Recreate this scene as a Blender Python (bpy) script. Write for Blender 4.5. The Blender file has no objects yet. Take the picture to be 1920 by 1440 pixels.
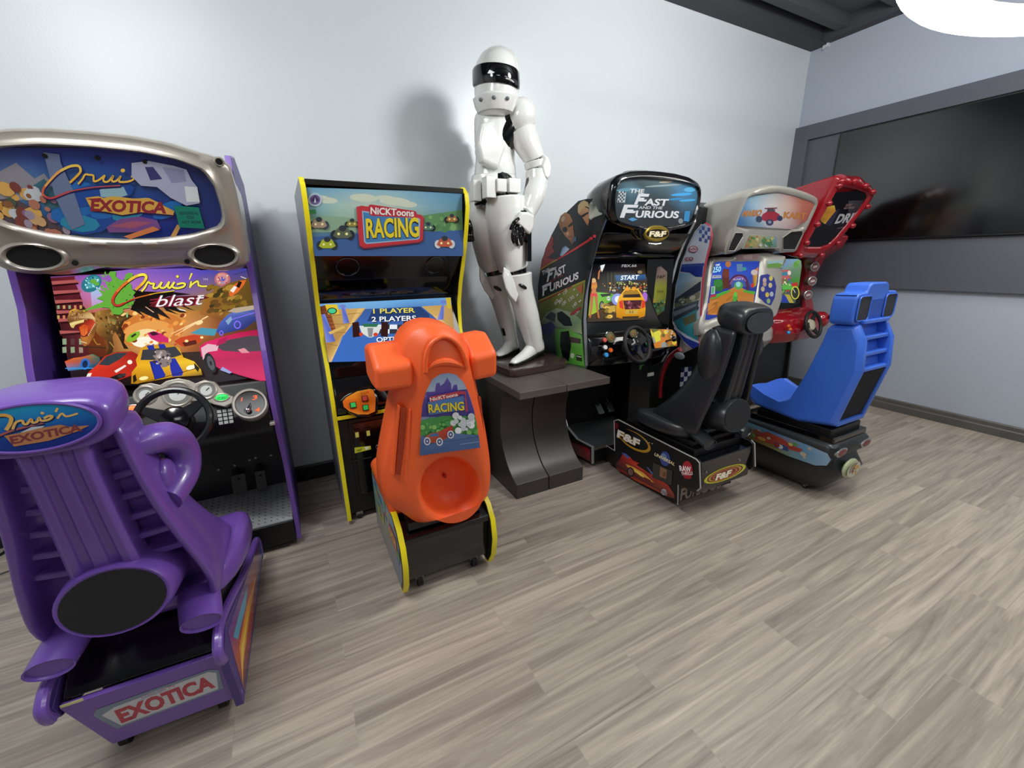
import bpy, bmesh, math, random
from mathutils import Vector as V, Matrix
from mathutils.geometry import tessellate_polygon
from math import sin, cos, pi, radians as RAD
random.seed(7)
S = bpy.context.scene
COL = S.collection
# ---------------------------------------------------------------- camera
H = 1.45
FPX, YAW, PITCH, ROLL = 794.57, 0.4794, 0.286, -0.0164
CAM = V((0, -3.0206, H))
fw = V((sin(YAW)*cos(PITCH), cos(YAW)*cos(PITCH), -sin(PITCH)))
rt = V((cos(YAW), -sin(YAW), 0)); up = rt.cross(fw)
cR = cos(ROLL)*rt + sin(ROLL)*up; cU = -sin(ROLL)*rt + cos(ROLL)*up
cd = bpy.data.cameras.new('camera'); cam = bpy.data.objects.new('camera', cd); COL.objects.link(cam)
cam.matrix_world = Matrix(((cR.x, cU.x, -fw.x, CAM.x), (cR.y, cU.y, -fw.y, CAM.y), (cR.z, cU.z, -fw.z, CAM.z), (0, 0, 0, 1)))
cd.sensor_width = 36; cd.lens = FPX/1920*36; cd.clip_start = 0.05
S.camera = cam
# ---------------------------------------------------------------- world, exposure, lights
S.view_settings.view_transform = 'Standard'; S.view_settings.look = 'None'
S.view_settings.exposure = 0.0; S.view_settings.gamma = 1.0
w = bpy.data.worlds.new('world'); S.world = w; w.use_nodes = True
w.node_tree.nodes['Background'].inputs[0].default_value = (0.6, 0.68, 0.75, 1)
w.node_tree.nodes['Background'].inputs[1].default_value = 0.05
XE, ZC = 4.993, 3.42          # east wall, ceiling
XW, YF = -3.2, -6.4
def area(name, loc, sx, sy, power, col=(1, 1, 1), tgt=None):
    l = bpy.data.lights.new(name, 'AREA'); l.shape = 'RECTANGLE'; l.size = sx; l.size_y = sy
    l.energy = power; l.color = col
    o = bpy.data.objects.new(name, l); o.location = loc; COL.objects.link(o)
    if tgt: o.rotation_euler = (V(tgt)-V(loc)).to_track_quat('-Z', 'Y').to_euler()
    return o
def add_fill_point(loc, power, r=0.25, col=(0.98, 0.99, 1.0)):  # added point light without any fixture, lifts the upper walls
    l = bpy.data.lights.new('added_fill_point', 'POINT'); l.energy = power; l.shadow_soft_size = r; l.color = col
    o = bpy.data.objects.new('added_fill_point', l); o.location = loc; COL.objects.link(o)
area('ceiling_and_fill_light', (-0.8, -1.8, 3.25), 1.1, 1.1, 42, (0.97, 0.99, 1.0))
add_fill_point((-1.0, -2.1, 2.9), 42)
add_fill_point((2.4, -2.1, 3.0), 150)
area('ceiling_and_fill_light', (-0.6, -5.0, 3.3), 1.3, 1.3, 22, (0.98, 0.99, 1.0))  # weak fill added behind the camera, stands for no fixture
area('ceiling_and_fill_light', (2.6, -5.0, 3.3), 1.3, 1.3, 22, (0.98, 0.99, 1.0))  # second added rear fill, also without a fixture

# ---------------------------------------------------------------- pixel of the photograph -> point on a known plane
def ray(x, y): return (cR*((x-960)/FPX) - cU*((y-720)/FPX) + fw)
def atP(x, y, P, N):
    d = ray(x, y); return CAM + d*((V(P)-CAM).dot(N)/d.dot(N))
def atY(x, y, Y): return atP(x, y, (0, Y, 0), V((0, 1, 0)))
def atX(x, y, X): return atP(x, y, (X, 0, 0), V((1, 0, 0)))
def atZ(x, y, Z): return atP(x, y, (0, 0, Z), V((0, 0, 1)))

# ---------------------------------------------------------------- materials
def lin(h):
    if isinstance(h, tuple): return h[:3]
    h = h.lstrip('#'); o = []
    for i in (0, 2, 4):
        c = int(h[i:i+2], 16)/255
        o.append(c/12.92 if c <= 0.04045 else ((c+0.055)/1.055)**2.4)
    return tuple(o)
MATS = {}
def mat(name, col, rough=0.5, metal=0.0, coat=0.0, bump=0.0, bscale=60, spec=0.5, var=0.0, sheen=0.0, alpha=1.0):
    if name in MATS: return MATS[name]
    m = bpy.data.materials.new(name); m.use_nodes = True; nt = m.node_tree; b = nt.nodes['Principled BSDF']
    c = lin(col); b.inputs['Base Color'].default_value = (*c, 1); b.inputs['Roughness'].default_value = rough
    b.inputs['Metallic'].default_value = metal; b.inputs['Coat Weight'].default_value = coat
    b.inputs['Coat Roughness'].default_value = 0.08; b.inputs['Specular IOR Level'].default_value = spec
    b.inputs['Sheen Weight'].default_value = sheen; b.inputs['Alpha'].default_value = alpha
    tc = nt.nodes.new('ShaderNodeTexCoord')
    if bump:
        n = nt.nodes.new('ShaderNodeTexNoise'); n.inputs['Scale'].default_value = bscale; n.inputs['Detail'].default_value = 3
        nt.links.new(tc.outputs['Object'], n.inputs['Vector'])
        bp = nt.nodes.new('ShaderNodeBump'); bp.inputs['Strength'].default_value = bump; bp.inputs['Distance'].default_value = 0.004
        nt.links.new(n.outputs['Fac'], bp.inputs['Height']); nt.links.new(bp.outputs['Normal'], b.inputs['Normal'])
    if var:
        n = nt.nodes.new('ShaderNodeTexNoise'); n.inputs['Scale'].default_value = 5; n.inputs['Detail'].default_value = 5
        nt.links.new(tc.outputs['Object'], n.inputs['Vector'])
        r = nt.nodes.new('ShaderNodeValToRGB')
        r.color_ramp.elements[0].position = 0.3; r.color_ramp.elements[1].position = 0.7
        r.color_ramp.elements[0].color = (*[x*(1-var) for x in c], 1); r.color_ramp.elements[1].color = (*[min(1, x*(1+var)) for x in c], 1)
        nt.links.new(n.outputs['Fac'], r.inputs['Fac']); nt.links.new(r.outputs['Color'], b.inputs['Base Color'])
    MATS[name] = m; return m
def emis(name, col, st):
    if name in MATS: return MATS[name]
    m = bpy.data.materials.new(name); m.use_nodes = True; b = m.node_tree.nodes['Principled BSDF']
    b.inputs['Base Color'].default_value = (*lin(col), 1); b.inputs['Emission Color'].default_value = (*lin(col), 1)
    b.inputs['Emission Strength'].default_value = st; MATS[name] = m; return m
def artmat(name, screen=False, rough=0.25, gain=1.0):
    if name in MATS: return MATS[name]
    m = bpy.data.materials.new(name); m.use_nodes = True; nt = m.node_tree; b = nt.nodes['Principled BSDF']
    a = nt.nodes.new('ShaderNodeVertexColor'); a.layer_name = 'Col'; b.inputs['Roughness'].default_value = rough
    if screen:
        b.inputs['Base Color'].default_value = (0.004, 0.004, 0.004, 1); b.inputs['Specular IOR Level'].default_value = 0.15
        nt.links.new(a.outputs['Color'], b.inputs['Emission Color']); b.inputs['Emission Strength'].default_value = gain
    else:
        nt.links.new(a.outputs['Color'], b.inputs['Base Color'])
        if gain != 1.0:
            nt.links.new(a.outputs['Color'], b.inputs['Emission Color']); b.inputs['Emission Strength'].default_value = gain-1
    MATS[name] = m; return m

# ---------------------------------------------------------------- mesh builder
class MB:
    def __init__(s): s.v = []; s.f = []
    def add(s, vs, fs):
        o = len(s.v); s.v += [V(p) for p in vs]; s.f += [tuple(i+o for i in f) for f in fs]; return s
    def box(s, a, b, R=None):
        (x0, y0, z0), (x1, y1, z1) = a, b
        vs = [V((x, y, z)) for z in (z0, z1) for y in (y0, y1) for x in (x0, x1)]
        if R: vs = [R @ p for p in vs]
        return s.add(vs, [(0, 2, 3, 1), (4, 5, 7, 6), (0, 1, 5, 4), (2, 6, 7, 3), (0, 4, 6, 2), (1, 3, 7, 5)])
    def hexa(s, q, d):
        """four points and an offset vector"""
        q = [V(p) for p in q]; d = V(d); vs = q+[p+d for p in q]
        return s.add(vs, [(0, 1, 2, 3), (7, 6, 5, 4), (0, 4, 5, 1), (1, 5, 6, 2), (2, 6, 7, 3), (3, 7, 4, 0)])
    def prism(s, pts, d):
        pts = [V(p) for p in pts]; d = V(d); n = len(pts); s.add(pts+[p+d for p in pts], [tuple(range(n)), tuple(range(2*n-1, n-1, -1))]+[(i, i+n, (i+1) % n+n, (i+1) % n) for i in range(n)])
        return s
    def yz(s, prof, x0, x1): return s.prism([(x0, y, z) for y, z in prof], (x1-x0, 0, 0))
    def xz(s, prof, y0, y1): return s.prism([(x, y0, z) for x, z in prof], (0, y1-y0, 0))
    def loft(s, loops, cap0=True, cap1=True, closed=True):
        n = len(loops[0]); o = len(s.v)
        for L in loops: s.v += [V(p) for p in L]
        for i in range(len(loops)-1):
            for j in range(n if closed else n-1):
                a = o+i*n+j; b = o+i*n+(j+1) % n; s.f.append((a, b, b+n, a+n))
        if cap0: s.f.append(tuple(o+j for j in range(n-1, -1, -1)))
        if cap1: s.f.append(tuple(o+(len(loops)-1)*n+j for j in range(n)))
        return s
    def tube(s, path, r, n=10, closed=False, rx=None):
        path = [V(p) for p in path]; N = len(path); loops = []; last = None
        for i, p in enumerate(path):
            if closed: t = path[(i+1) % N]-path[i-1]
            else: t = path[min(i+1, N-1)]-path[max(i-1, 0)]
            t.normalize()
            if last is None:
                a = V((0, 0, 1)) if abs(t.z) < 0.9 else V((1, 0, 0)); u = t.cross(a).normalized()
            else:
                u = (last-t*last.dot(t)).normalized()
            last = u; w_ = t.cross(u); ri = r[i] if isinstance(r, (list, tuple)) else r
            loops.append([p+u*cos(2*pi*k/n)*ri+w_*sin(2*pi*k/n)*ri for k in range(n)])
        if closed: loops.append(loops[0]); return s.loft(loops, False, False)
        return s.loft(loops)
    def ell(s, c, rx, ry, rz, n=20, m=12, R=None, flat=None):
        c = V(c); loops = []
        for i in range(1, m):
            th = pi*i/m; L = []
            for k in range(n):
                p = V((rx*sin(th)*cos(2*pi*k/n), ry*sin(th)*sin(2*pi*k/n), rz*cos(th)))
                if flat and p.z < flat: p.z = flat
                L.append(c+(R @ p if R else p))
            loops.append(L)
        s.loft(loops); return s
    def cyl(s, a, b, r0, r1=None, n=24):
        r1 = r0 if r1 is None else r1; a = V(a); b = V(b); t = (b-a).normalized()
        u = t.cross(V((0, 0, 1)) if abs(t.z) < 0.9 else V((1, 0, 0))).normalized(); w_ = t.cross(u)
        return s.loft([[a+(u*cos(2*pi*k/n)+w_*sin(2*pi*k/n))*r0 for k in range(n)], [b+(u*cos(2*pi*k/n)+w_*sin(2*pi*k/n))*r1 for k in range(n)]])
    def torus(s, c, u, w_, R, r, n=48, m=10, R2=None):
        c, u, w_ = V(c), V(u).normalized(), V(w_).normalized(); R2 = R2 or R
        return s.tube([c+u*cos(2*pi*k/n)*R+w_*sin(2*pi*k/n)*R2 for k in range(n)], r, m, True)

def resamp(pts, n, closed=True):
    pts = [V(p) for p in pts]; q = pts+[pts[0]] if closed else pts
    L = [0]
    for a, b in zip(q, q[1:]): L.append(L[-1]+(b-a).length)
    out = []; T = L[-1]; m = n if closed else n-1
    for i in range(n):
        t = T*i/m; j = 0
        while j < len(L)-2 and L[j+1] < t: j += 1
        k = (t-L[j])/max(1e-9, L[j+1]-L[j]); out.append(q[j].lerp(q[j+1], min(1, k)))
    return out
def crom(pts, k=6, closed=False):
    pts = [V(p) for p in pts]; n = len(pts); out = []
    for i in range(n if closed else n-1):
        if closed: a, b, c, d = pts[i-1], pts[i], pts[(i+1) % n], pts[(i+2) % n]
        else: a, b, c, d = pts[max(i-1, 0)], pts[i], pts[i+1], pts[min(i+2, n-1)]
        for j in range(k):
            t = j/k
            out.append(0.5*((2*b)+(c-a)*t+(2*a-5*b+4*c-d)*t*t+(3*b-a-3*c+d)*t**3))
    if not closed: out.append(pts[-1])
    return out
def rrect(x0, x1, y0, y1, r, k=5):
    o = []
    for cx, cy, a in ((x1-r, y1-r, 0), (x0+r, y1-r, 90), (x0+r, y0+r, 180), (x1-r, y0+r, 270)):
        for i in range(k+1): t = RAD(a+90*i/k); o.append((cx+r*cos(t), cy+r*sin(t)))
    return o
def round_poly(pts, r, k=4):
    """round the corners of a 2D closed polygon"""
    n = len(pts); o = []
    for i in range(n):
        a, b, c = V(pts[i-1]), V(pts[i]), V(pts[(i+1) % n])
        ri = r if not isinstance(r, (list, tuple)) else r[i]
        d1 = (a-b); d2 = (c-b); q = min(ri, d1.length*0.45, d2.length*0.45)
        if q < 1e-4: o.append(tuple(b)); continue
        p, s_ = b+d1.normalized()*q, b+d2.normalized()*q
        for j in range(k+1):
            t = j/k; o.append(tuple(p*(1-t)**2+b*2*t*(1-t)+s_*t*t))
    return o

def make(name, mb, m, parent=None, M=None, bevel=0.0, seg=2, subd=0, smooth=True, ang=35, label=None):
    me = bpy.data.meshes.new(name)
    vs = [M @ p for p in mb.v] if M else mb.v
    me.from_pydata([tuple(p) for p in vs], [], mb.f)
    bm = bmesh.new(); bm.from_mesh(me)
    bmesh.ops.remove_doubles(bm, verts=bm.verts, dist=1e-5)
    bmesh.ops.recalc_face_normals(bm, faces=bm.faces); bm.to_mesh(me); bm.free()
    if smooth:
        me.shade_smooth()
        if not bevel and not subd: me.set_sharp_from_angle(angle=RAD(ang))
    me.materials.append(m); o = bpy.data.objects.new(name, me); COL.objects.link(o)
    if parent: o.parent = parent
    if bevel:
        b = o.modifiers.new('bevel', 'BEVEL'); b.width = bevel; b.segments = seg; b.limit_method = 'ANGLE'; b.angle_limit = RAD(30)
        b.harden_normals = True
    if subd:
        b = o.modifiers.new('sub', 'SUBSURF'); b.levels = subd; b.render_levels = subd
    if label: o['label'] = label
    return o
def struct(name, mb, m, parent=None, **k):
    o = make(name, mb, m, parent, **k)
    if not parent: o['kind'] = 'structure'
    return o
class Thing:
    def __init__(s, name, label, cat, loc, rz=0.0, group=None):
        o = bpy.data.objects.new(name, None); COL.objects.link(o); o.empty_display_size = 0.1
        o.location = loc; o.rotation_euler = (0, 0, rz); o['label'] = label; o['category'] = cat
        if group: o['group'] = group
        s.o = o; s.M = Matrix.Translation(loc) @ Matrix.Rotation(rz, 4, 'Z'); s.I = s.M.inverted()
    def w(s, name, mb, m, parent=None, **k):    # geometry given in room coordinates
        return make(name, mb, m, parent or s.o, s.I, **k)
    def l(s, name, mb, m, parent=None, **k):    # geometry given in the thing's own coordinates
        return make(name, mb, m, parent or s.o, None, **k)
def solo(name, mb, m, label, cat, group=None, **k):
    c = sum((p for p in mb.v), V((0, 0, 0)))/len(mb.v); z = min(p.z for p in mb.v)
    c = V((c.x, c.y, z)); o = make(name, mb, m, None, Matrix.Translation(-c), **k); o.location = c
    o['label'] = label; o['category'] = cat
    if group: o['group'] = group
    return o

# ---------------------------------------------------------------- printed and lit pictures: flat coloured shapes on a plane
_fc = {}
def text_mesh(s, bold=0.0):
    key = (s, bold)
    if key in _fc: return _fc[key]
    c = bpy.data.curves.new('t', 'FONT'); c.body = s; c.size = 1; c.offset = bold; c.resolution_u = 3; c.fill_mode = 'BOTH'
    o = bpy.data.objects.new('t', c); COL.objects.link(o)
    dg = bpy.context.evaluated_depsgraph_get(); me = o.evaluated_get(dg).to_mesh()
    vs = [(p.co.x, p.co.y) for p in me.vertices]; fs = [tuple(f.vertices) for f in me.polygons]
    o.evaluated_get(dg).to_mesh_clear(); bpy.data.objects.remove(o); bpy.data.curves.remove(c)
    x0 = min(p[0] for p in vs); x1 = max(p[0] for p in vs); y1 = max(p[1] for p in vs)
    vs = [((p[0]-x0)/(x1-x0), p[1]/y1) for p in vs]
    _fc[key] = (vs, fs); return _fc[key]
class Art:
    EPS = 0.00009
    def __init__(s, P, N, crop=(0, 0, 1), up_=(0, 0, 1)):
        s.P = V(P); N = V(N).normalized()
        if N.dot(CAM-s.P) < 0: N = -N
        s.N = N; s.U = V(up_).cross(N).normalized(); s.W = N.cross(s.U)
        s.tri = []; s.lay = 1; s.cr = crop; s.clip = None; s.raw = False
    def m(s, p):
        if s.raw: return V((p[0], p[1]))
        q = atP(s.cr[0]+p[0]/s.cr[2], s.cr[1]+p[1]/s.cr[2], s.P, s.N)-s.P
        return V((q.dot(s.U), q.dot(s.W)))
    def setclip(s, pts):
        c = [s.m(p) for p in pts]; A = sum(a.x*b.y-b.x*a.y for a, b in zip(c, c[1:]+c[:1]))
        if A < 0: c.reverse()
        s.clip = c; return pts
    def _tri(s, T):
        if s.clip:
            P = T; n = len(s.clip)
            for i in range(n):
                a = s.clip[i]; e = s.clip[(i+1) % n]-a; Q = []
                for j in range(len(P)):
                    p, q = P[j-1], P[j]
                    dp = e.x*(p[0].y-a.y)-e.y*(p[0].x-a.x); dq = e.x*(q[0].y-a.y)-e.y*(q[0].x-a.x)
                    if (dp >= 0) != (dq >= 0):
                        t = dp/(dp-dq); Q.append((p[0].lerp(q[0], t), tuple(x+(y-x)*t for x, y in zip(p[1], q[1]))))
                    if dq >= 0: Q.append(q)
                P = Q
                if len(P) < 3: return
            T = P
        s.tri.append((T, s.lay))
    def poly(s, pts, col, keep=False):
        q = [s.m(p) for p in pts]; cs = [lin(c) for c in col] if isinstance(col, list) else [lin(col)]*len(q)
        if len(q) == 3: tr = [(0, 1, 2)]
        else: tr = tessellate_polygon([[V((p.x, p.y, 0)) for p in q]])
        for t in tr: s._tri([(q[i], cs[i]) for i in t])
        if not keep: s.lay += 1
        return s
    def grid(s, c4, rows):
        """bilinear gradient over corners tl,tr,br,bl; rows = list of rows of colours"""
        tl, tr, br, bl = [V(p) for p in c4]; R = len(rows)-1
        for r in range(R):
            C = len(rows[r])-1
            for c in range(C):
                f = lambda u, v_: (tl.lerp(tr, u)).lerp(bl.lerp(br, u), v_)
                p = [f(c/C, r/R), f((c+1)/C, r/R), f((c+1)/C, (r+1)/R), f(c/C, (r+1)/R)]
                s.poly(p, [rows[r][c], rows[r][c+1], rows[r+1][c+1], rows[r+1][c]], True)
        s.lay += 1; return s
    def ell(s, cx, cy, rx, ry, col, rot=0, n=28, keep=False, a0=0, a1=360):
        cr, sr = cos(RAD(rot)), sin(RAD(rot)); P = []
        for k in range(n+(a1-a0 < 360)):
            t = RAD(a0+(a1-a0)*k/n); x, y = rx*cos(t), ry*sin(t); P.append((cx+x*cr-y*sr, cy+x*sr+y*cr))
        return s.poly(P, col, keep)
    def ring(s, cx, cy, rx, ry, w_, col, rot=0):
        cr, sr = cos(RAD(rot)), sin(RAD(rot)); P = []
        for k in range(33):
            t = 2*pi*k/32; x, y = rx*cos(t), ry*sin(t); P.append((cx+x*cr-y*sr, cy+x*sr+y*cr))
        return s.line(P, w_, col, False)
    def line(s, pts, w_, col, smooth=True):
        if smooth and len(pts) > 2: pts = [(p.x, p.y) for p in crom([V((*p, 0)) for p in pts], 6)]
        n = len(pts); ws = w_ if isinstance(w_, list) else [w_]*n
        if len(ws) != n: ws = [ws[min(len(ws)-1, int(i*len(ws)/n))] for i in range(n)]
        cs = col if isinstance(col, list) else [col]
        L = []; Rr = []
        for i in range(n):
            a = V(pts[max(i-1, 0)]); b = V(pts[min(i+1, n-1)]); t = (b-a)
            if t.length < 1e-9: t = V((1, 0))
            t.normalize(); nn = V((-t.y, t.x))*ws[i]/2; p = V(pts[i]); L.append(p+nn); Rr.append(p-nn)
        for i in range(n-1):
            f = lambda k: cs[min(len(cs)-1, int(k*len(cs)/n))]
            s.poly([L[i], L[i+1], Rr[i+1], Rr[i]], [f(i), f(i+1), f(i+1), f(i)], True)
        s.lay += 1; return s
    def text(s, t, p0, p1, top, col, bold=0.02, shadow=None, outline=None):
        """baseline from p0 to p1, top = position above p0 for a full capital"""
        p0, p1, top = V(p0), V(p1), V(top)
        def put(b, c, off=V((0, 0))):
            vs, fs = text_mesh(t, b); q = [p0+off+(p1-p0)*x+(top-p0)*y for x, y in vs]; c = lin(c)
            uv = [s.m(p) for p in q]
            for f in fs:
                for i in range(1, len(f)-1): s._tri([(uv[f[0]], c), (uv[f[i]], c), (uv[f[i+1]], c)])
            s.lay += 1
        if shadow: put(bold, shadow[0], V(shadow[1]))
        if outline: put(bold+outline[1], outline[0])
        put(bold, col); return s
    def scatter(s, n, box, cols, r0, r1, seed=1, asp=1.0, rot=0):
        R = random.Random(seed); x0, y0, x1, y1 = box
        for _ in range(n):
            k = R.uniform(r0, r1)
            s.ell(R.uniform(x0, x1), R.uniform(y0, y1), k*asp, k, R.choice(cols), rot+R.uniform(-15, 15), 9, keep=False)
        return s
    def car(s, q, body, glass='20242c', roof=None, lights='fff2c0', wheel='15151a', stripe=None):
        """front view of a generic sports car in the quad tl,tr,br,bl"""
        tl, tr, br, bl = [V(p) for p in q]; f = lambda u, v_: tuple(tl.lerp(tr, u).lerp(bl.lerp(br, u), v_))
        P = lambda L, c: s.poly([f(*p) for p in L], c)
        P([(.05, .62), (.2, .62), (.2, 1), (.05, 1)], wheel); P([(.8, .62), (.95, .62), (.95, 1), (.8, 1)], wheel)
        P([(.28, .05), (.72, .05), (.82, .38), (.98, .5), (1, .88), (.9, .95), (.1, .95), (0, .88), (.02, .5), (.18, .38)], body)
        P([(.31, .1), (.69, .1), (.77, .36), (.23, .36)], glass)
        if stripe:
            P([(.37, .4), (.47, .4), (.46, .8), (.33, .8)], stripe); P([(.53, .4), (.63, .4), (.67, .8), (.54, .8)], stripe)
        P([(.06, .58), (.26, .66), (.24, .72), (.07, .68)], lights); P([(.94, .58), (.74, .66), (.76, .72), (.93, .68)], lights)
        P([(.28, .78), (.72, .78), (.68, .9), (.32, .9)], '1a1a20'); return s
    def done(s, T, name, m, parent=None, label=None):
        vs = []; fs = []; cc = []
        for tri, lay in s.tri:
            o = len(vs)
            for p, c in tri: vs.append(s.P+s.U*p.x+s.W*p.y+s.N*lay*s.EPS); cc.append(c)
            fs.append(tuple(range(o, len(vs))))
        I = T.I if T else Matrix()
        me = bpy.data.meshes.new(name); me.from_pydata([tuple(I @ v_) for v_ in vs], [], fs)
        ca = me.color_attributes.new('Col', 'FLOAT_COLOR', 'POINT')
        for i, c in enumerate(cc): ca.data[i].color = (*c, 1)
        N = I.to_3x3() @ s.N
        for p in me.polygons:
            if p.normal.dot(N) < 0: p.flip()
        me.materials.append(m); o = bpy.data.objects.new(name, me); COL.objects.link(o)
        if T or parent: o.parent = parent or T.o
        if label: o['label'] = label
        return o
PRINT = artmat('printed_vinyl', rough=0.35); GLOSSPRINT = artmat('glossy_print', rough=0.12); SCREEN = artmat('lit_screen', True, 0.2)
BACKLIT = artmat('backlit_print', rough=0.15, gain=1.12)
# ================================================================ the room
def wallmat(name, c, rough):
    m = mat(name, c, rough, bump=0.08, bscale=90, spec=0.5); return m
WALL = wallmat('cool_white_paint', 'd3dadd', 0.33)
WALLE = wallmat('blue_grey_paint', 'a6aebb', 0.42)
DARKP = mat('charcoal_paint', '565962', 0.38, bump=0.05, bscale=90)
CEIL = mat('dark_ceiling_paint', '5d5f64', 0.8, bump=0.3, bscale=12)
BASE_D = mat('black_rubber_base', '0c0d10', 0.45)
BASE_G = mat('grey_wood_base', '55534f', 0.5, var=0.15)
fm = bpy.data.materials.new('plank_floor'); fm.use_nodes = True; nt = fm.node_tree; b = nt.nodes['Principled BSDF']
N = nt.nodes.new; Lk = nt.links.new
tc = N('ShaderNodeTexCoord')
bk = N('ShaderNodeTexBrick'); bk.offset = 0.37; bk.inputs['Scale'].default_value = 1.0
bk.inputs['Brick Width'].default_value = 0.95; bk.inputs['Row Height'].default_value = 0.15
bk.inputs['Mortar Size'].default_value = 0.0012; bk.inputs['Mortar Smooth'].default_value = 0.5; bk.inputs['Bias'].default_value = 0.0
bk.inputs['Color1'].default_value = (0.0, 0, 0, 1); bk.inputs['Color2'].default_value = (1, 1, 1, 1); bk.inputs['Mortar'].default_value = (0.2, 0.2, 0.2, 1)
Lk(tc.outputs['Object'], bk.inputs['Vector'])
mp = N('ShaderNodeMapping'); mp.inputs['Scale'].default_value = (0.8, 15, 1); Lk(tc.outputs['Object'], mp.inputs['Vector'])
# each plank shifts the grain
va = N('ShaderNodeVectorMath'); va.operation = 'ADD'; ms = N('ShaderNodeVectorMath'); ms.operation = 'SCALE'; ms.inputs['Scale'].default_value = 7.0
Lk(bk.outputs['Color'], ms.inputs[0]); Lk(mp.outputs['Vector'], va.inputs[0]); Lk(ms.outputs['Vector'], va.inputs[1])
n1 = N('ShaderNodeTexNoise'); n1.inputs['Scale'].default_value = 1.3; n1.inputs['Detail'].default_value = 6; n1.inputs['Roughness'].default_value = 0.62; n1.inputs['Distortion'].default_value = 1.1
Lk(va.outputs['Vector'], n1.inputs['Vector'])
mp2 = N('ShaderNodeMapping'); mp2.inputs['Scale'].default_value = (3, 90, 1); Lk(tc.outputs['Object'], mp2.inputs['Vector'])
n2 = N('ShaderNodeTexNoise'); n2.inputs['Scale'].default_value = 1.0; n2.inputs['Detail'].default_value = 3; Lk(mp2.outputs['Vector'], n2.inputs['Vector'])
r1 = N('ShaderNodeValToRGB'); e = r1.color_ramp.elements
e[0].position = 0.28; e[0].color = (*lin('7b6f65'), 1); e[1].position = 0.72; e[1].color = (*lin('bbaf9f'), 1)
q = r1.color_ramp.elements.new(0.5); q.color = (*lin('9f9387'), 1)
Lk(n1.outputs['Fac'], r1.inputs['Fac'])
mx = N('ShaderNodeMix'); mx.data_type = 'RGBA'; mx.blend_type = 'OVERLAY'; mx.inputs['Factor'].default_value = 0.09
Lk(r1.outputs['Color'], mx.inputs['A']); Lk(bk.outputs['Color'], mx.inputs['B'])
mx2 = N('ShaderNodeMix'); mx2.data_type = 'RGBA'; mx2.blend_type = 'OVERLAY'; mx2.inputs['Factor'].default_value = 0.22
Lk(mx.outputs['Result'], mx2.inputs['A']); Lk(n2.outputs['Fac'], mx2.inputs['B'])
Lk(mx2.outputs['Result'], b.inputs['Base Color']); b.inputs['Roughness'].default_value = 0.42
bp = N('ShaderNodeBump'); bp.inputs['Strength'].default_value = 0.12; bp.inputs['Distance'].default_value = 0.002
Lk(n1.outputs['Fac'], bp.inputs['Height']); Lk(bp.outputs['Normal'], b.inputs['Normal'])

struct('floor', MB().box((XW, YF, -0.06), (XE, 0, 0)), fm, smooth=False)
struct('wall_back', MB().box((XW-0.1, 0, -0.06), (XE+0.1, 0.1, ZC+0.1)), WALL, smooth=False)
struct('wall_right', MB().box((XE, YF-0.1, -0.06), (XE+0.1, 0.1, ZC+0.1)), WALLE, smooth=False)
struct('wall_left', MB().box((XW-0.1, YF-0.1, -0.06), (XW, 0.1, ZC+0.1)), WALL, smooth=False)
struct('wall_front', MB().box((XW-0.1, YF-0.1, -0.06), (XE+0.1, YF, ZC+0.1)), DARKP, smooth=False)
cm = MB().box((XW, YF, ZC+0.12), (XE, 0, ZC+0.2))
struct('ceiling', cm, CEIL, smooth=False)
bm_ = MB()
bm_.box((XW, -0.16, ZC-0.03), (XE, 0, ZC+0.12))
struct('trim_1', bm_, mat('dark_beam', '3c3d42', 0.7), bevel=0.004)
struct('trim_2', MB().box((XE-0.1, YF, ZC-0.02), (XE, -0.16, ZC+0.12)), mat('dark_beam', '3c3d42', 0.7), bevel=0.004)
for i, y in enumerate((-0.32, -0.75, -1.35, -2.2, -3.4, -4.6)):
    struct('trim_%d' % (3+i), MB().box((XW, y-0.05, ZC+0.02), (XE-0.1, y+0.05, ZC+0.12)), mat('dark_joist', '4a4b50', 0.7), bevel=0.004)
BB = 0.11
struct('baseboard_back', MB().yz([(0, 0), (-0.016, 0), (-0.016, BB-0.012), (-0.006, BB), (0, BB)], XW, XE), BASE_D, smooth=False)
bbm = MB(); bbm.prism([(XE, 0, 0), (XE-0.018, 0, 0), (XE-0.018, 0, 0.06), (XE-0.012, 0, 0.07), (XE-0.012, 0, BB-0.01), (XE-0.006, 0, BB), (XE, 0, BB)], (0, YF, 0))
struct('baseboard_right', bbm, BASE_G, smooth=False)
# charcoal media panel on the right wall with a shallow recess for the television
ZT, ZB, Z2 = 2.708, 1.138, 1.565
pn = MB()
x0, x1 = XE-0.05, XE
pn.box((x0, -4.6, ZT-0.135), (x1, -0.0, ZT)); pn.box((x0, -4.6, ZB), (x1, 0, Z2+0.0)); pn.box((x0, -0.14, Z2), (x1, 0, ZT-0.135)); pn.box((x0, -4.6, Z2), (x1, -4.45, ZT-0.135))
pn.box((XE-0.012, -4.45, Z2), (XE-0.004, -0.14, ZT-0.135))
struct('trim_9', pn, DARKP, smooth=False)

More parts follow.
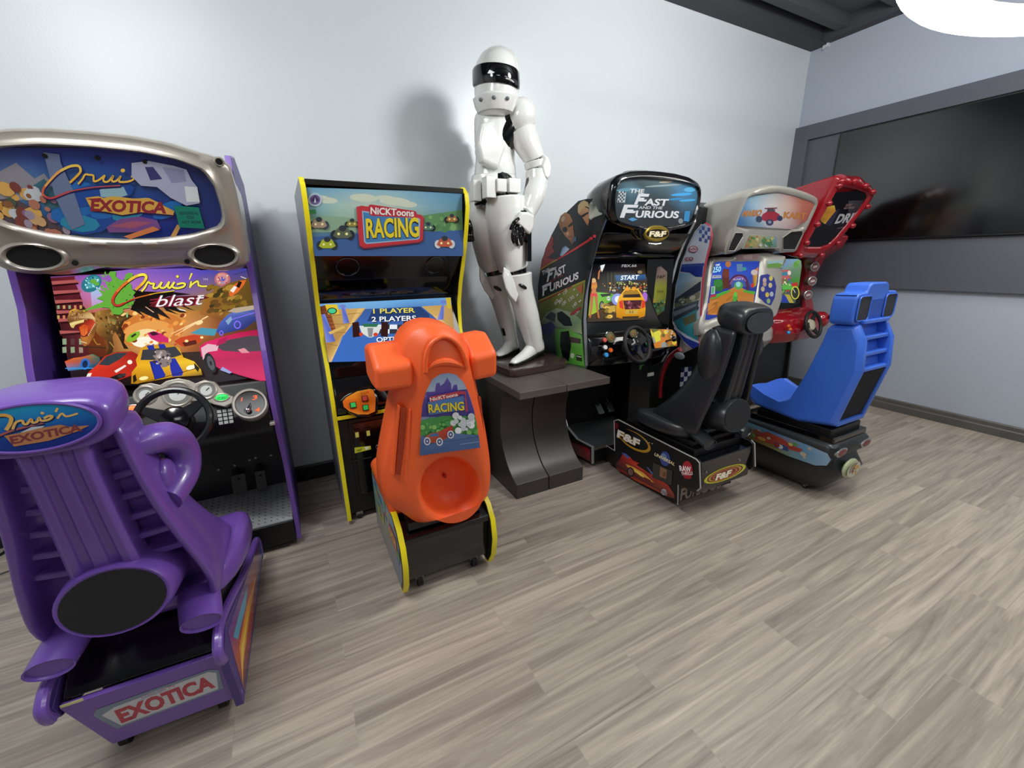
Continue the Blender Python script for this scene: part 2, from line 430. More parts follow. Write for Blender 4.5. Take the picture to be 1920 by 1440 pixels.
tv = Thing('television', 'huge black glossy flat television mounted in the charcoal wall panel', 'television', (XE-0.05, -1.9, 1.56))
TVM = mat('tv_glass', '08080a', 0.14, spec=0.9)
tb = MB().box((XE-0.085, -3.42, 1.568), (XE-0.012, -0.455, 2.56)); tv.w('tv_housing', tb, mat('tv_plastic', '101013', 0.35), bevel=0.004)
tv.w('tv_screen', MB().box((XE-0.089, -3.405, 1.585), (XE-0.0852, -0.47, 2.547)), TVM, smooth=False)
solo('cable_stub', MB().tube([atX(1545, 80, XE-0.02), atX(1548, 88, XE-0.03), atX(1543, 92, XE-0.05)], 0.008).box(tuple(atX(1550, 86, XE)-V((0.03, 0.03, 0.02))), tuple(atX(1550, 86, XE)+V((0, 0.02, 0.02)))), mat('white_plastic', 'c9ccd0', 0.5), 'small white cable clip in the upper corner under the dark ceiling', 'clip')
dc = MB().cyl((3.05, -2.6, 3.22), (3.05, -0.05, 3.22), 0.001, 0.001)
dp = atZ(1585, -22, 3.15)
dm = MB().cyl((dp.x, -1.2, 3.25), (dp.x, -3.5, 3.25), 0.16)
for k in range(6):
    y = -1.3-k*0.38; dm.torus((dp.x, y, 3.25), (1, 0, 0), (0, 0, 1), 0.16, 0.008, 24, 6)
# ring lamp
RC = V((3.12, -2.96, 2.6)); RR = 1.2
lamp = Thing('ring_pendant_light', 'big glowing white ring lamp hanging near the upper right corner', 'lamp', RC)
rl = MB()
for (rr, zz) in ((RR, 0),):
    n = 72; rl.loft([[V((RC.x+cos(2*pi*k/n)*(rr+dx), RC.y+sin(2*pi*k/n)*(rr+dx), RC.z+dz)) for k in range(n)] for dx, dz in ((-0.07, 0.05), (-0.095, 0.04), (-0.095, -0.0), (-0.08, -0.015), (0.08, -0.015), (0.095, 0), (0.095, 0.04), (0.07, 0.05))], False, False)
lamp.w('light_tube', rl, emis('lamp_glow', 'fffdf5', 10.0))
rl = MB(); n = 72
rl.loft([[V((RC.x+cos(2*pi*k/n)*(RR+dx), RC.y+sin(2*pi*k/n)*(RR+dx), RC.z+dz)) for k in range(n)] for dx, dz in ((-0.07, 0.045), (-0.07, 0.065), (0.07, 0.065), (0.07, 0.045), (-0.07, 0.045))], False, False)
lamp.w('lamp_housing', rl, mat('white_metal', 'd8d8d8', 0.4))
for a in (30, 150, 270):
    p = RC+V((cos(RAD(a))*RR, sin(RAD(a))*RR, 0.06)); lamp.w('hanging_wire', MB().cyl(p, (RC.x, RC.y, ZC+0.12), 0.002, n=6), mat('wire', '888888', 0.4))
# ================================================================ shared pieces
BLK = mat('black_laminate', '0d0d0f', 0.4, bump=0.04, bscale=200)
BLKG = mat('gloss_black_plastic', '08080a', 0.14, coat=0.5)
RUB = mat('black_rubber', '121214', 0.6)
CHR = mat('chrome', 'd0d2d6', 0.15, metal=1.0)
STEEL = mat('brushed_steel', '9a9c9e', 0.32, metal=1.0)
SILV = mat('champagne_silver_plastic', 'a8a297', 0.3, metal=0.45, coat=0.4)
SILV2 = mat('satin_silver_plastic', 'b4b1a8', 0.32, metal=0.35, coat=0.3)
PURP = mat('purple_plastic', '6a48a0', 0.33, coat=0.35, bump=0.03, bscale=150)
PURPD = mat('purple_laminate', '43307c', 0.4)
GRILLE = mat('black_mesh_cloth', '141416', 0.85, bump=0.6, bscale=900)

def loop2(c, pts, mirror=True):
    """half outline (u>=0, from top to bottom) -> closed outline round centre c"""
    o = [(c+u, z) for u, z in pts]
    o += [(c-u, z) for u, z in reversed(pts) if abs(u) > 1e-6]
    return o
def onplane(P, N, pts, off=0.0):
    """(x, z) pairs dropped onto a plane, pushed out by off along its normal"""
    P, N = V(P), V(N).normalized(); o = []
    for x, z in pts:
        y = P.y-((x-P.x)*N.x+(z-P.z)*N.z)/N.y; o.append(V((x, y, z))+N*off)
    return o
def scale_loop(L, k, kz=None):
    c = sum((p for p in L), V((0, 0, 0)))/len(L); kz = kz or k
    return [V((c.x+(p.x-c.x)*k, c.y+(p.y-c.y)*k, c.z+(p.z-c.z)*kz)) for p in L]
def align(L, n):
    """resample and start at the top centre"""
    L = resamp(L, n*4); c = sum((p for p in L), V((0, 0, 0)))/len(L)
    i0 = min(range(len(L)), key=lambda i: (abs(L[i].x-c.x)-L[i].z))
    i0 = max((i for i in range(len(L))), key=lambda i: L[i].z-abs(L[i].x-c.x)*3); L = L[i0:]+L[:i0]
    A = sum(L[i-1].x*L[i].z-L[i].x*L[i-1].z for i in range(len(L)))
    if A > 0: L = [L[0]]+L[:0:-1]
    return resamp(L, n)
def angular(L, c, n):
    """sample a closed outline at equal angles round c in the xz plane"""
    o = []
    for k in range(n):
        a = 2*pi*k/n; d = V((sin(a), cos(a))); best = None
        for i in range(len(L)):
            p, q = L[i-1], L[i]; p2 = V((p.x-c[0], p.z-c[1])); e = V((q.x-p.x, q.z-p.z)); den = d.x*e.y-d.y*e.x
            if abs(den) < 1e-12: continue
            t = (p2.x*e.y-p2.y*e.x)/den; s_ = (p2.x*d.y-p2.y*d.x)/den
            if t > 0 and -1e-6 <= s_ <= 1+1e-6 and (best is None or t > best[0]): best = (t, p.lerp(q, min(1, max(0, s_))))
        o.append(best[1])
    return o
def wheel_part(T, c, n, R, r=0.013, name='steering_wheel', m=None, hubm=None, spokes=(0, 130, 230), world=True):
    """steering wheel facing n"""
    n = V(n).normalized(); u = V((1, 0, 0)); u = (u-n*u.dot(n)).normalized(); v_ = n.cross(u); c = V(c)
    if v_.z < 0: v_ = -v_
    f = T.w; mb = MB().torus(c, u, v_, R, r, 48, 10)
    wh = f(name, mb, m or RUB)
    h = MB(); h.loft([[c-n*0.03+(u*cos(2*pi*k/20)+v_*sin(2*pi*k/20))*rr+n*dn for k in range(20)] for rr, dn in ((R*.46, 0), (R*.47, .012), (R*.40, .022), (R*.15, .03))])
    f('hub', h, hubm or BLKG, wh)
    for a in spokes:
        d = u*cos(RAD(a+90))+v_*sin(RAD(a+90)); t = n.cross(d).normalized(); s_ = MB()
        s_.loft([[c-n*.025+d*R*.3+t*.028, c-n*.025+d*R*.3-t*.028, c-n*.01+d*R*.3-t*.026, c-n*.01+d*R*.3+t*.026], [c-n*.006+d*R*.98+t*.014, c-n*.006+d*R*.98-t*.014, c+n*.006+d*R*.98-t*.012, c+n*.006+d*R*.98+t*.012]])
        f('spoke', s_, m or RUB, wh, bevel=0.003)
    cc = MB().cyl(c-n*.03, c-n*.13, 0.03, 0.045); f('column', cc, BLK, wh)
    return wh
def castor(T, x, y, r=0.028, h=0.1, local=True):
    f = T.l if local else T.w
    c = f('castor', MB().cyl((x-0.012, y, r), (x+0.012, y, r), r, n=16), RUB)
    f('fork', MB().box((x-0.018, y-0.018, r*1.6), (x+0.018, y+0.018, h)).box((x-0.018, y-0.008, r*.8), (x-0.014, y+0.008, h)).box((x+0.014, y-0.008, r*.8), (x+0.018, y+0.008, h)), STEEL, c)
def button(T, c, n, r, m, name='button', h=0.012, parent=None, label=None):
    c, n = V(c), V(n).normalized(); o = T.w(name, MB().cyl(c, c+n*h, r, r*.85, 18), m, parent, label=label)
    T.w('button_bezel', MB().cyl(c-n*.004, c+n*h*.4, r*1.25, r*1.2, 18), BLKG, o); return o
def trim_path(T, path, x0, x1, m, th=0.005, name='edge_trim'):
    """moulding that follows the edge of a side panel; path in (y, z)"""
    p = [V((y, z)) for y, z in path]; n = len(p); A = []
    for i in range(n):
        t = (p[min(i+1, n-1)]-p[max(i-1, 0)]).normalized(); A.append(V((t.y, -t.x)))
    cy = sum(q.x for q in p)/n; cz = sum(q.y for q in p)/n
    if sum((p[i]-V((cy+.3, cz))).dot(A[i]) for i in range(n)) < 0: A = [-a for a in A]
    mb = MB(); mb.loft([[(x0, q.x-a.x*.002, q.y-a.y*.002), (x0, q.x+a.x*th, q.y+a.y*th), (x1, q.x+a.x*th, q.y+a.y*th), (x1, q.x-a.x*.002, q.y-a.y*.002)] for q, a in zip(p, A)])
    return T.w(name, mb, m, bevel=0.0015, seg=1)

# ================================================================ bucket seat used twice (violet and black)
def bucket_seat(T, mm, dark, badge, z0=0.0, hk=1.0):
    """local frame: back of the seat towards -y"""
    prof = [  # z, half width, back edge y, front y (depth), recess
        (0.43, .175, .08, .42, .12), (0.47, .205, .06, .46, .11), (0.53, .215, .045, .42, .10), (0.60, .205, .03, .34, .09), (0.68, .190, .01, .27, .08),
        (0.76, .172, -.005, .22, .075), (0.84, .157, -.02, .185, .07), (0.92, .146, -.03, .16, .065), (1.00, .138, -.04, .14, .06), (1.06, .134, -.045, .13, .05), (1.10, .13, -.045, .12, .045)]
    loops = []
    for z, w_, yb, yf, rc in prof:
        z += z0; e = .028; L = []
        right = [(0, yf-.05), (w_*.45, yf-.045), (w_*.75, yf-.01), (w_*.93, yf-.02), (w_, yf-.07), (w_*1.0, (yf+yb)/2), (w_, yb+.03), (w_-.004, yb+.006), (w_-.012, yb), (w_-e, yb+.004), (w_-e-.004, yb+rc*.5), (w_-e-.01, yb+rc), ((w_-e)*.5, yb+rc), (0, yb+rc)]
        L = [(x, y, z) for x, y in right]+[(-x, y, z) for x, y in reversed(right[1:-1])]
        loops.append(L)
    sh = T.l('seat_shell', MB().loft(loops), mm, subd=1)
    # headrest
    hl = []
    for k, (y, sx, sz) in enumerate(((-.075, .108, .052), (-.085, .122, .064), (-.07, .134, .074), (-.02, .138, .08), (.05, .132, .075), (.09, .11, .06), (.1, .07, .04))):
        zc = 1.125+z0+(y+.08)*.15
        hl.append([(sx*(abs(cos(t))**.6)*(1 if cos(t) > 0 else -1), y, zc-.006*(hk < 1)+sz*(hk if sin(t) > 0 else 1)*(abs(sin(t))**.75)*(1 if sin(t) > 0 else -1)) for t in [2*pi*(k2+.5)/28 for k2 in range(28)]])
    hd = T.l('headrest', MB().loft(hl), mm, subd=1)
    # spine with ribs
    sp = []
    for z, w_, yb in ((.58, .075, .02), (.7, .072, -.012), (.85, .066, -.034), (1.0, .062, -.055), (1.08, .066, -.062)):
        z += z0; sp.append([(w_, yb+.08, z), (w_, yb+.01, z), (w_*.82, yb, z), (w_*.6, yb, z), (w_*.5, yb+.01, z), (w_*.28, yb+.01, z), (w_*.18, yb, z), (-w_*.18, yb, z), (-w_*.28, yb+.01, z), (-w_*.5, yb+.01, z), (-w_*.6, yb, z), (-w_*.82, yb, z), (-w_, yb+.01, z), (-w_, yb+.08, z)])
    T.l('spine', MB().loft(sp), mm, bevel=0.004)
    for i in range(6):
        z = .66+i*.065+z0; yb = .02-(z-z0-.6)*.12; k = .19-(z-z0-.6)*.14
        for s in (-1, 1): T.l('rib', MB().hexa([(s*.05, yb+.035, z), (s*(k-.02), yb+.035, z+.012), (s*(k-.02), yb+.085, z+.012), (s*.05, yb+.085, z)], (0, 0, .02)), mm, sh, bevel=0.006)
    # shoulder loops
    for s in (-1, 1):
        path = [(s*.105, .03, 1.0), (s*.14, .055, 1.005), (s*.168, .10, .99), (s*.178, .14, .95), (s*.178, .15, .905), (s*.172, .13, .865), (s*.158, .09, .84), (s*.145, .05, .825)]
        T.l('shoulder_bolster', MB().tube([(x, y, z+z0) for x, y, z in crom(path, 4)], [.038+.006*sin(pi*i/28) for i in range(29)], 12) if badge else MB().ell((s*.135, .075, .93+z0), .052, .075, .15), mm)
        if badge: T.l('bolster_web', MB().ell((s*.15, .085, .885+z0), .022, .045, .05), mm)
    # lumbar pod
    pc = V((.012 if badge else 0, 0, (.608 if badge else .59)+z0)); n = V((0, -1, .12)).normalized(); u = V((1, 0, 0)); v_ = n.cross(u)
    if v_.z < 0: v_ = -v_
    E = lambda k, d: [pc+u*cos(2*pi*j/36)*.122*k+v_*sin(2*pi*j/36)*.096*k+n*d for j in range(36)]
    pod = T.l('lumbar_pod', MB().loft([E(1.06, -.1), E(1.04, -.0), E(1.0, .032), E(.96, .04), E(.9, .038)], True, True), mm, ang=50)
    T.l('speaker_cloth', MB().loft([E(.9, .03), E(.89, .0405), E(.5, .042)]), dark, pod)
    # cushion
    cu = []
    for y, w_, zt, zb in ((.08, .19, .49, .43), (.17, .232, .505, .42), (.3, .262, .515, .42), (.44, .265, .52, .43), (.49, .24, .51, .445), (.51, .18, .485, .455)):
        zt += z0; zb += z0
        cu.append([(w_, y, zb+.02), (w_*1.02, y, (zt+zb)/2+.01), (w_*.97, y, zt+.012), (w_*.85, y, zt+.012), (w_*.5, y, zt-.01), (0, y, zt-.015), (-w_*.5, y, zt-.01), (-w_*.85, y, zt+.012), (-w_*.97, y, zt+.012), (-w_*1.02, y, (zt+zb)/2+.01), (-w_, y, zb+.02), (-w_*.9, y, zb), (w_*.9, y, zb)])
    T.l('cushion', MB().loft(cu), mm, subd=1)
    for s in (-1, 1):
        ft = MB(); a = V((s*.145, .1, .475+z0)); b_ = V((s*.165, -.01, .445+z0))
        ft.loft([[a.lerp(b_, t)+V((cos(q)*.056*k, 0, sin(q)*.03*k)) for q in [2*pi*j/20 for j in range(20)]] for t, k in ((0, 1), (.5, 1.0), (1, .95))], True, False)
        ft.loft([[a.lerp(b_, t)+V((cos(q)*.056*k, 0, sin(q)*.03*k)) for q in [2*pi*j/20 for j in range(20)]] for t, k in ((1, .95), (.985, .86), (.93, .84))], False, True)
        T.l('rear_foot', ft, mm)
    return sh, hd

# ================================================================ violet driving game on the left
CX = -0.49
A = Thing('arcade_cabinet', 'tall violet and silver driving game against the wall, leftmost of the five cabinets', 'arcade machine', (CX, -0.45, 0))
profA = [(-.12, .03), (-.75, .03), (-.745, .3), (-.77, .5), (-.86, .70), (-.90, .9), (-.84, 1.1), (-.76, 1.3), (-.74, 1.45), (-.77, 1.62), (-.88, 1.8), (-.86, 1.855), (-.6, 1.9), (-.12, 1.86)]
for x0, x1 in ((-.133, -.113), (-.887, -.867)):
    sp_ = A.w('side_panel', MB().yz(profA, x0, x1), PURPD, bevel=0.003)
    trim_path(A, [profA[i] for i in range(1, 13)], x0-.001, x1+.001, PURP)
body = MB().yz([(-.12, .05), (-.7, .05), (-.68, .17), (-.38, .19), (-.42, .6), (-.55, .85), (-.55, 1.43), (-.8, 1.47), (-.82, 1.78), (-.6, 1.86), (-.12, 1.82)], -.866, -.134)
A.w('carcass', body, BLK, bevel=0.004)
# silver hood with marquee
hP, hN = (CX, -.94, 1.65), (0, -.38, -.12)
outl = loop2(CX, [(0, 1.868), (.1, 1.866), (.2, 1.856), (.29, 1.832), (.345, 1.822), (.374, 1.80), (.379, 1.72), (.379, 1.5), (.372, 1.455), (.345, 1.43), (.27, 1.418), (.2, 1.428), (.14, 1.446), (0, 1.436)])
inl = loop2(CX, [(0, 1.825), (.12, 1.822), (.22, 1.808), (.285, 1.782), (.312, 1.73), (.318, 1.66), (.315, 1.615), (.29, 1.59), (.2, 1.562), (.1, 1.547), (0, 1.543)])
n = 96; cc = (CX, 1.67)
O0 = onplane(hP, hN, outl); I0 = onplane(hP, hN, inl)
def rg(L, off): return [p+V(hN).normalized()*off for p in angular(L, cc, n)]
def mixl(a, b_, t): return [p.lerp(q, t) for p, q in zip(a, b_)]
aO = angular(O0, cc, n); aI = angular(I0, cc, n); Nn = V(hN).normalized()
back = [V((p.x, -.70 if p.z < 1.6 else -.60, p.z)) for p in aO]
hl = [back, [p-Nn*.05 for p in aO], [p-Nn*.018 for p in aO], [p-Nn*.004 for p in mixl(aO, aI, .12)], [p-Nn*.002 for p in mixl(aO, aI, .5)], [p+Nn*.006 for p in mixl(aO, aI, .72)], [p+Nn*.018 for p in mixl(aO, aI, .85)], [p+Nn*.014 for p in mixl(aO, aI, .95)], [p+Nn*.0 for p in aI], [p-Nn*.02 for p in mixl(aI, [V((CX, p.y, 1.68)) for p in aI], .02)]]
A.w('hood', MB().loft(hl, True, True), SILV, ang=60)
for s in (-1, 1):
    c = onplane(hP, hN, [(CX+s*.262, 1.485)])[0]; u = V((1, 0, 0)); v_ = Nn.cross(u)
    R_ = lambda k, d: [c+u*cos(2*pi*j/36)*.078*k+v_*sin(2*pi*j/36)*.045*k+Nn*d for j in range(36)]
    rim = A.w('speaker_ring', MB().loft([R_(1.2, -.03), R_(1.15, .006), R_(1.0, .012), R_(.88, .004), R_(.86, -.02)], False, False), SILV, ang=60)
    A.w('speaker_cone', MB().loft([R_(.9, -.006), R_(.87, .0035)]), mat('speaker_black', '030303', .8), rim)
    b1 = onplane(hP, hN, [(CX+s*.165, 1.462)])[0]; A.w('screw', MB().cyl(b1-Nn*.01, b1+Nn*.004, .009, n=12), BLK)
for px in ((411, 303),):
    c = atP(*px, hP, Nn); A.w('bolt_hole', MB().torus(c, V((1, 0, 0)), Nn.cross(V((1, 0, 0))), .013, .004, 20, 8), SILV); A.w('bolt', MB().cyl(c-Nn*.01, c+Nn*.004, .011, n=12), BLK)
mq = Art(V(hP)-Nn*.006, hN, (0, 230, 4)); mq.raw = False
clipraw = [(p-mq.P) for p in [q-Nn*.006 for q in I0]]
mq.clip = None
pts = [V((q.dot(mq.U), q.dot(mq.W))) for q in clipraw]
if sum(a.x*b.y-b.x*a.y for a, b in zip(pts, pts[1:]+pts[:1])) < 0: pts.reverse()
mq.clip = pts
mq.grid([(-400, 180), (1700, 200), (1700, 950), (-400, 950)], [['4a5a9c', '39459a', '2b3694', '2c3288', '1c2258'], ['5b80ac', '567ba0', '2f5f98', '2b4a8c', '1a2560'], ['3c6c86', '2a5e90', '205a90', '213a90', '1f2f74'], ['4a5060', '5a6070', '2c3f80', '26306e', '2b3570']])
mq.poly([(-100, 420), (120, 300), (260, 420), (330, 380), (400, 470), (300, 560), (0, 600), (-150, 560)], '8f8d96')
mq.poly([(250, 470), (330, 420), (400, 500), (560, 540), (520, 640), (360, 640), (240, 560)], '3d6a78')
mq.poly([(-300, 620), (100, 560), (260, 650), (420, 760), (540, 850), (300, 860), (0, 850), (-300, 800)], '55484e')
mq.scatter(26, (-60, 480, 260, 700), ['c98b3c', '8a5a3a', 'c2c8cc', '7a4038', 'd9a95c', '4c5a48'], 14, 50, 3, 1.6, 25)
mq.scatter(18, (160, 560, 520, 860), ['b0725c', '8f6a86', '7a4038', 'c8a070', '9a8da0'], 16, 48, 4, 1.5, 40)
mq.scatter(16, (560, 480, 1300, 760), ['2a88a8', '2468b0', '5aa8c8', '1e4a96', '203c90'], 25, 80, 5, 2.4, -8)
mq.poly([(750, 500), (830, 475), (930, 480), (960, 540), (900, 560), (760, 555)], '8fb4c0')
mq.poly([(800, 780), (900, 720), (1050, 700), (1180, 730), (1210, 790), (1000, 820), (820, 820)], '7a4f88')
mq.poly([(820, 775), (1000, 735), (1150, 745), (1000, 790)], 'a4586c')
mq.poly([(930, 850), (1150, 775), (1200, 800), (980, 870)], 'd8814a')
mq.poly([(1280, 850), (1330, 760), (1360, 770), (1320, 850)], 'd3a05a')
mq.poly([(330, 220), (450, 235), (460, 300), (560, 520), (640, 760), (540, 800), (420, 560)], '6a7898')
# script logo
mq.cr = (60, 290, 5.773)
scr = [(415, 300), (480, 240), (530, 180), (520, 130), (480, 115), (400, 130), (290, 190), (190, 290), (130, 370), (130, 430), (190, 465), (260, 455), (400, 400), (560, 365), (720, 345), (960, 330)]
mq.line([(x+9, y+12) for x, y in scr], [30, 32, 24], '1c1a50')
mq.line(scr, [26, 28, 26, 22, 14], ['e8b23c', 'f0c850', 'f2cc58', 'e8a850', 'd06040', 'c04848', 'b85050', 'b05058'])
r_ = [(505, 315), (550, 262), (582, 212), (625, 215), (668, 222), (672, 262), (680, 285), (730, 270), (792, 222), (776, 262), (792, 290), (835, 282), (885, 225), (868, 268), (885, 288), (925, 275), (965, 232), (945, 275), (965, 292), (1040, 288), (1095, 268), (1105, 242), (1075, 232)]
mq.line([(x+8, y+11) for x, y in r_], 26, '1c1a50'); mq.line(r_, 21, 'efc04a'); mq.ell(988, 168, 24, 21, 'efc04a')
mq.cr = (0, 230, 4)
# EXOTICA
ex = [(645, 560), (740, 548), (780, 562), (850, 548), (1000, 566), (1120, 562), (1200, 600), (1230, 620), (1310, 660), (1300, 690), (1200, 680), (1060, 668), (920, 690), (800, 665), (700, 655), (670, 610)]
mq.poly([(x+6, y+10) for x, y in ex], '20183c'); mq.poly(ex, 'd8a848'); mq.text('EXOTICA', (682, 655), (1250, 675), (690, 570), '8f2c34', 0.045)
mq.poly([(655, 568), (760, 562), (770, 578), (690, 580)], '8f2c34')
# clear tape patch and slip of paper
mq.poly([(990, 300), (1120, 285), (1300, 320), (1400, 350), (1440, 430), (1480, 480), (1500, 600), (1400, 620), (1280, 560), (1180, 480), (1060, 470), (990, 400)], 'a9adc6')
mq.poly([(1090, 330), (1150, 330), (1220, 420), (1130, 430)], '3a3a70'); mq.poly([(1220, 330), (1380, 350), (1400, 440), (1290, 450)], '8d90b2')
mq.poly([(1385, 475), (1480, 480), (1500, 590), (1400, 592)], 'd8dde0')
mq.done(A, 'marquee', GLOSSPRINT)
for px in ((85, 292), (183, 296), (272, 303)):
    c = atP(*px, V(hP)-Nn*.004, Nn); A.w('screw', MB().cyl(c-Nn*.004, c+Nn*.006, .007, n=10), BLK)
nP = V(hP)+Nn*.006
nt_ = Art(nP, hN, (0, 230, 4)); nt_.poly([(1305, 622), (1490, 635), (1535, 795), (1345, 785)], '137a62')
for (a, b_, t, s_) in (((1345, 690), (1490, 690), (1348, 668), 'REFERRAL'), ((1395, 722), (1460, 722), (1397, 700), 'TOK'), ((1365, 757), (1510, 757), (1367, 736), 'NOT WORK')): nt_.text(s_, a, b_, t, '1c3a36', 0.01)
nm = MB().prism([atP(x/4, 230+y/4, nP-Nn*.0006, hN) for x, y in ((1305, 622), (1490, 635), (1535, 795), (1345, 785))], -Nn*.004)
nt_.done(A, 'handwritten_note', PRINT)
# screen
sP, sN = (CX, -.58, 1.42), (0, -.52, .2)
sc = Art(sP, sN, (80, 480, 4))
OUT = [(55, 152), (250, 140), (500, 118), (750, 92), (960, 74), (1080, 80), (1150, 98), (1240, 118), (1380, 118), (1530, 90), (1600, 400), (1660, 690), (1705, 950), (1480, 950), (1250, 940), (900, 915), (600, 960), (360, 985), (225, 975), (200, 840), (130, 500)]
sc.poly(OUT, '1a0f0c')
sc.clip = None
sc.grid([(58, 154), (1530, 92), (1590, 400), (110, 430)], [['6a3a78', '9458b4', '8a5cc0', '5f50b8', '4a48b0', '3c3f9c'], ['a05878', 'c878b0', 'b070b8', '8060b0', '8a6a70', '70552c'], ['7a3030', 'c06a58', 'c88040', 'a87a38', '8a6c2c', '64501e']])
sc.grid([(110, 430), (1590, 400), (1660, 700), (190, 780)], [['5a2020', '6a3a1c', 'd08038', 'd89040', '8a5a2c', '5a4a28'], ['5a1c1c', '7a3a18', 'f0b060', 'e09858', '905028', '403020'], ['40141c', '5a2a14', 'c88048', 'a05a30', '4a2a20', '30202c']])
sc.grid([(185, 770), (1660, 690), (1704, 948), (230, 978)], [['30202c', '2c1c18', '3a2a20', '30201c', '201418'], ['1c1418', '181014', '181014', '140e14', '100c14']])
sc.poly([(500, 118), (750, 92), (960, 74), (1080, 80), (1150, 98), (1240, 118), (1100, 200), (700, 240)], ['9a68c0', '8a60c4', '7058c4', '6854c0', '5c50bc', '5048b4', '7858b8', 'b070bc'])
# pagoda
sc.poly([(60, 165), (240, 150), (245, 200), (270, 260), (300, 340), (330, 620), (350, 760), (200, 780), (130, 500)], ['5a1c24', '6a2430', '6a2430', '5a1c24', '5a1c24', '6a2830', '50181c', '30101a', '401418'])
for i, y in enumerate((190, 262, 332, 410, 470, 560)):
    x0 = 66+i*12; sc.poly([(x0, y), (x0+185+i*6, y-12+i*3), (x0+215+i*4, y+10), (x0+8, y+30)], 'b05a58'); sc.poly([(x0+4, y+26), (x0+200, y+10), (x0+205, y+22), (x0+8, y+42)], '2c0c10')
for i in range(10): sc.poly([(110+(i % 5)*42, 372+(i//5)*75), (128+(i % 5)*42, 370+(i//5)*75), (130+(i % 5)*42, 396+(i//5)*75), (112+(i % 5)*42, 398+(i//5)*75)], random.choice(['c8a060', '8aa878', 'd08060']))
for i in range(6): sc.poly([(150+(i % 3)*62, 622+(i//3)*62), (180+(i % 3)*62, 620+(i//3)*62), (182+(i % 3)*62, 664+(i//3)*62), (152+(i % 3)*62, 666+(i//3)*62)], random.choice(['8fa080', 'a08878', '5a3a3a']))
# flying saucer and beam
sc.poly([(360, 240), (430, 225), (470, 380), (372, 385)], ['a0c8e8', 'a0c8e8', 'c890c8', 'c890c8'])
sc.ell(368, 208, 82, 60, '2c7888', -32); sc.ell(375, 200, 60, 38, '4aa0a8', -32); sc.scatter(30, (320, 165, 425, 245), ['c8f0f0', '7ad0d0', '1c5868'], 3, 8, 9)
# donut
sc.ell(1350, 178, 60, 54, 'b86a70'); sc.ell(1348, 174, 46, 42, 'd89090'); sc.ell(1352, 176, 20, 18, '6a5cb8'); sc.scatter(22, (1305, 140, 1395, 215), ['e8e0d0', '5a90c8', 'd8c850', 'b84050'], 3, 6, 10)
# explosion
sc.ell(820, 560, 250, 130, 'd07a34', -8); sc.ell(800, 580, 190, 95, 'e8a050', -6); sc.ell(790, 620, 120, 70, 'f8dca0'); sc.ell(770, 650, 95, 40, 'fff4e0')
sc.scatter(60, (600, 430, 1100, 690), ['f0a048', 'c85a28', 'ffd080', '8a3a1c', 'e88838'], 5, 16, 11, 1.5, -20)
for a, b_ in (((970, 590), (1160, 500)), ((1000, 600), (1180, 495)), ((1060, 560), (1500, 320)), ((1200, 480), (1590, 250))): sc.line([a, b_], [4, 10, 3], 'ffd8a0', False)
sc.ell(1180, 505, 28, 16, 'ffe0a0', -20)
# hillside right and helicopter
sc.poly([(1230, 300), (1400, 210), (1560, 170), (1620, 480), (1400, 500), (1180, 440)], ['9a6a28', '7a5a24', '6a4c20', '50401c', '6a4020', 'a86830'])
sc.scatter(50, (1250, 240, 1570, 470), ['8a6a24', '5a4a1c', 'b08838', '6a4a24', '40381c'], 6, 22, 12, 1.8, -25)
sc.poly([(1400, 300), (1440, 225), (1490, 195), (1530, 190), (1515, 225), (1470, 280), (1420, 315)], 'e06a2c'); sc.poly([(1410, 270), (1440, 235), (1465, 240), (1435, 285)], 'f4ece0'); sc.poly([(1475, 200), (1500, 205), (1480, 250), (1455, 240)], '201814')
sc.line([(1440, 150), (1600, 110)], 4, '30343c', False); sc.line([(1490, 165), (1530, 180)], 5, 'e8e0d8', False)
# dinosaur
sc.cr = (120, 560, 5.95)
BRN = ['6a4a24', '8a6430', '7a5628', '50381a', '6a4420']
sc.poly([(370, 170), (440, 140), (540, 130), (600, 190), (680, 210), (720, 180), (790, 210), (690, 270), (660, 330), (700, 420), (690, 500), (740, 570), (690, 570), (655, 490), (620, 420), (590, 380), (560, 440), (580, 540), (560, 610), (500, 640), (520, 560), (500, 480), (440, 440), (390, 400), (360, 300)], ['a87838', '9a6c30', '7a5628', '5a3c1a', '4a3014', '3a2410', '3a2410', '30200e', '2c1c0c', '2c1c0c', '28180a', '30200e', '28180a', '301c0c', '40280f', '50341a', '5a3c1c', '4a3014', '40280f', '3a2410', '4a3014', '5a3c1c', '6a4420', '8a5c28', 'b08040'])
sc.scatter(50, (380, 160, 640, 420), ['8a6430', '6a4a20', 'a88444', '50381a', '7c7840'], 6, 18, 13, 1.4, 50)
sc.poly([(215, 430), (250, 445), (300, 430), (330, 380), (380, 300), (395, 330), (365, 430), (310, 520), (260, 545), (225, 510)], ['b06828', 'c87c34', 'b86c2c', '8a4c20', '8a5c2c', '7a5428', '8a5c28', 'a8642c', 'b8702c', '9c5c24'])
sc.poly([(165, 300), (290, 250), (350, 250), (382, 280), (362, 330), (322, 380), (300, 430), (250, 440), (212, 400), (185, 340)], ['40100c', '5c1810', 'b83820', 'c84428', 'd84828', 'a83018', '7a2010', '8c2814', '701c10', '50140c'])
sc.poly([(200, 335), (255, 305), (300, 320), (292, 400), (255, 432), (222, 420)], ['d05020', 'e06028', 'c84820', 'e87838', 'f08848', 'd86028']); sc.line([(262, 320), (258, 420)], 4, 'a83818', False)
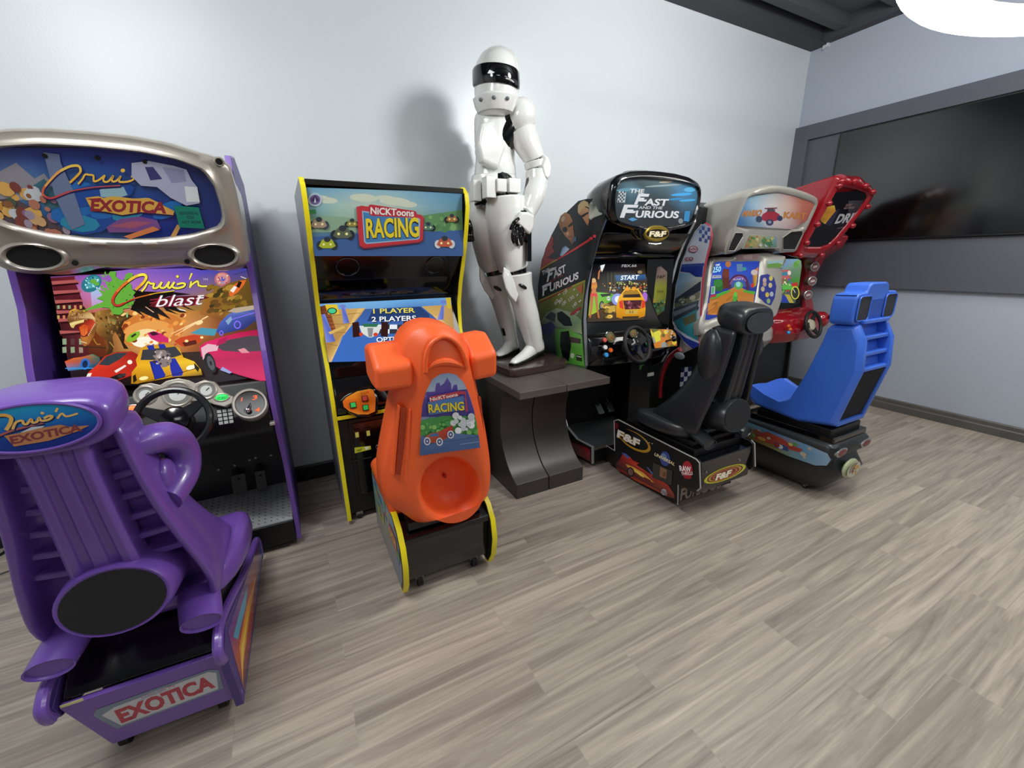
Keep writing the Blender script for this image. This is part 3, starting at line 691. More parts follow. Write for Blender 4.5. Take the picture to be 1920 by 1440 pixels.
sc.poly([(70, 235), (100, 150), (150, 128), (220, 150), (250, 100), (290, 150), (340, 185), (375, 235), (385, 290), (350, 250), (290, 238), (200, 262), (110, 292), (75, 272)], ['8a5a34', 'd8a040', 'e8b848', '9a7038', '4a2c14', '7a4c20', 'd8b070', 'e8c890', 'a87040', 'c89058', '9a6838', '7a5430', '8a6034', '6a4428'])
sc.scatter(30, (90, 165, 330, 250), ['a87c48', '7a5430', 'c09458', '60402a'], 4, 11, 14)
sc.poly([(98, 292), (150, 272), (205, 262), (262, 250), (256, 282), (200, 296), (162, 312), (142, 348), (116, 336)], 'd8c070')
for i in range(9): sc.poly([(106+i*17, 300-i*5), (120+i*17, 296-i*5), (113+i*17, 326-i*5)], 'f4e4a0')
for i in range(8): sc.poly([(305+i*10, 432-i*17), (316+i*10, 424-i*17), (303+i*10, 412-i*17)], 'e8d8a8')
for i in range(6): sc.poly([(222+i*12, 500+i*3), (232+i*12, 503+i*3), (224+i*12, 482+i*3)], 'f0e0a0')
sc.ell(262, 160, 10, 7, 'ffd040'); sc.poly([(225, 150), (252, 105), (285, 148), (262, 140)], '2c180c')
sc.line([(365, 460), (400, 520), (440, 525)], 13, 'a87830'); sc.line([(540, 500), (560, 520), (590, 560)], 9, 'c89040')
sc.cr = (80, 480, 4)
sc.line([(300, 690), (500, 700)], 10, '3a2c18')
# small cars behind
sc.poly([(645, 650), (660, 610), (700, 585), (745, 575), (750, 600), (720, 640), (670, 660)], '86b82c'); sc.poly([(680, 612), (715, 590), (722, 602), (690, 625)], '20301c')
sc.poly([(800, 590), (850, 575), (900, 590), (960, 630), (960, 660), (880, 655), (830, 630)], 'd0286c'); sc.poly([(815, 585), (860, 580), (890, 600), (840, 610)], '401028')
sc.poly([(1000, 650), (1050, 620), (1150, 600), (1220, 615), (1190, 660), (1060, 690)], 'c84420'); sc.poly([(1060, 660), (1160, 640), (1170, 670), (1080, 690)], '5a1c10'); sc.ell(1092, 648, 14, 10, 'ffe8a0'); sc.ell(1205, 622, 12, 9, 'ffe8a0')
sc.poly([(1120, 590), (1200, 550), (1320, 560), (1300, 610), (1180, 600)], '4a98b0')
sc.poly([(1310, 580), (1340, 510), (1400, 450), (1450, 430), (1620, 400), (1640, 470), (1520, 560), (1380, 590), (1340, 600)], ['3c50a0', '4a62b8', '5a70c0', '6a7cc8', '48509c', '303878', '283070', '303c88', '38489c'])
sc.poly([(1395, 430), (1440, 405), (1610, 380), (1615, 410), (1460, 440)], 'b8a890'); sc.ring(1468, 528, 22, 26, 8, '8c70ff'); sc.ring(1350, 590, 12, 16, 6, '8c70ff'); sc.line([(1420, 490), (1620, 430)], 6, '8c70ff', False)
sc.poly([(1380, 500), (1420, 465), (1430, 490), (1400, 530)], '88a8c8')
# left blue/orange car
sc.poly([(195, 800), (260, 775), (330, 765), (400, 745), (450, 770), (460, 810), (420, 850), (220, 870)], ['d85a24', 'e06a2c', 'd0582c', '4a8a70', '3a6a58', '30505c', '20343c', '3c7cb0']); sc.ell(345, 820, 34, 42, '2c6cc8', 10); sc.ell(345, 820, 20, 28, '16284c', 10); sc.line([(200, 852), (440, 850)], 6, '3ca0e8', False)
# red coupe
sc.poly([(345, 960), (370, 880), (440, 820), (490, 760), (580, 730), (690, 725), (730, 745), (735, 830), (700, 900), (560, 950), (430, 975)], ['b82418', 'd8301c', 'e03c24', 'c02c18', 'a82818', 'b02c1c', '981c14', 'b0241a', 'c02a1c', '8c1810', 'a02014'])
sc.poly([(445, 825), (500, 765), (580, 738), (660, 735), (600, 785), (520, 830)], '343c44'); sc.poly([(560, 870), (640, 825), (650, 835), (575, 885)], 'f0e8e0'); sc.poly([(365, 890), (395, 885), (385, 915), (350, 925)], 'fff0e0'); sc.ell(675, 805, 18, 16, 'fff8e0')
sc.poly([(360, 965), (500, 930), (600, 890), (640, 890), (640, 915), (520, 955), (380, 978)], '1c1412'); sc.poly([(580, 905), (640, 885), (650, 900), (600, 925)], '383634')
# pink coupe
sc.poly([(1190, 690), (1230, 660), (1330, 625), (1480, 585), (1640, 560), (1680, 760), (1700, 940), (1640, 945), (1480, 900), (1330, 850), (1260, 800), (1200, 760)], ['d81c60', 'e02468', 'd82060', 'c01850', 'a01440', 'b81850', 'd82460', 'b81450', 'c01c58', 'c81c5c', 'c01850', 'd02060'])
sc.poly([(1310, 690), (1400, 640), (1560, 610), (1648, 610), (1665, 720), (1500, 730), (1360, 720)], '4a424a'); sc.poly([(1200, 700), (1250, 670), (1330, 680), (1320, 720), (1250, 730), (1215, 790)], 'e8b8c4'); sc.poly([(1330, 640), (1400, 615), (1380, 660), (1310, 690)], 'b01850')
sc.ell(1268, 812, 38, 78, '14141a', -18); sc.ell(1272, 812, 24, 56, '50545a', -18); sc.ell(1272, 812, 8, 18, '16161a', -18)
sc.poly([(1470, 712), (1520, 700), (1560, 735), (1500, 738)], 'e0909c'); sc.poly([(1360, 840), (1430, 880), (1410, 890), (1340, 862)], '98a0d8')
# yellow striped racer
sc.poly([(685, 965), (690, 880), (730, 830), (720, 790), (760, 700), (800, 680), (960, 670), (1040, 700), (1070, 770), (1150, 800), (1200, 860), (1210, 900), (1160, 905), (1000, 915), (860, 940), (740, 965)], ['a87410', 'd89818', 'f0b420', 'e8a81c', 'd89c1c', 'c8901c', 'c8901c', 'd89c1c', 'e8b01c', 'f4c828', 'e0a81c', '80600c', 'a07810', 'c89418', 'd89c18', 'b88410'])
sc.poly([(755, 790), (770, 715), (1010, 690), (1060, 750), (1000, 770), (860, 790)], '3a3a40'); sc.poly([(800, 684), (850, 678), (860, 712), (815, 716)], '2430a0'); sc.poly([(885, 674), (930, 671), (945, 700), (895, 706)], '2430a0')
sc.poly([(820, 800), (880, 790), (940, 900), (930, 918), (862, 935), (840, 870)], '2430a4'); sc.poly([(965, 780), (1010, 775), (1070, 880), (1060, 905), (990, 912), (975, 860)], '2430a4')
sc.poly([(845, 760), (870, 718), (930, 715), (975, 745), (985, 800), (950, 840), (915, 845), (880, 800)], '8a7c78'); sc.scatter(26, (855, 730, 975, 830), ['d8ccc8', '3a3438', 'b8a8a4', '5a5058'], 5, 12, 15)
sc.ell(780, 925, 34, 14, 'fff0a0', -10); sc.ell(1125, 845, 34, 16, 'ffffe0', -15); sc.poly([(700, 910), (720, 895), (730, 940), (705, 960)], '1c1408'); sc.poly([(1150, 810), (1190, 850), (1180, 880), (1155, 850)], '1c1408'); sc.line([(740, 965), (900, 925), (1100, 870), (1170, 850)], 4, '1a1408')
sc.line([(870, 800), (830, 800), (862, 935)], 3, '101020', False)
# paint splat and logo
R2 = random.Random(3)
sc.cr = (200, 500, 6.35)
sc.poly([(330, 300), (450, 325), (850, 335), (1035, 358), (760, 385), (620, 440), (600, 480), (700, 560), (800, 655), (640, 585), (670, 665), (520, 600), (430, 560), (490, 628), (380, 560), (320, 540), (380, 420)], '17120f')
sc.poly([(690, 490), (850, 505), (985, 575), (900, 572), (760, 530), (890, 600), (740, 555)], '17120f'); sc.poly([(900, 490), (960, 497), (1078, 552), (1000, 530)], '17120f')
sc.poly([(490, 505), (505, 505), (600, 570), (585, 572)], 'e8b8a0'); sc.poly([(860, 520), (960, 545), (975, 560), (900, 545)], 'f4ece4')
sc.poly([(620, 420), (800, 385), (1160, 375), (1250, 395), (1100, 440), (1060, 490), (900, 500), (640, 515), (540, 500)], '5c1820')
G = [(60, 125), (90, 92), (155, 95), (150, 150), (190, 185), (245, 200), (265, 130), (300, 108), (352, 118), (348, 160), (270, 190), (330, 245), (338, 300), (382, 335), (350, 380), (362, 465), (330, 500), (285, 480), (322, 520), (235, 530), (242, 565), (200, 602), (120, 592), (80, 522), (-10, 515), (-60, 480), (20, 440), (-70, 410), (0, 370), (-60, 300), (30, 330), (10, 280), (72, 315), (40, 240), (22, 190), (62, 225), (110, 200), (92, 160)]
sc.poly([(x+5, y+6) for x, y in G], '10200c'); sc.poly(G, '66ac3e')
sc.ell(-110, 210, 38, 26, '66ac3e'); sc.ell(-70, 240, 30, 20, '66ac3e'); sc.ell(283, 600, 12, 34, '8cb878'); sc.poly([(-240, 560), (-60, 470), (60, 480), (0, 515)], '66ac3e')
sc.scatter(34, (60, 180, 340, 560), ['18380c', '3c7a24', '7cc04c'], 3, 9, 16); sc.scatter(12, (-40, 90, 60, 300), ['66ac3e'], 5, 14, 17)
scr = [(385, 312), (430, 275), (475, 230), (508, 178), (502, 145), (462, 134), (380, 160), (290, 220), (200, 300), (137, 385), (120, 440), (142, 485), (190, 495), (260, 465), (380, 412), (500, 380), (620, 352), (730, 337), (838, 322)]
CC = ['e8a030', 'f0c830', 'f4e048', 'f8e850', 'f0c040', 'e07030', 'd04030', 'c83830', 'c03830', 'c03828', 'd06828', 'e8b030', 'f0d830']
sc.line([(x+3, y+4) for x, y in scr], [42, 44, 42, 40, 34, 24, 18], '17100c'); sc.line(scr, [30, 32, 30, 30, 24, 14, 10], CC)
r_ = [(455, 332), (495, 285), (530, 222), (562, 240), (602, 240), (592, 270), (596, 292), (642, 284), (692, 222), (672, 268), (690, 290), (732, 280), (778, 218), (762, 268), (786, 290), (838, 220), (815, 270), (845, 290), (892, 290), (946, 272), (962, 242), (925, 234), (868, 248)]
sc.line([(x+3, y+4) for x, y in r_], 35, '17100c'); sc.line(r_, 23, 'f2e650'); sc.ell(876, 158, 21, 20, '17100c'); sc.ell(874, 156, 17, 16, 'f2e650')
for p_, w1, w2 in (([(1042, 118), (1012, 192)], [30, 18], [22, 12]), ([(1018, 286), (1042, 250), (1105, 210), (1116, 235), (1122, 260), (1165, 270), (1218, 268)], 32, 21), ([(1034, 212), (1018, 286)], 30, 20)): sc.line(p_, w1, '17100c', len(p_) > 2)
for p_, w1, w2 in (([(1042, 118), (1012, 192)], [30, 18], [22, 12]), ([(1018, 286), (1042, 250), (1105, 210), (1116, 235), (1122, 260), (1165, 270), (1218, 268)], 32, 21), ([(1034, 212), (1018, 286)], 30, 20)): sc.line(p_, w2, 'f2e650', len(p_) > 2)
sc.cr = (80, 480, 4)
sc.text('TM', (1216, 208), (1252, 207), (1218, 192), 'c8b8e0', 0)
sc.text('blast', (870, 402), (1206, 384), (908, 318), 'f4f0f4', 0.0, shadow=('a01c38', (-10, 4)))
sc.line([(1180, 322), (1225, 318)], 9, 'f4f0f4', False); sc.line([(830, 352), (900, 342)], 6, 'b02c3c', False); sc.line([(830, 375), (880, 365)], 5, 'b02c3c', False)
scr_o = sc.done(A, 'screen', SCREEN)
bz = MB(); oo = [atP(80+x/4, 480+y/4, V(sP)-V(sN).normalized()*.004, sN) for x, y in OUT]
# dashboard
dP, dN = (CX, -.93, .9), (0, -.8, .55)
dn = V(dN).normalized()
dash = MB().yz([(-.6, .6), (-.80, .66), (-.86, .72), (-.88, .79), (-.80, .93), (-.69, .955), (-.6, .95)], -.866, -.134)
db = A.w('dashboard', dash, BLK, bevel=0.01)
def onD(x, y, off=0.0): return atP(x, y, (CX, -.86, .82), V((0, -.86, .5)))+dn*off
# the gauges stand up in a silver cowl
gP, gN = (CX, -.83, .93), V((0, -.9, .42))
def gz(x, y, off=0): return atP(x, y, gP, gN)+gN.normalized()*off
cow = [(250, 735), (262, 722), (282, 718), (300, 722), (312, 714), (335, 709), (356, 713), (368, 719), (385, 712), (404, 716), (416, 728), (424, 738), (440, 744), (442, 756), (424, 764), (404, 760), (385, 752), (360, 754), (352, 776), (300, 780), (270, 768), (252, 752)]
L0 = [gz(*p) for p in cow]; cw = A.w('gauge_cowl', MB().loft([[p-gN.normalized()*.03 for p in L0], L0, [p+gN.normalized()*.012 for p in scale_loop(L0, .96)]]), SILV, bevel=0.003)
GAUGE = mat('gauge_white', 'c9ccc8', 0.3)
for (x, y, r) in ((275, 742, .036), (335, 740, .05), (388, 733, .036)):
    c = gz(x, y, .012); u = V((1, 0, 0)); v_ = gN.normalized().cross(u)
    g = A.w('gauge', MB().torus(c, u, v_, r, .006, 32, 8), SILV, cw); A.w('dial', MB().cyl(c-gN.normalized()*.004, c+gN.normalized()*.002, r*.95), mat('gauge_grey', '77756f', .4), g)
    A.w('dial_face', MB().cyl(c, c+gN.normalized()*.003, r*.6), GAUGE, g); A.w('needle', MB().tube([c+gN.normalized()*.005, c+gN.normalized()*.005+u*r*.35+v_*r*.3], .0015, 6), BLK, g)
g1 = A.w('start_button', MB().ell(gz(417, 746, .014), .024, .01, .013), emis('green_lit', '27d65a', 1.0)); A.w('button_bezel', MB().torus(gz(417, 746, .012), (1, 0, 0), gN.cross(V((1, 0, 0))), .027, .004, 28, 8, .016), SILV, g1)
g2 = A.w('view_button', MB().ell(gz(250, 768, .014), .024, .01, .013), emis('orange_lit', 'f0783a', .9)); A.w('button_bezel', MB().torus(gz(250, 768, .012), (1, 0, 0), gN.cross(V((1, 0, 0))), .027, .004, 28, 8, .016), SILV, g2)
tx = Art(gz(417, 746, .026), gN, (0, 0, 1)); tx.text('START', (408, 749), (427, 747), (408, 744), '0c5a28', .01); tx.done(A, 'start_lettering', PRINT, g1)
# shifter pod
c = gz(470, 758, .01); u = V((1, 0, 0)); gn = gN.normalized(); v_ = gn.cross(u)
po = A.w('shifter_pod', MB().loft([[c+(u*cos(2*pi*k/40)+v_*sin(2*pi*k/40))*r+gn*d for k in range(40)] for r, d in ((.075, -.06), (.072, .0), (.066, .014), (.058, .014), (.054, .0), (.054, -.004))]), SILV, ang=60)
A.w('shifter_gate', MB().cyl(c-gn*.003, c+gn*.0015, .0545, n=36), BLKG, po)
ga = Art(c+gn*.002, gN, (80, 480, 4))
for s_, a, b_, t in (('1', (1486, 1090), (1496, 1088), (1490, 1062)), ('3', (1572, 1080), (1610, 1072), (1574, 1048)), ('4', (1590, 1172), (1630, 1165), (1592, 1140))): ga.text(s_, a, b_, t, 'ff7448', .03)
ga.done(A, 'gear_numbers', artmat('amber_numbers', True, .3, 1.0), po)
A.w('shifter_stick', MB().tube([c+gn*.0, c+gn*.02-v_*.02-u*.008], .006, 8).ell(c+gn*.03-v_*.03-u*.012, .013, .013, .013), CHR, po)
# keypad
kp = [onD(406, 770), onD(436, 766), onD(440, 794), onD(411, 799)]
kb = A.w('keypad', MB().prism([p+dn*.002 for p in kp], dn*.004), BLKG)
for r in range(4):
    for q in range(3):
        f = lambda a, b_: (kp[0].lerp(kp[1], a)).lerp(kp[3].lerp(kp[2], a), b_)+dn*.005
        a0, a1, b0, b1 = (q+.1)/3, (q+.88)/3, (r+.1)/4, (r+.85)/4
        A.w('key', MB().prism([f(a0, b0), f(a1, b0), f(a1, b1), f(a0, b1)], dn*.004), mat('grey_key', 'a8aaa8', .35), kb)
wc = atY(326, 787, -1.03)
wheel_part(A, wc, (0, -.92, .4), .118, .0135, m=mat('satin_black_rim', '101012', .3, coat=.3), hubm=BLKG, spokes=(60, 180, 300))
# lower front, pedals, tread plate
A.w('kick_panel', MB().yz([(-.40, .2), (-.46, .58), (-.455, .62), (-.38, .62), (-.38, .2)], -.86, -.14), BLK, bevel=0.003)
for px in ((440, 872), (468, 862), (479, 858), (508, 853), (410, 880)):
    c = atY(*px, -.43); A.w('screw', MB().cyl(c+V((0, .01, 0)), c-V((0, .006, 0)), .006, n=10), STEEL)
for x0_, x1_, zt, y in ((432, 460, 905, -.50), (478, 498, 900, -.51)):
    a, b_ = atY(x0_, zt, y), atY(x1_, zt-6, y)
    pd = A.w('pedal', MB().hexa([(a.x, y, .24), (b_.x, y, .24), (b_.x, y+.04, .34), (a.x, y+.04, .34)], (0, .012, .002)), mat('worn_steel', '3a3834', .45, metal=.7), bevel=.003)
    A.w('pedal_arm', MB().tube([((a.x+b_.x)/2, y+.03, .31), ((a.x+b_.x)/2, -.39, .4)], .007, 8), BLK, pd)
tp = A.w('tread_plate', MB().yz([(-.40, .205), (-.76, .165), (-.76, .155), (-.40, .195)], -.862, -.137), mat('dull_steel', 'c8cacc', .36, metal=.35), smooth=False)
dm_ = MB(); e_ = V((0, -.36, -.04)).normalized()
for i in range(12):
    for j in range(26):
        c = V((-.85+j*.028, -.41, .2095))+e_*(.015+i*.029); c.z -= .0035
        d = V((1, 0, 0))*.0085*cos(RAD(45 if (i+j) % 2 else 45))+e_*(.0085*sin(RAD(45))); t = V((d.y, -d.x, 0)).normalized()*.0028
        if c.x > -.145: continue
        dm_.add([c-d, c+t, c+d, c-t, c+V((0, 0, .0022))], [(0, 1, 4), (1, 2, 4), (2, 3, 4), (3, 0, 4)])
A.w('tread_pattern', dm_, mat('polished_steel', 'c8cacc', .22, metal=1.0), tp, smooth=False)
A.w('step_box', MB().box((-.862, -.77, .035), (-.137, -.72, .158)), BLK, bevel=.006)
for x in (-.18, -.82): castor(A, x, -.70, local=False, r=.018, h=.05); castor(A, x, -.2, local=False, r=.018, h=.05)
A.w('hinge', MB().box((-.15, -.90, .735), (-.128, -.86, .75)), SILV, bevel=.003)

# ---------------------------------------------------------------- violet seat
SV = Thing('racing_chair', 'violet moulded driving chair on a low violet base, back towards the camera', 'chair', (-.52, -1.70, 0), RAD(-2))
sh, hd = bucket_seat(SV, PURP, GRILLE, True, hk=.72)
sg = Art((0, 0, 0), (0, -1, 0)); sg.raw = True
sg.P = V((0, -.0885, 1.118)); sg.U = V((1, 0, 0)); sg.N = V((0, -1, .1)).normalized(); sg.W = sg.N.cross(sg.U)
if sg.W.z < 0: sg.W = -sg.W
sg.clip = [V((cos(2*pi*k/40)*.108, sin(2*pi*k/40)*.05)) for k in range(40)]
sg.grid([(-.115, .055), (.115, .055), (.115, -.055), (-.115, -.055)], [['2a98b8', '2a9cc0', '2890b8'], ['2470a8', '2470b0', '2066a8'], ['1f3f88', '203c8c', '1c3480'], ['1c2c70', '1c2870', '1a2468']])
rs = [(-.04, .003), (-.03, .018), (-.028, .03), (-.042, .036), (-.072, .028), (-.097, .002), (-.096, -.012), (-.07, -.012), (-.03, .001), (.02, .009)]
sg.line([(x+.0012, y-.002) for x, y in rs], .008, '20284c'); sg.line(rs, [.0065, .006, .004], ['d8a858', 'd8a050', 'c07050', 'a85858'])
rs = [(-.03, .003), (-.022, .017), (-.012, .019), (-.011, .012), (-.006, .011), (.002, .02), (.003, .012), (.01, .013), (.015, .021), (.017, .014), (.028, .014), (.036, .02), (.03, .022), (.022, .018)]
sg.line([(x+.0012, y-.002) for x, y in rs], .0065, '20284c'); sg.line(rs, .0045, 'dcae60'); sg.ell(.022, .03, .003, .003, 'dcae60')
sg.line([(.048, .037), (.043, .029)], .004, 'dcae60', False); sg.line([(.043, .014), (.052, .024), (.057, .017), (.066, .017), (.078, .02)], .004, 'dcae60')
sg.poly([(-.02, -.006), (0, .003), (.02, .002), (.01, -.006)], 'b8c0c8')
sg.poly([(-.045, -.008), (-.015, -.006), (.01, -.002), (.045, .0), (.06, -.008), (.092, -.01), (.07, -.02), (.045, -.026), (.02, -.032), (-.035, -.034)], 'b07850'); sg.text('EXOTICA', (-.038, -.028), (.078, -.02), (-.038, -.011), '7c3c40', .04)
sg.I = None
def done_local(a, T, name, m, parent=None):
    class F: pass
    f = F(); f.I = Matrix(); f.o = T.o; return a.done(f, name, m, parent)
done_local(sg, SV, 'badge', GLOSSPRINT, hd)
SV.l('badge_rim', MB().torus((0, -.086, 1.118), (1, 0, 0), (0, .1, 1), .11, .0045, 44, 8, .052), PURP, hd)
# base
SV.l('base_box', MB().yz([(.06, .08), (.83, .08), (.83, .15), (.5, .24), (.3, .38), (.14, .38), (.06, .31)], -.12, .175), BLK, bevel=.006)
rp = MB().prism([(-.128, .035, .09), (.205, .035, .09), (.178, -.008, .315), (-.178, -.008, .315)], (0, .016, .004))
pb = SV.l('rear_panel', rp, PURP, bevel=.003)
SV.l('slide_plate', MB().yz([(.0, .33), (.09, .40), (.30, .43), (.5, .43), (.5, .40), (.12, .36), (.02, .315)], -.17, .17), BLKG, bevel=.004)
for s in (-1, 1):
    x = s*.192
    SV.l('side_panel', MB().yz([(.03, .06) if s > 0 else (.0, .28), (.88, .05) if s > 0 else (.5, .07), (.84, .05), (.85, .14), (.6, .20), (.42, .25), (.22, .32), (.05, .37), (-.02, .33)], x-.011, x+.011), PURPD, bevel=.004)
    SV.l('side_rail', MB().tube(crom([(x, -.018, .30), (x, -.033, .325), (x, -.03, .36), (x, .04, .385), (x, .22, .335), (x, .42, .265), (x, .6, .215), (x, .845, .155), (x, .85, .06)], 5), .015, 10), PURP)
ar = Art((0, 0, 0), (0, 1, 0)); ar.raw = True; ar.P = V((.2035, .03, .0)); ar.U = V((0, 1, 0)); ar.W = V((0, 0, 1)); ar.N = V((1, 0, 0))
ar.grid([(.02, .34), (.82, .15), (.82, .07), (.03, .07)], [['5a3a9c', '50348c', '503890'], ['c04820', 'd86a24', '3a60a8'], ['20184c', '30205c', '284878']])
ar.poly([(.03, .1), (.1, .2), (.3, .19), (.6, .12), (.3, .14), (.1, .13)], 'f0a030'); ar.poly([(.05, .13), (.12, .18), (.35, .16), (.15, .15)], 'f8d850'); ar.poly([(.06, .28), (.2, .26), (.4, .22), (.3, .2), (.1, .23)], '58a8c8'); ar.poly([(.1, .085), (.3, .09), (.5, .1), (.3, .11)], 'c03040'); done_local(ar, SV, 'side_graphic', GLOSSPRINT)
lb = Art((0, 0, 0), (0, -1, 0)); lb.raw = True
d_ = V((0, .035+.008, .09-.315)); lb.U = V((1, 0, 0)); lb.N = V((0, -.225, -.043)).normalized(); lb.W = lb.U.cross(lb.N); lb.W = -lb.W if lb.W.z < 0 else lb.W
lb.P = V((0, .0135, .2025))+lb.N*.0008
lb.poly([(-.128, .04), (-.115, .062), (.15, .066), (.17, .05), (.165, -.045), (-.1, -.05)], '76869a'); lb.poly([(-.112, .03), (-.08, .046), (.145, .056), (.162, .04), (.152, -.038), (-.088, -.042)], 'c4c6cc')
lb.poly([(-.03, .035), (0, .055), (.04, .056), (.03, .04)], '9fb0c0')
lb.text('EXOTICA', (-.085, -.03), (.148, -.02), (-.085, .032), 'b03848', .05); lb.text("CRUIS'N", (-.02, .041), (.06, .044), (-.02, .053), 'b88a90', .01)
done_local(lb, SV, 'name_sticker', GLOSSPRINT, pb)
SV.l('warning_label', MB().box((-.172, -.012, .318), (-.125, -.0105, .326)), mat('pale_yellow', 'c8c88a', .5), pb)
for x in (-.13, .13): castor(SV, x, .12, r=.035, h=.1); castor(SV, x, .75, r=.035, h=.1)
# ================================================================ cartoon racing cabinet with yellow edges
YEL = mat('yellow_moulding', 'e8d81a', 0.35)
ORG = mat('orange_rotomoulded_plastic', 'f8652c', 0.42, bump=0.1, bscale=400)
Nk = Thing('arcade_cabinet', 'tall black arcade cabinet with bright yellow edging, behind the orange chair', 'arcade machine', (.53, -.4, 0))
NX0, NX1 = .128, .925
profN = [(-.1, .03), (-.715, .03), (-.70, .35), (-.695, .62), (-.70, .72), (-.66, .9), (-.585, 1.05), (-.585, 1.2), (-.625, 1.32), (-.69, 1.45), (-.75, 1.6), (-.785, 1.72), (-.775, 1.78), (-.73, 1.815), (-.1, 1.815)]
for x0, x1 in ((NX0, NX0+.02), (NX1-.02, NX1)):
    Nk.w('side_panel', MB().yz(profN, x0, x1), BLK, bevel=.002)
    trim_path(Nk, [profN[i] for i in range(1, 15)], x0-.001, x1+.001, YEL, .006)
Nk.w('side_skin', MB().yz([(y*.995 if y<-.2 else y, z) for y, z in profN], NX0-.0015, NX0-.0005), mat('pale_grey_laminate', '9a9ea4', .4), smooth=False)
Nk.w('carcass', MB().yz([(-.1, .05), (-.68, .05), (-.675, .62), (-.60, .64), (-.48, .72), (-.45, 1.3), (-.60, 1.42), (-.66, 1.46), (-.70, 1.5), (-.735, 1.78), (-.70, 1.80), (-.1, 1.80)], NX0+.02, NX1-.02), BLK, bevel=.003)
Nk.w('top_trim', MB().box((NX0+.02, -.765, 1.785), (NX1-.02, -.72, 1.81)), mat('dark_metal', '22231f', .35, metal=.5), bevel=.003)
Nk.w('speaker_panel', MB().yz([(-.70, 1.485), (-.60, 1.36), (-.58, 1.37), (-.67, 1.495)], NX0+.02, NX1-.02), BLKG, bevel=.002)
for x in (.30, .76):
    c = V((x, -.655, 1.428)); nn = V((0, -.78, -.62)).normalized()
    Nk.w('speaker_ring', MB().torus(c, (1, 0, 0), nn.cross(V((1, 0, 0))), .055, .004, 32, 8), BLKG)
# marquee
mP, mN = V((.53, -.742, 1.64)), V((0, -.3, -.04))
M2 = Art(mP, mN, (540, 320, 4.5))
mc = [(125, 150), (1465, 190), (1470, 690), (200, 705)]; M2.poly(mc, '4a6c88'); M2.tri = []; M2.clip = [V((NX0+.021-mP.x, -.17)), V((NX1-.021-mP.x, -.17)), V((NX1-.021-mP.x, .148)), V((NX0+.021-mP.x, .148))]; M2.poly(mc, '4a6c88')
M2.grid([(120, 140), (1470, 185), (1470, 700), (205, 712)], [['5f93b4', '74a6be', '86b2c0', '84b0c0', '6b9cb8', '5588ac'], ['6b9fb4', '9cbcb4', 'b4c4b0', 'a8c0b4', '7ca4b4', '5c8c9c'], ['5c8468', '8cac90', '98b4a4', '88a898', '5c8c78', '4c7860'], ['5078a0', '5478a4', '4a6c9c', '486a9a', '42649a', '3c5c8c'], ['4c729c', '446898', '3c5f94', '385a90', '365688', '34507c']])
for (x, y, rx, ry) in ((330, 250, 90, 26), (640, 230, 120, 34), (900, 260, 130, 36), (820, 230, 80, 22), (1010, 285, 80, 26), (280, 225, 60, 16)): M2.ell(x, y, rx, ry, 'c2ccb8', 4)
M2.poly([(140, 340), (230, 325), (240, 360), (150, 375)], '3c8850'); M2.poly([(150, 420), (300, 380), (560, 400), (580, 520), (200, 520)], '84a488')
M2.poly([(1130, 380), (1470, 330), (1475, 500), (1200, 520)], '5a8858'); M2.poly([(200, 560), (600, 530), (1100, 520), (1480, 500), (1480, 720), (200, 720)], '3d5f94')
M2.scatter(14, (1200, 330, 1460, 500), ['4f8050', '6a9a5c', '7aa468'], 12, 30, 21)
# round emblem
M2.ell(228, 245, 60, 58, 'a8bcc8', 0); M2.ell(228, 245, 44, 42, '6a5888'); M2.poly([(195, 245), (228, 205), (262, 245), (248, 262), (208, 262)], '42305c'); M2.poly([(218, 270), (228, 225), (238, 270)], 'b8c4d0')
# plain karts in place of the drivers
def kart(a, x, y, k, body, wh='1a2028', seat='303840'):
    a.ell(x-52*k, y+18*k, 26*k, 32*k, wh); a.ell(x+52*k, y+18*k, 26*k, 32*k, wh); a.poly([(x-62*k, y+22*k), (x-40*k, y-20*k), (x-18*k, y-34*k), (x+18*k, y-34*k), (x+40*k, y-20*k), (x+62*k, y+22*k), (x+34*k, y+38*k), (x-34*k, y+38*k)], body)
    a.ell(x, y-26*k, 24*k, 20*k, seat); a.ell(x-26*k, y+10*k, 9*k, 9*k, 'f0e8a0'); a.ell(x+26*k, y+10*k, 9*k, 9*k, 'f0e8a0')
kart(M2, 330, 610, 1.15, 'a8b430', '28383c'); kart(M2, 460, 520, 1.3, '5a6450', '242c34'); kart(M2, 540, 440, .8, '8a8440', '242c34'); kart(M2, 1320, 600, 1.1, 'b85840', 'c8ccd0'); kart(M2, 1180, 470, .8, '507c6c'); kart(M2, 1380, 400, .8, '98703c'); kart(M2, 260, 440, 1.1, 'a08c78', '3c4850')
M2.poly([(578, 310), (620, 300), (1125, 380), (1145, 400), (1140, 590), (1110, 610), (640, 662), (600, 640), (578, 340)], '6a2c3c')
M2.poly([(575, 305), (620, 295), (1120, 372), (1142, 395), (1135, 580), (1105, 600), (640, 650), (600, 628)], 'b8343c')
M2.poly([(622, 338), (1100, 400), (1112, 410), (1108, 570), (1090, 580), (660, 618), (640, 600)], '8ab0c8'); M2.poly([(632, 350), (1095, 410), (1100, 566), (1085, 572), (665, 606), (650, 594)], '3f78a8')
M2.poly([(678, 292), (700, 285), (1070, 340), (1082, 352), (1078, 392), (1060, 398), (700, 380), (684, 366)], 'b02c38')
M2.text('NiCKToons', (694, 364), (1060, 386), (694, 306), 'dfdcd4', .03, outline=('6a2430', .02)); M2.text('RACING', (660, 562), (1104, 552), (652, 402), 'dcc828', .03, outline=('20283c', .035))
M2.tri = [t for t in M2.tri if t[0]]
M2.done(Nk, 'marquee', PRINT)
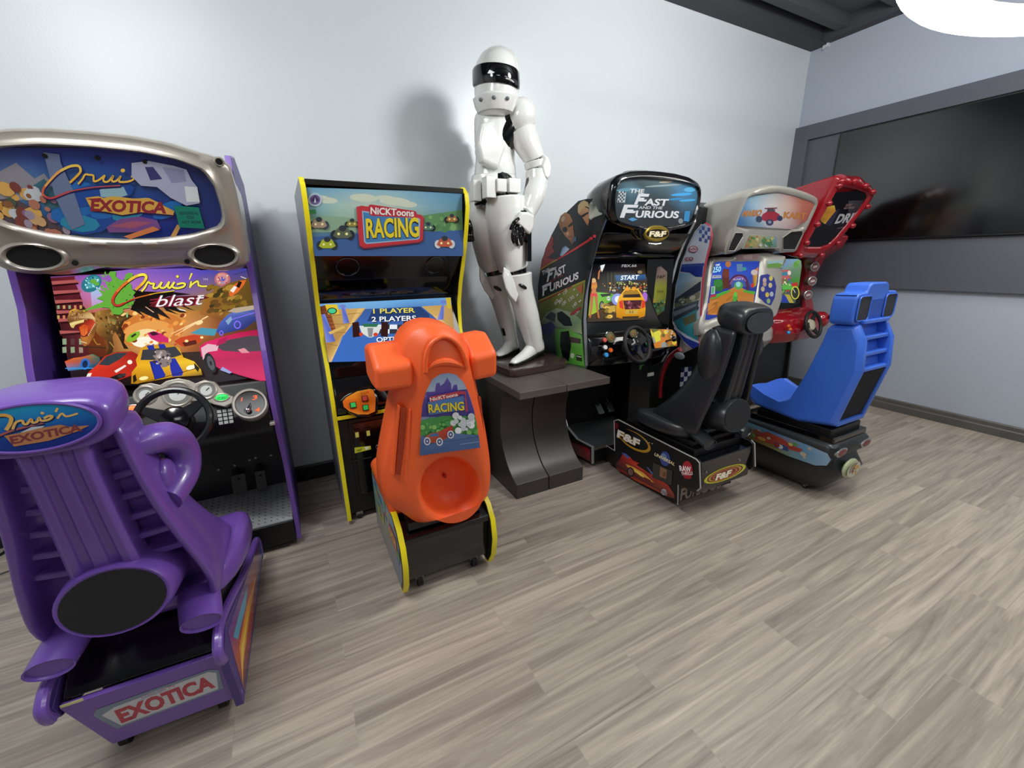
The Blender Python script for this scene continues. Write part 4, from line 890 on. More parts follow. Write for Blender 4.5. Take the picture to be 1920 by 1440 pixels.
# monitor
s2P, s2N = V((.5, -.52, 1.24)), V((0, -.31, .13)); s2n = s2N.normalized()
Nk.w('monitor_glass', MB().yz([(-.60, 1.37), (-.515, 1.25), (-.645, .93), (-.66, .86), (-.62, .84), (-.49, 1.24), (-.58, 1.385)], NX0+.02, NX1-.02), mat('smoked_glass', '060607', .06), bevel=.001)
S2 = Art(s2P+s2n*.004, s2N, (580, 540, 4.8))
q = [(88, 143), (1272, 85), (1330, 560), (1300, 640), (172, 667)]; S2.poly(q, '3a6cc0'); S2.setclip(q)
S2.grid([(80, 130), (1280, 80), (1280, 180), (100, 230)], [['6aa4d8', '78b0e0', '6ca8dc', '6ca4d8'], ['5c94cc', '6aa0d4', '4878b8', '5c90c8']])
S2.poly([(90, 200), (490, 180), (510, 190), (300, 430), (180, 670), (150, 560)], ['b89050', 'd0a860', 'c89c58', 'c8a058', 'd8b068', 'a87c40'])
S2.poly([(1010, 165), (1280, 150), (1340, 420), (1250, 360), (1110, 250)], ['c8a058', 'b89050', 'a88048', 'c89c58', 'd0a860'])
S2.poly([(1100, 250), (1150, 250), (1300, 380), (1280, 420)], 'd8b478'); S2.poly([(440, 190), (490, 185), (300, 440), (200, 665), (172, 668)], 'e0b870')
for x0, y0, x1, y1 in ((100, 260, 460, 225), (110, 330, 400, 320), (130, 400, 340, 400), (150, 500, 260, 520)): S2.line([(x0, y0), (x1, y1)], 4, '8a6430', False)
S2.poly([(500, 190), (1000, 165), (1100, 240), (1340, 460), (1340, 700), (200, 690), (330, 430)], ['3c5c9c', '40609c', '3c5c98', '3c68b4', '3c70c4', '3a6cc0', '3c6cbc'])
S2.poly([(570, 190), (1000, 170), (1080, 240), (1080, 290), (520, 300)], '203c70')
for i in range(8):
    for j in range(2): S2.poly([(520+i*68, 330+j*42), (586+i*68, 330+j*42), (580+i*70, 370+j*42), (510+i*70, 370+j*42)], 'e8ecf4' if (i+j) % 2 else '303440')
S2.poly([(88, 170), (170, 150), (240, 380), (150, 400)], ['5a2c1c', '8a4828', 'a05c30', '5a2c1c'])
for i in range(6): S2.line([(100+i*8, 200+i*34), (180+i*10, 196+i*34)], 5, '4a2010', False)
S2.poly([(140, 150), (250, 150), (270, 235), (170, 238)], 'e0c030'); S2.ell(205, 208, 44, 30, '1c2c28'); S2.ell(205, 208, 34, 22, '48c890')
for (a, b_, c, d) in (((110, 240), (140, 235), (235, 480), (150, 495)), ((290, 180), (320, 175), (360, 315), (305, 322)), ((1190, 160), (1215, 150), (1205, 285), (1150, 290))): S2.poly([a, b_, c, d], ['5c6cc0', '7c8cd8', '5060b4', '8090dc'])
S2.ell(300, 165, 30, 14, '7080c8'); S2.ell(1210, 128, 32, 16, '6878c8'); S2.poly([(1225, 90), (1272, 88), (1275, 190), (1240, 180)], 'c8b030')
S2.poly([(170, 400), (310, 340), (320, 360), (190, 420)], 'd8b060')
def skart(a, x, y, k, body, trim_):
    a.poly([(x-170*k, y-40*k), (x-110*k, y-50*k), (x-95*k, y+90*k), (x-165*k, y+100*k)], '30100c'); a.poly([(x+105*k, y-50*k), (x+170*k, y-40*k), (x+165*k, y+95*k), (x+100*k, y+90*k)], '30100c')
    a.poly([(x-105*k, y-10*k), (x+105*k, y-10*k), (x+80*k, y+60*k), (x+15*k, y+100*k), (x-15*k, y+100*k), (x-80*k, y+60*k)], body); a.poly([(x-80*k, y-30*k), (x+80*k, y-30*k), (x+60*k, y), (x-60*k, y)], trim_); a.ell(x-88*k, y+70*k, 18*k, 18*k, 'd04028'); a.ell(x+50*k, y+72*k, 22*k, 18*k, 'd04028')
    a.poly([(x-28*k, y+10*k), (x+28*k, y+10*k), (x+18*k, y+95*k), (x-18*k, y+95*k)], '8a8c8c')
skart(S2, 548, 352, .95, 'd8dcd8', '2c7048'); skart(S2, 980, 340, .8, 'd07c34', 'b05c28')
S2.text('1 PLAYER', (575, 232), (950, 222), (572, 190), 'e8d860', .02, shadow=('101830', (5, 7))); S2.text('2 PLAYERS', (560, 306), (960, 294), (558, 262), 'f0f2f4', .02, shadow=('101830', (6, 8))); S2.text('OPTIONS', (604, 490), (925, 478), (600, 446), 'f0f2f4', .02, shadow=('101830', (6, 8)))
S2.text('DIFFICULTY', (570, 560), (960, 548), (568, 526), '20283c', .01)
S2.done(Nk, 'screen', SCREEN)
# control deck
cdk = MB().yz([(-.50, .70), (-.70, .66), (-.715, .70), (-.69, .80), (-.62, .90), (-.50, .94)], NX0+.02, NX1-.02); Nk.w('control_deck', cdk, BLKG, bevel=.012, seg=3)
cP, cN = V((.26, -.712, .78)), V((0, -.9, .32)); cn = cN.normalized()
op = [(644, 752), (650, 744), (668, 734), (690, 731), (700, 733), (705, 748), (704, 770), (690, 778), (672, 777), (655, 770), (645, 762)]
c2 = [atP(x, y, cP, cN) for x, y in op]
pod = Nk.w('button_pod', MB().loft([[p-cn*.05 for p in scale_loop(c2, 1.25)], [p+cn*.0 for p in scale_loop(c2, 1.15)], [p+cn*.004 for p in c2]]), BLKG, bevel=.002)
oa = Art(cP+cn*.005, cN, (580, 540, 4.8)); oa.poly([(x, y) for x, y in [(300, 1020), (330, 985), (430, 930), (540, 908), (575, 915), (598, 990), (592, 1110), (530, 1138), (440, 1138), (360, 1110), (310, 1070)]], ['e07020', 'e88c24', 'e8a83c', 'e0902c', 'd87424', 'd86a20', 'd87020', 'e08028', 'e89030', 'e07c24', 'd8661c'])
oa.text('CLEAR', (468, 968), (540, 948), (462, 945), 'c03024', .01); oa.done(Nk, 'pod_graphic', GLOSSPRINT, pod)
for (x, y, m_, nm_) in ((497, 995, mat('red_button', 'c84838', .3), 'red_button'), (392, 1055, mat('green_button', '32c85c', .3), 'green_button'), (505, 1078, mat('green_button', '32c85c', .3), 'green_button')):
    c = atP(580+x/4.8, 540+y/4.8, cP, cN)+cn*.006; u = V((1, 0, 0)); v_ = cn.cross(u); k = .0125
    bb = Nk.w(nm_, MB().hexa([c-u*k-v_*k, c+u*k-v_*k, c+u*k+v_*k, c-u*k+v_*k], cn*.012), m_, pod, bevel=.002)
    Nk.w('button_bezel', MB().hexa([c-u*k*1.25-v_*k*1.25, c+u*k*1.25-v_*k*1.25, c+u*k*1.25+v_*k*1.25, c-u*k*1.25+v_*k*1.25], cn*.005), BLK, bb)
wheel_part(Nk, (.50, -.80, .83), (0, -.9, .42), .13, .014, spokes=(90, 210, 330))
Nk.w('yellow_strip', MB().yz([(-.715, .640), (-.70, .638), (-.70, .658), (-.715, .660)], NX0+.02, NX1-.02), YEL, bevel=.002)
dr = Nk.w('coin_door', MB().box((.22, -.690, .16), (.70, -.675, .60)), BLKG, bevel=.004)
Nk.w('door_frame', MB().box((.20, -.684, .14), (.72, -.672, .62)), BLK, bevel=.003)
for px in ((669, 814), (690, 811)):
    c = atY(*px, -.69); s_ = Nk.w('coin_slot', MB().box((c.x-.018, c.y-.008, c.z-.03), (c.x+.018, c.y+.004, c.z+.03)), BLKG, dr, bevel=.003)
    Nk.w('slot_light', MB().box((c.x-.009, c.y-.0095, c.z-.016), (c.x+.009, c.y-.007, c.z+.014)), emis('dim_amber', '8a8038', .7), s_)
c = atY(680, 843, -.69); sk = Art(c-V((0, .0012, 0)), (0, -1, 0), (480, 800, 6)); sk.poly([(1108, 235), (1290, 215), (1295, 255), (1112, 300)], 'c8c838'); sk.poly([(1130, 262), (1200, 240), (1180, 275), (1140, 280)], '88981c'); sk.poly([(1215, 230), (1285, 222), (1240, 268)], 'e8ecd8'); sk.done(Nk, 'door_sticker', GLOSSPRINT, dr)
for px, w_ in (((672, 860), .035), ((690, 856), .03)):
    c = atY(*px, -.69); Nk.w('coin_return', MB().box((c.x-w_, c.y-.006, c.z-.012), (c.x+w_*.6, c.y+.004, c.z-.004)), mat('dark_metal', '22231f', .35, metal=.5), dr, bevel=.002)
c = atY(709, 838, -.69); Nk.w('door_lock', MB().torus(c, (1, 0, 0), (0, 0, 1), .012, .003, 20, 8), STEEL, dr)
for x in (.2, .85): castor(Nk, x, -.66, local=False, r=.022, h=.05); castor(Nk, x, -.16, local=False, r=.022, h=.05)

# ---------------------------------------------------------------- orange chair
OC = Thing('racing_chair', 'orange moulded chair with a cartoon racing picture, in front of the yellow edged cabinet', 'chair', (.48, -1.2, 0))
oP, oN = V((.49, -1.47, .34)), V((0, -.86, -.08)); on = oN.normalized()
def O(x, y, off=0): return atP(x, y, oP, oN)+on*off
full = [(815, 613), (850, 618), (872, 633), (888, 660), (896, 700), (903, 740), (916, 800), (926, 870), (926, 915), (916, 946), (880, 966), (800, 991), (758, 974), (728, 948), (722, 905), (726, 870), (740, 800), (748, 760), (755, 715), (756, 670), (765, 642), (785, 622)]
inn = [(822, 630), (845, 636), (862, 650), (876, 680), (886, 710), (895, 760), (906, 820), (915, 880), (912, 925), (893, 948), (850, 965), (798, 978), (783, 950), (778, 915), (780, 870), (784, 800), (792, 745), (790, 700), (792, 665), (802, 640)]
bc = (846, 917)
def ang2(L, c, n):
    o = []
    for k in range(n):
        a = 2*pi*k/n; dx, dy = sin(a), -cos(a); best = None
        for i in range(len(L)):
            (px, py), (qx, qy) = L[i-1], L[i]; ex, ey = qx-px, qy-py; den = dx*ey-dy*ex
            if abs(den) < 1e-9: continue
            t = ((px-c[0])*ey-(py-c[1])*ex)/den; s_ = ((px-c[0])*dy-(py-c[1])*dx)/den
            if t > 0 and -1e-6 <= s_ <= 1+1e-6 and (best is None or t > best): best = t
        o.append((c[0]+dx*best, c[1]+dy*best))
    return o
def sm(L): return [(p.x, p.y) for p in crom([V((*p, 0)) for p in L], 4, True)]
n = 120; F = ang2(sm(full), bc, n); I = ang2(sm(inn), bc, n)
bowl = [(bc[0]+62*sin(2*pi*k/n), bc[1]-64*cos(2*pi*k/n)) for k in range(n)]
mixp = lambda a, b_, t: [(p[0]+(q[0]-p[0])*t, p[1]+(q[1]-p[1])*t) for p, q in zip(a, b_)]
cen = [bc]*n
lo = [[O(*p, -.20) for p in mixp(F, cen, .06)], [O(*p, -.17) for p in F], [O(*p, -.055) for p in F], [O(*p, -.035) for p in mixp(F, I, .12)], [O(*p, -.006) for p in mixp(F, I, .85)], [O(*p) for p in I],
      [O(*p, 0) for p in mixp(I, bowl, .5)], [O(*p, .0) for p in bowl], [O(*p, -.006) for p in mixp(bowl, cen, .03)], [O(*p, -.008) for p in mixp(bowl, cen, .07)], [O(*p, -.015) for p in mixp(bowl, cen, .11)], [O(*p, -.075) for p in mixp(bowl, cen, .17)], [O(*p, -.12) for p in mixp(bowl, cen, .32)], [O(*p, -.138) for p in mixp(bowl, cen, .6)], [O(*p, -.14) for p in mixp(bowl, cen, .9)]]
bk_ = OC.w('backrest', MB().loft(lo), ORG, ang=60)
c = atP(834, 893, oP-on*.125, oN); OC.w('drain_hole', MB().cyl(c-on*.02, c+on*.004, .008, n=14), mat('hole_red', 'a82a10', .6), bk_)
OC.w('crown_rim', MB().tube([O(x, y, .004) for x, y in [(p.x, p.y) for p in crom([V((*p, 0)) for p in ((797, 697), (798, 668), (808, 644), (832, 631), (856, 643), (870, 668), (876, 690))], 5)]], .0085, 10), ORG, bk_)
OC.w('crown_ledge', MB().tube([O(x, y, .0) for x, y in [(p.x, p.y) for p in crom([V((*p, 0)) for p in ((799, 694), (815, 682), (836, 678), (856, 682), (871, 688))], 5)]], [.004+.012*sin(pi*i/20) for i in range(21)], 10), ORG, bk_)
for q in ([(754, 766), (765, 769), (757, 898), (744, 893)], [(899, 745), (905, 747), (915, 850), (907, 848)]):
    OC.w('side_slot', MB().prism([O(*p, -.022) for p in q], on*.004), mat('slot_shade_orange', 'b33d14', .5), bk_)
for q in ([(747, 760), (752, 764), (741, 895), (735, 893)], [(768, 770), (772, 768), (768, 925), (758, 900)], [(893, 746), (897, 744), (905, 848), (900, 850)]):
    OC.w('slot_ridge', MB().prism([O(*p, -.04) for p in q], on*.032), ORG, bk_, bevel=.005)
for (xa, xb, yt, yb, yt2, side) in ((702, 776, 690, 738, 655, -1), (884, 934, 668, 716, 634, 1)):
    a, b_, c, d = O(xa, yt+3, -.0), O(xb, yt-8, -.0), O(xb, yb-10, -.0), O(xa+4, yb, -.0)
    f = V((0, .17, .0)); r0 = [a, b_, c, d]; z1 = O(xa, yt2).z-O(xa, yt).z
    mbk = MB(); mbk.loft([[p.copy() for p in r0], [a+V((0, .10, z1)), b_+V((0, .10, z1)), c+V((0, .10, .0)), d+V((0, .10, 0))], [a+V((0, .2, z1*.9)), b_+V((0, .2, z1*.9)), c+V((0, .2, .02)), d+V((0, .2, .02))]])
    OC.w('shoulder_block', mbk, ORG, bk_, bevel=.022, seg=4)
cs = MB(); cs.loft([[(.27+.02*k, y, .36), (.71-.02*k, y, .36), (.73-.02*k, y, z-.03), (.70-.02*k, y, z), (.28+.02*k, y, z), (.25+.02*k, y, z-.03)] for y, z, k in ((-1.32, .55, 0), (-1.1, .50, 0), (-.95, .50, .2), (-.90, .47, 1))])
OC.w('seat_pan', cs, ORG, bevel=.02, seg=3)
OC.w('seat_mount', MB().box((.32, -1.42, .335), (.66, -.95, .375)), BLK, bevel=.004)
# decal
DA = Art(oP+on*.0012, oN, (580, 540, 4.8))
dec = [(1000, 1420), (1000, 1240), (1020, 1040), (1055, 920), (1110, 820), (1180, 775), (1250, 765), (1320, 780), (1390, 850), (1440, 960), (1480, 1090), (1510, 1250), (1525, 1390), (1500, 1425), (1400, 1395), (1270, 1390), (1120, 1440), (1010, 1490)]
DA.poly(dec, '8a9cc0'); DA.setclip([(990, 1500), (1000, 1240), (1020, 1040), (1055, 920), (1110, 820), (1180, 775), (1250, 765), (1320, 780), (1390, 850), (1440, 960), (1480, 1090), (1510, 1250), (1530, 1430)])
DA.grid([(1000, 760), (1500, 760), (1530, 1150), (1000, 1150)], [['7c98c0', '8ca8cc', '7c98c4'], ['a8b8d0', 'b8c4d8', 'a0b0d0'], ['6c5ca0', '705ca4', '6454a0']])
DA.poly([(1020, 950), (1070, 930), (1080, 935), (1130, 930), (1140, 860), (1170, 850), (1180, 880), (1210, 860), (1240, 805), (1275, 860), (1280, 920), (1300, 870), (1330, 870), (1335, 920), (1420, 910), (1500, 1160), (1000, 1160)], ['5a4c98', '6050a0', '5a4c98', '5c4c9c', '6454a4', '6c5cb0', '5c4c9c', '5848a0', '7060b0', '5c4c9c', '5444a0', '6454a8', '5c4ca0', '5444a0', '5848a0', '483c90', '483c90'])
for i in range(9): DA.poly([(1040+i*44, 960+(i % 3)*14), (1052+i*44, 958+(i % 3)*14), (1054+i*44, 985+(i % 3)*14), (1042+i*44, 987+(i % 3)*14)], '8070b8')
DA.poly([(1000, 1190), (1200, 1150), (1520, 1150), (1530, 1330), (1000, 1330)], '4c9c50'); DA.scatter(50, (1000, 1170, 1520, 1300), ['6ab858', '3c8848', '8cc86c', '4ca058'], 10, 26, 31); DA.scatter(22, (1270, 1130, 1480, 1290), ['e4e8ec', 'ccd4dc', 'f4f6f8'], 14, 32, 32)
DA.poly([(990, 1340), (1150, 1310), (1300, 1300), (1530, 1320), (1530, 1500), (990, 1500)], ['4c6c9c', '5474a4', '5c7cac', '4c6c9c', '44649a', '3c5c90']); DA.line([(1000, 1400), (1250, 1370), (1520, 1330)], 8, '3c5888', False); DA.line([(1350, 1400), (1520, 1375)], 8, '7c98c0', False)
DA.poly([(1070, 980), (1090, 970), (1350, 920), (1400, 925), (1420, 1100), (1400, 1110), (1395, 950), (1340, 950), (1080, 1005)], 'b84050'); DA.poly([(1060, 1020), (1380, 965), (1395, 1090), (1070, 1135)], '4c78b4')
DA.poly([(1074, 985), (1340, 932), (1342, 965), (1080, 1020)], 'c03840'); DA.text('NicKToons', (1082, 1012), (1330, 965), (1076, 982), 'f0ece8', .02); DA.text('RACING', (1068, 1115), (1388, 1090), (1062, 1040), 'e8d430', .03, outline=('242c40', .03))
DA.poly([(1040, 1330), (1080, 1300), (1150, 1290), (1250, 1240), (1280, 1230), (1290, 1300), (1200, 1360), (1140, 1385), (1060, 1385)], ['c05838', 'd06844', 'c84838', 'c03c34', 'b83430', 'a83030', 'b8402c', 'b8542c', 'a84c28']); DA.poly([(1085, 1305), (1150, 1295), (1160, 1325), (1070, 1330)], '5070a0')
for x, y in ((1055, 1370), (1165, 1375), (1265, 1310)): DA.ell(x, y, 30, 36, 'dce0e8'); DA.ell(x, y, 20, 25, '40508c'); DA.ell(x, y, 8, 10, 'dce0e8')
dd = DA.done(OC, 'back_picture', PRINT, bk_)
# base
pr = [(-1.405, .03), (-1.45, .10), (-1.47, .2), (-1.455, .29), (-1.41, .35), (-1.34, .382), (-.86, .382), (-.83, .35), (-.83, .05)]
for x0, x1, s in ((.272, .294, -1), (.690, .712, 1)):
    OC.w('base_side', MB().yz(pr, x0, x1), BLK, bevel=.002); trim_path(OC, [(-1.37, .03)]+pr[0:7], x0-.001, x1+.001, YEL, .006)
OC.w('base_box', MB().yz([(-1.40, .07), (-1.43, .30), (-1.41, .315), (-1.36, .335), (-.85, .335), (-.85, .07)], .294, .690), BLKG, bevel=.006)
OC.w('base_lip', MB().yz([(-1.445, .285), (-1.44, .31), (-1.37, .348), (-1.34, .348), (-1.40, .30)], .296, .688), BLKG, bevel=.003)
BA = Art((.2715, -1.2, .2), (-1, 0, 0)); BA.raw = True; BA.P = V((.2712, -1.15, .2)); BA.N = V((-1, 0, 0)); BA.U = V((0, -1, 0)); BA.W = V((0, 0, 1))
bq = [(-.30, -.14), (.235, -.16), (.285, -.08), (.3, 0), (.28, .08), (.24, .14), (.18, .17), (-.30, .17)]; BA.poly(bq, '8a8c90'); BA.setclip(bq)
BA.grid([(-.3, .17), (.3, .17), (.3, -.17), (-.3, -.17)], [['7ca8c0', '8cb4c8', '6c98bc'], ['84a488', '9a9c88', '7c8c9c'], ['8a8c8c', '8c8e90', '80868c']])
BA.scatter(30, (-.25, -.02, .27, .15), ['c8a040', '4c7ca8', 'b84838', '5c9850', 'd8c850'], .008, .028, 40); BA.poly([(.1, .02), (.24, .02), (.24, .1), (.1, .1)], 'b83c40'); BA.text('RACING', (.235, .035), (.105, .035), (.235, .085), 'e8d440', .02)
BA.done(OC, 'side_graphic', PRINT)
for px in ((.36, -1.36), (.63, -1.36), (.36, -.92), (.63, -.92)): castor(OC, *px, local=False, r=.03, h=.075)
# ================================================================ two dark curved stands pushed together
ST = mat('espresso_laminate', '3a3533', 0.38, bump=0.12, bscale=30, var=.12)
STT = mat('espresso_laminate_top', '554d49', 0.42, bump=0.05, bscale=60, var=.08)
# tops measured along the seam at x = 1.53, feet split at 1.34 as in the photograph
def stand2(xf0, xf1, xt0, xt1, lab):
    t = Thing('curved_plinth', lab, 'plinth', ((xf0+xf1)/2, -.55, 0), 0, 'curved dark plinths under the statue')
    front = crom([(-.943, .10, 0), (-.86, .15, 0), (-.79, .23, 0), (-.745, .33, 0), (-.73, .43, 0), (-.74, .52, 0), (-.77, .61, 0), (-.81, .675, 0)], 4)
    prof = [(-.30, 0), (-.943, 0)]+[(p.x, p.y) for p in front]+[(-.27, .675), (-.40, .56), (-.45, .40), (-.42, .25), (-.34, .12)]
    t.w('curved_stem', MB().yz(prof, xf0, xf1), ST, bevel=.004)
    t.w('top_slab', MB().box((xt0, -1.0, .6752), (xt1, -.30, .72)), STT, bevel=.003)
stand2(1.10, 1.337, 1.10, 1.424, 'curved dark brown plinth under the left half of the white statue')
stand2(1.342, 1.612, 1.427, 1.757, 'curved dark brown plinth under the right half of the white statue, beside the black cabinet')

# ================================================================ white armoured figure (plain stand-in, smooth visor)
WH = mat('gloss_white_armour', 'e6e7e2', 0.16, coat=0.6)
BD = mat('gloss_black_suit', '0b0b0c', 0.12, coat=0.5)
SY = -.42
Sx = Thing('armour_statue', 'life-size glossy white armoured figure standing on the dark curved plinths', 'statue', (1.42, SY, .72))
plo = [(1.19, -.62), (1.22, -.70), (1.30, -.705), (1.60, -.675), (1.67, -.64), (1.70, -.57), (1.70, -.30), (1.68, -.20), (1.60, -.15), (1.26, -.15), (1.19, -.22)]
cp = crom([V((x, y, 0)) for x, y in plo], 4, True)
Sx.w('statue_base', MB().loft([[V((p.x, p.y, z)) for p in [V((1.45, -.43, 0)).lerp(q, k) for q in cp]] for z, k in ((.7205, .97), (.73, 1.0), (.755, 1.0), (.768, .985), (.77, .9))]), mat('brown_gloss_base', '3f302b', .22, coat=.5), ang=50)
SC = .0034
def P(x, y, dy=0.0): return atY(x, y, SY+dy*1.05)
def limb(pts, flat=1.0, n=18, k=4, caps=True):
    """pts: pixel x, pixel y, depth offset, half width in pixels"""
    c = crom([P(a, b_, d) for a, b_, d, r in pts], k); R = []
    for i in range(len(c)):
        t = i/k; j = min(int(t), len(pts)-2); u = t-j; R.append((pts[j][3]*(1-u)+pts[j+1][3]*u)*SC)
    loops = []
    for i, p in enumerate(c):
        t = (c[min(i+1, len(c)-1)]-c[max(i-1, 0)]).normalized(); y = V((0, 1, 0)); u = t.cross(y).normalized(); w_ = u.cross(t).normalized()
        loops.append([p+u*cos(2*pi*q/n)*R[i]+w_*sin(2*pi*q/n)*R[i]*flat for q in range(n)])
    mb = MB()
    if caps:
        f, l = loops[0], loops[-1]; c0, c1 = c[0], c[-1]
        e0 = [c0.lerp(p, .9)+(c[0]-c[1]).normalized()*R[0]*.07 for p in f]; e1 = [c1.lerp(p, .9)+(c[-1]-c[-2]).normalized()*R[-1]*.07 for p in l]
        loops = [e0]+loops+[e1]
    return mb.loft(loops)
W_ = lambda name, mb, m=WH, par=None, **k: Sx.w(name, mb, m, par, **k)
# continuous black body suit grown from joints
J = {'hip': (925, 360, .03, 36), 'belly': (925, 320, .03, 30), 'chest': (928, 245, .03, 34), 'neck': (932, 212, .0, 16), 'head': (930, 165, -.02, 24),
     'shN': (972, 225, -.05, 22), 'elN': (1006, 308, -.08, 17), 'wrN': (985, 402, -.13, 12), 'haN': (975, 425, -.14, 11),
     'shF': (912, 235, .20, 16), 'elF': (906, 320, .26, 13), 'wrF': (890, 400, .20, 11), 'haF': (882, 430, .16, 12),
     'hiN': (950, 385, -.03, 30), 'knN': (967, 510, -.06, 24), 'anN': (1000, 640, -.02, 16), 'hiF': (912, 385, .13, 26), 'knF': (926, 512, .15, 20), 'anF': (955, 640, .17, 14)}
E_ = [('hip', 'belly'), ('belly', 'chest'), ('chest', 'neck'), ('neck', 'head'), ('chest', 'shN'), ('shN', 'elN'), ('elN', 'wrN'), ('wrN', 'haN'), ('chest', 'shF'), ('shF', 'elF'), ('elF', 'wrF'), ('wrF', 'haF'), ('hip', 'hiN'), ('hiN', 'knN'), ('knN', 'anN'), ('hip', 'hiF'), ('hiF', 'knF'), ('knF', 'anF')]
ks = list(J); me = bpy.data.meshes.new('body_suit')
me.from_pydata([tuple(Sx.I @ P(*J[k][:3])) for k in ks], [(ks.index(a), ks.index(b_)) for a, b_ in E_], [])
bo = bpy.data.objects.new('body_suit', me); COL.objects.link(bo); bo.parent = Sx.o; me.materials.append(BD)
sk_ = bo.modifiers.new('skin', 'SKIN'); ss = bo.modifiers.new('sub', 'SUBSURF'); ss.levels = ss.render_levels = 2
for i, k in enumerate(ks):
    v_ = me.skin_vertices[0].data[i]; r = J[k][3]*SC*.92; v_.radius = (r, r); v_.use_root = (k == 'hip')
sk_.use_smooth_shade = True
# legs
W_('thigh_plate', limb([(948, 372, -.03, 40), (950, 400, -.03, 41), (953, 440, -.04, 37), (958, 480, -.05, 32), (963, 503, -.05, 29)]))
W_('thigh_plate', limb([(911, 372, .13, 30), (908, 410, .13, 31), (912, 450, .14, 29), (918, 485, .15, 26), (923, 506, .15, 23)]))
W_('shin_plate', limb([(969, 515, -.06, 30), (972, 535, -.06, 28), (980, 560, -.06, 24), (988, 590, -.05, 24), (995, 615, -.04, 22), (1001, 640, -.03, 19), (1004, 652, -.02, 19)]))
W_('shin_plate', limb([(928, 517, .15, 24), (932, 540, .15, 22), (940, 565, .16, 21), (948, 590, .165, 21), (953, 615, .17, 18), (957, 638, .17, 15), (958, 650, .17, 16)]))
def kneepad(pts, dy, m=WH):
    c = [P(x, y, dy) for x, y in pts]; n = Vector_n = V((-.55, -.83, 0)).normalized()
    return MB().loft([[p-n*.03 for p in c], c, [p+n*.012 for p in scale_loop(c, .8)]])
W_('knee_guard', kneepad([(944, 500), (955, 508), (965, 530), (972, 552), (967, 568), (957, 558), (947, 540), (941, 517)], -.13), bevel=.006)
W_('knee_guard', kneepad([(898, 500), (907, 510), (916, 530), (928, 556), (922, 562), (908, 545), (899, 525)], .07), bevel=.006)
for (x, y, dy, rot) in ((980, 537, -.145, -28), (933, 541, .078, -28)):
    c = P(x, y, dy); R_ = Matrix.Rotation(RAD(-rot), 3, 'Y'); W_('knee_strap', MB().ell(c, .034, .016, .013, R=R_), BD)
def boot(hx, hy, toe, dy):
    a = P(hx, hy, dy); toe = V(toe); z0 = .7705
    d = V((toe.x-a.x, toe.y-a.y, 0)); Ld = d.length; d.normalize(); s_ = V((-d.y, d.x, 0)); loops = []
    for t, w_, zt in ((-.3, .5, .10), (-.25, .8, .13), (-.05, 1, .165), (.12, .98, .15), (.3, .95, .10), (.5, .95, .07), (.72, .9, .055), (.9, .7, .045), (.985, .4, .03)):
        w2 = .047*w_; c = V((a.x, a.y, 0))+d*Ld*t
        loops.append([c+s_*w2*1.0+V((0, 0, z0+.016)), c+s_*w2*1.02+V((0, 0, z0+zt*.45)), c+s_*w2*.7+V((0, 0, z0+zt*.9)), c+V((0, 0, z0+zt)), c-s_*w2*.7+V((0, 0, z0+zt*.9)), c-s_*w2*1.02+V((0, 0, z0+zt*.45)), c-s_*w2+V((0, 0, z0+.016))])
    b_ = W_('boot', MB().loft(loops), WH, subd=1)
    sl = []
    for t, w_ in ((-.25, .6), (-.15, 1), (.3, .98), (.7, .95), (.92, .75), (1.0, .4)):
        w2 = .05*w_; c = V((a.x, a.y, 0))+d*Ld*t; hz = .04 if t < .2 else .018
        sl.append([c+s_*w2+V((0, 0, z0)), c+s_*w2+V((0, 0, z0+hz)), c-s_*w2+V((0, 0, z0+hz)), c-s_*w2+V((0, 0, z0))])
    W_('sole', MB().loft(sl), BD, b_, bevel=.004)
boot(1004, 655, (1.255, -.60, 0), .0); boot(960, 650, (1.27, -.34, 0), .17)
# pelvis, belt, torso
W_('pelvis_plate', limb([(930, 350, .03, 44), (931, 365, .03, 45), (934, 382, .03, 38), (936, 402, .02, 20)], .62))
W_('waist_plate', limb([(929, 268, .03, 37), (929, 300, .03, 37), (929, 348, .03, 43)], .76))
W_('chest_plate', limb([(938, 203, .02, 16), (934, 214, .02, 32), (930, 235, .02, 40), (928, 262, .02, 38), (928, 290, .02, 36), (931, 318, .02, 37), (932, 330, .02, 36)], .78))
cb = [P(x, y, -.085) for x, y in ((902, 232), (920, 226), (934, 250), (948, 276), (934, 318), (903, 304), (895, 270))]
W_('chest_contour', MB().loft([[p+V((0, .05, 0)) for p in cb], cb, [p+V((0, -.012, 0)) for p in scale_loop(cb, .86)]]), WH, bevel=.008, seg=3)
belt = W_('belt', limb([(925, 334, .03, 41), (925, 344, .03, 42), (926, 356, .03, 42)], .74))
for x0, x1, y0, y1, dy in ((885, 901, 338, 378, -.03), (909, 928, 330, 372, -.11), (930, 948, 335, 361, -.125), (952, 974, 334, 362, -.11)):
    a, b_ = P(x0, y0, dy), P(x1, y1, dy); W_('belt_pouch', MB().box((a.x, a.y-.02, b_.z), (b_.x, a.y+.05, a.z)), WH, belt, bevel=.005)
W_('hip_band', limb([(929, 371, .03, 44), (930, 375, .03, 44)], .64), BD)
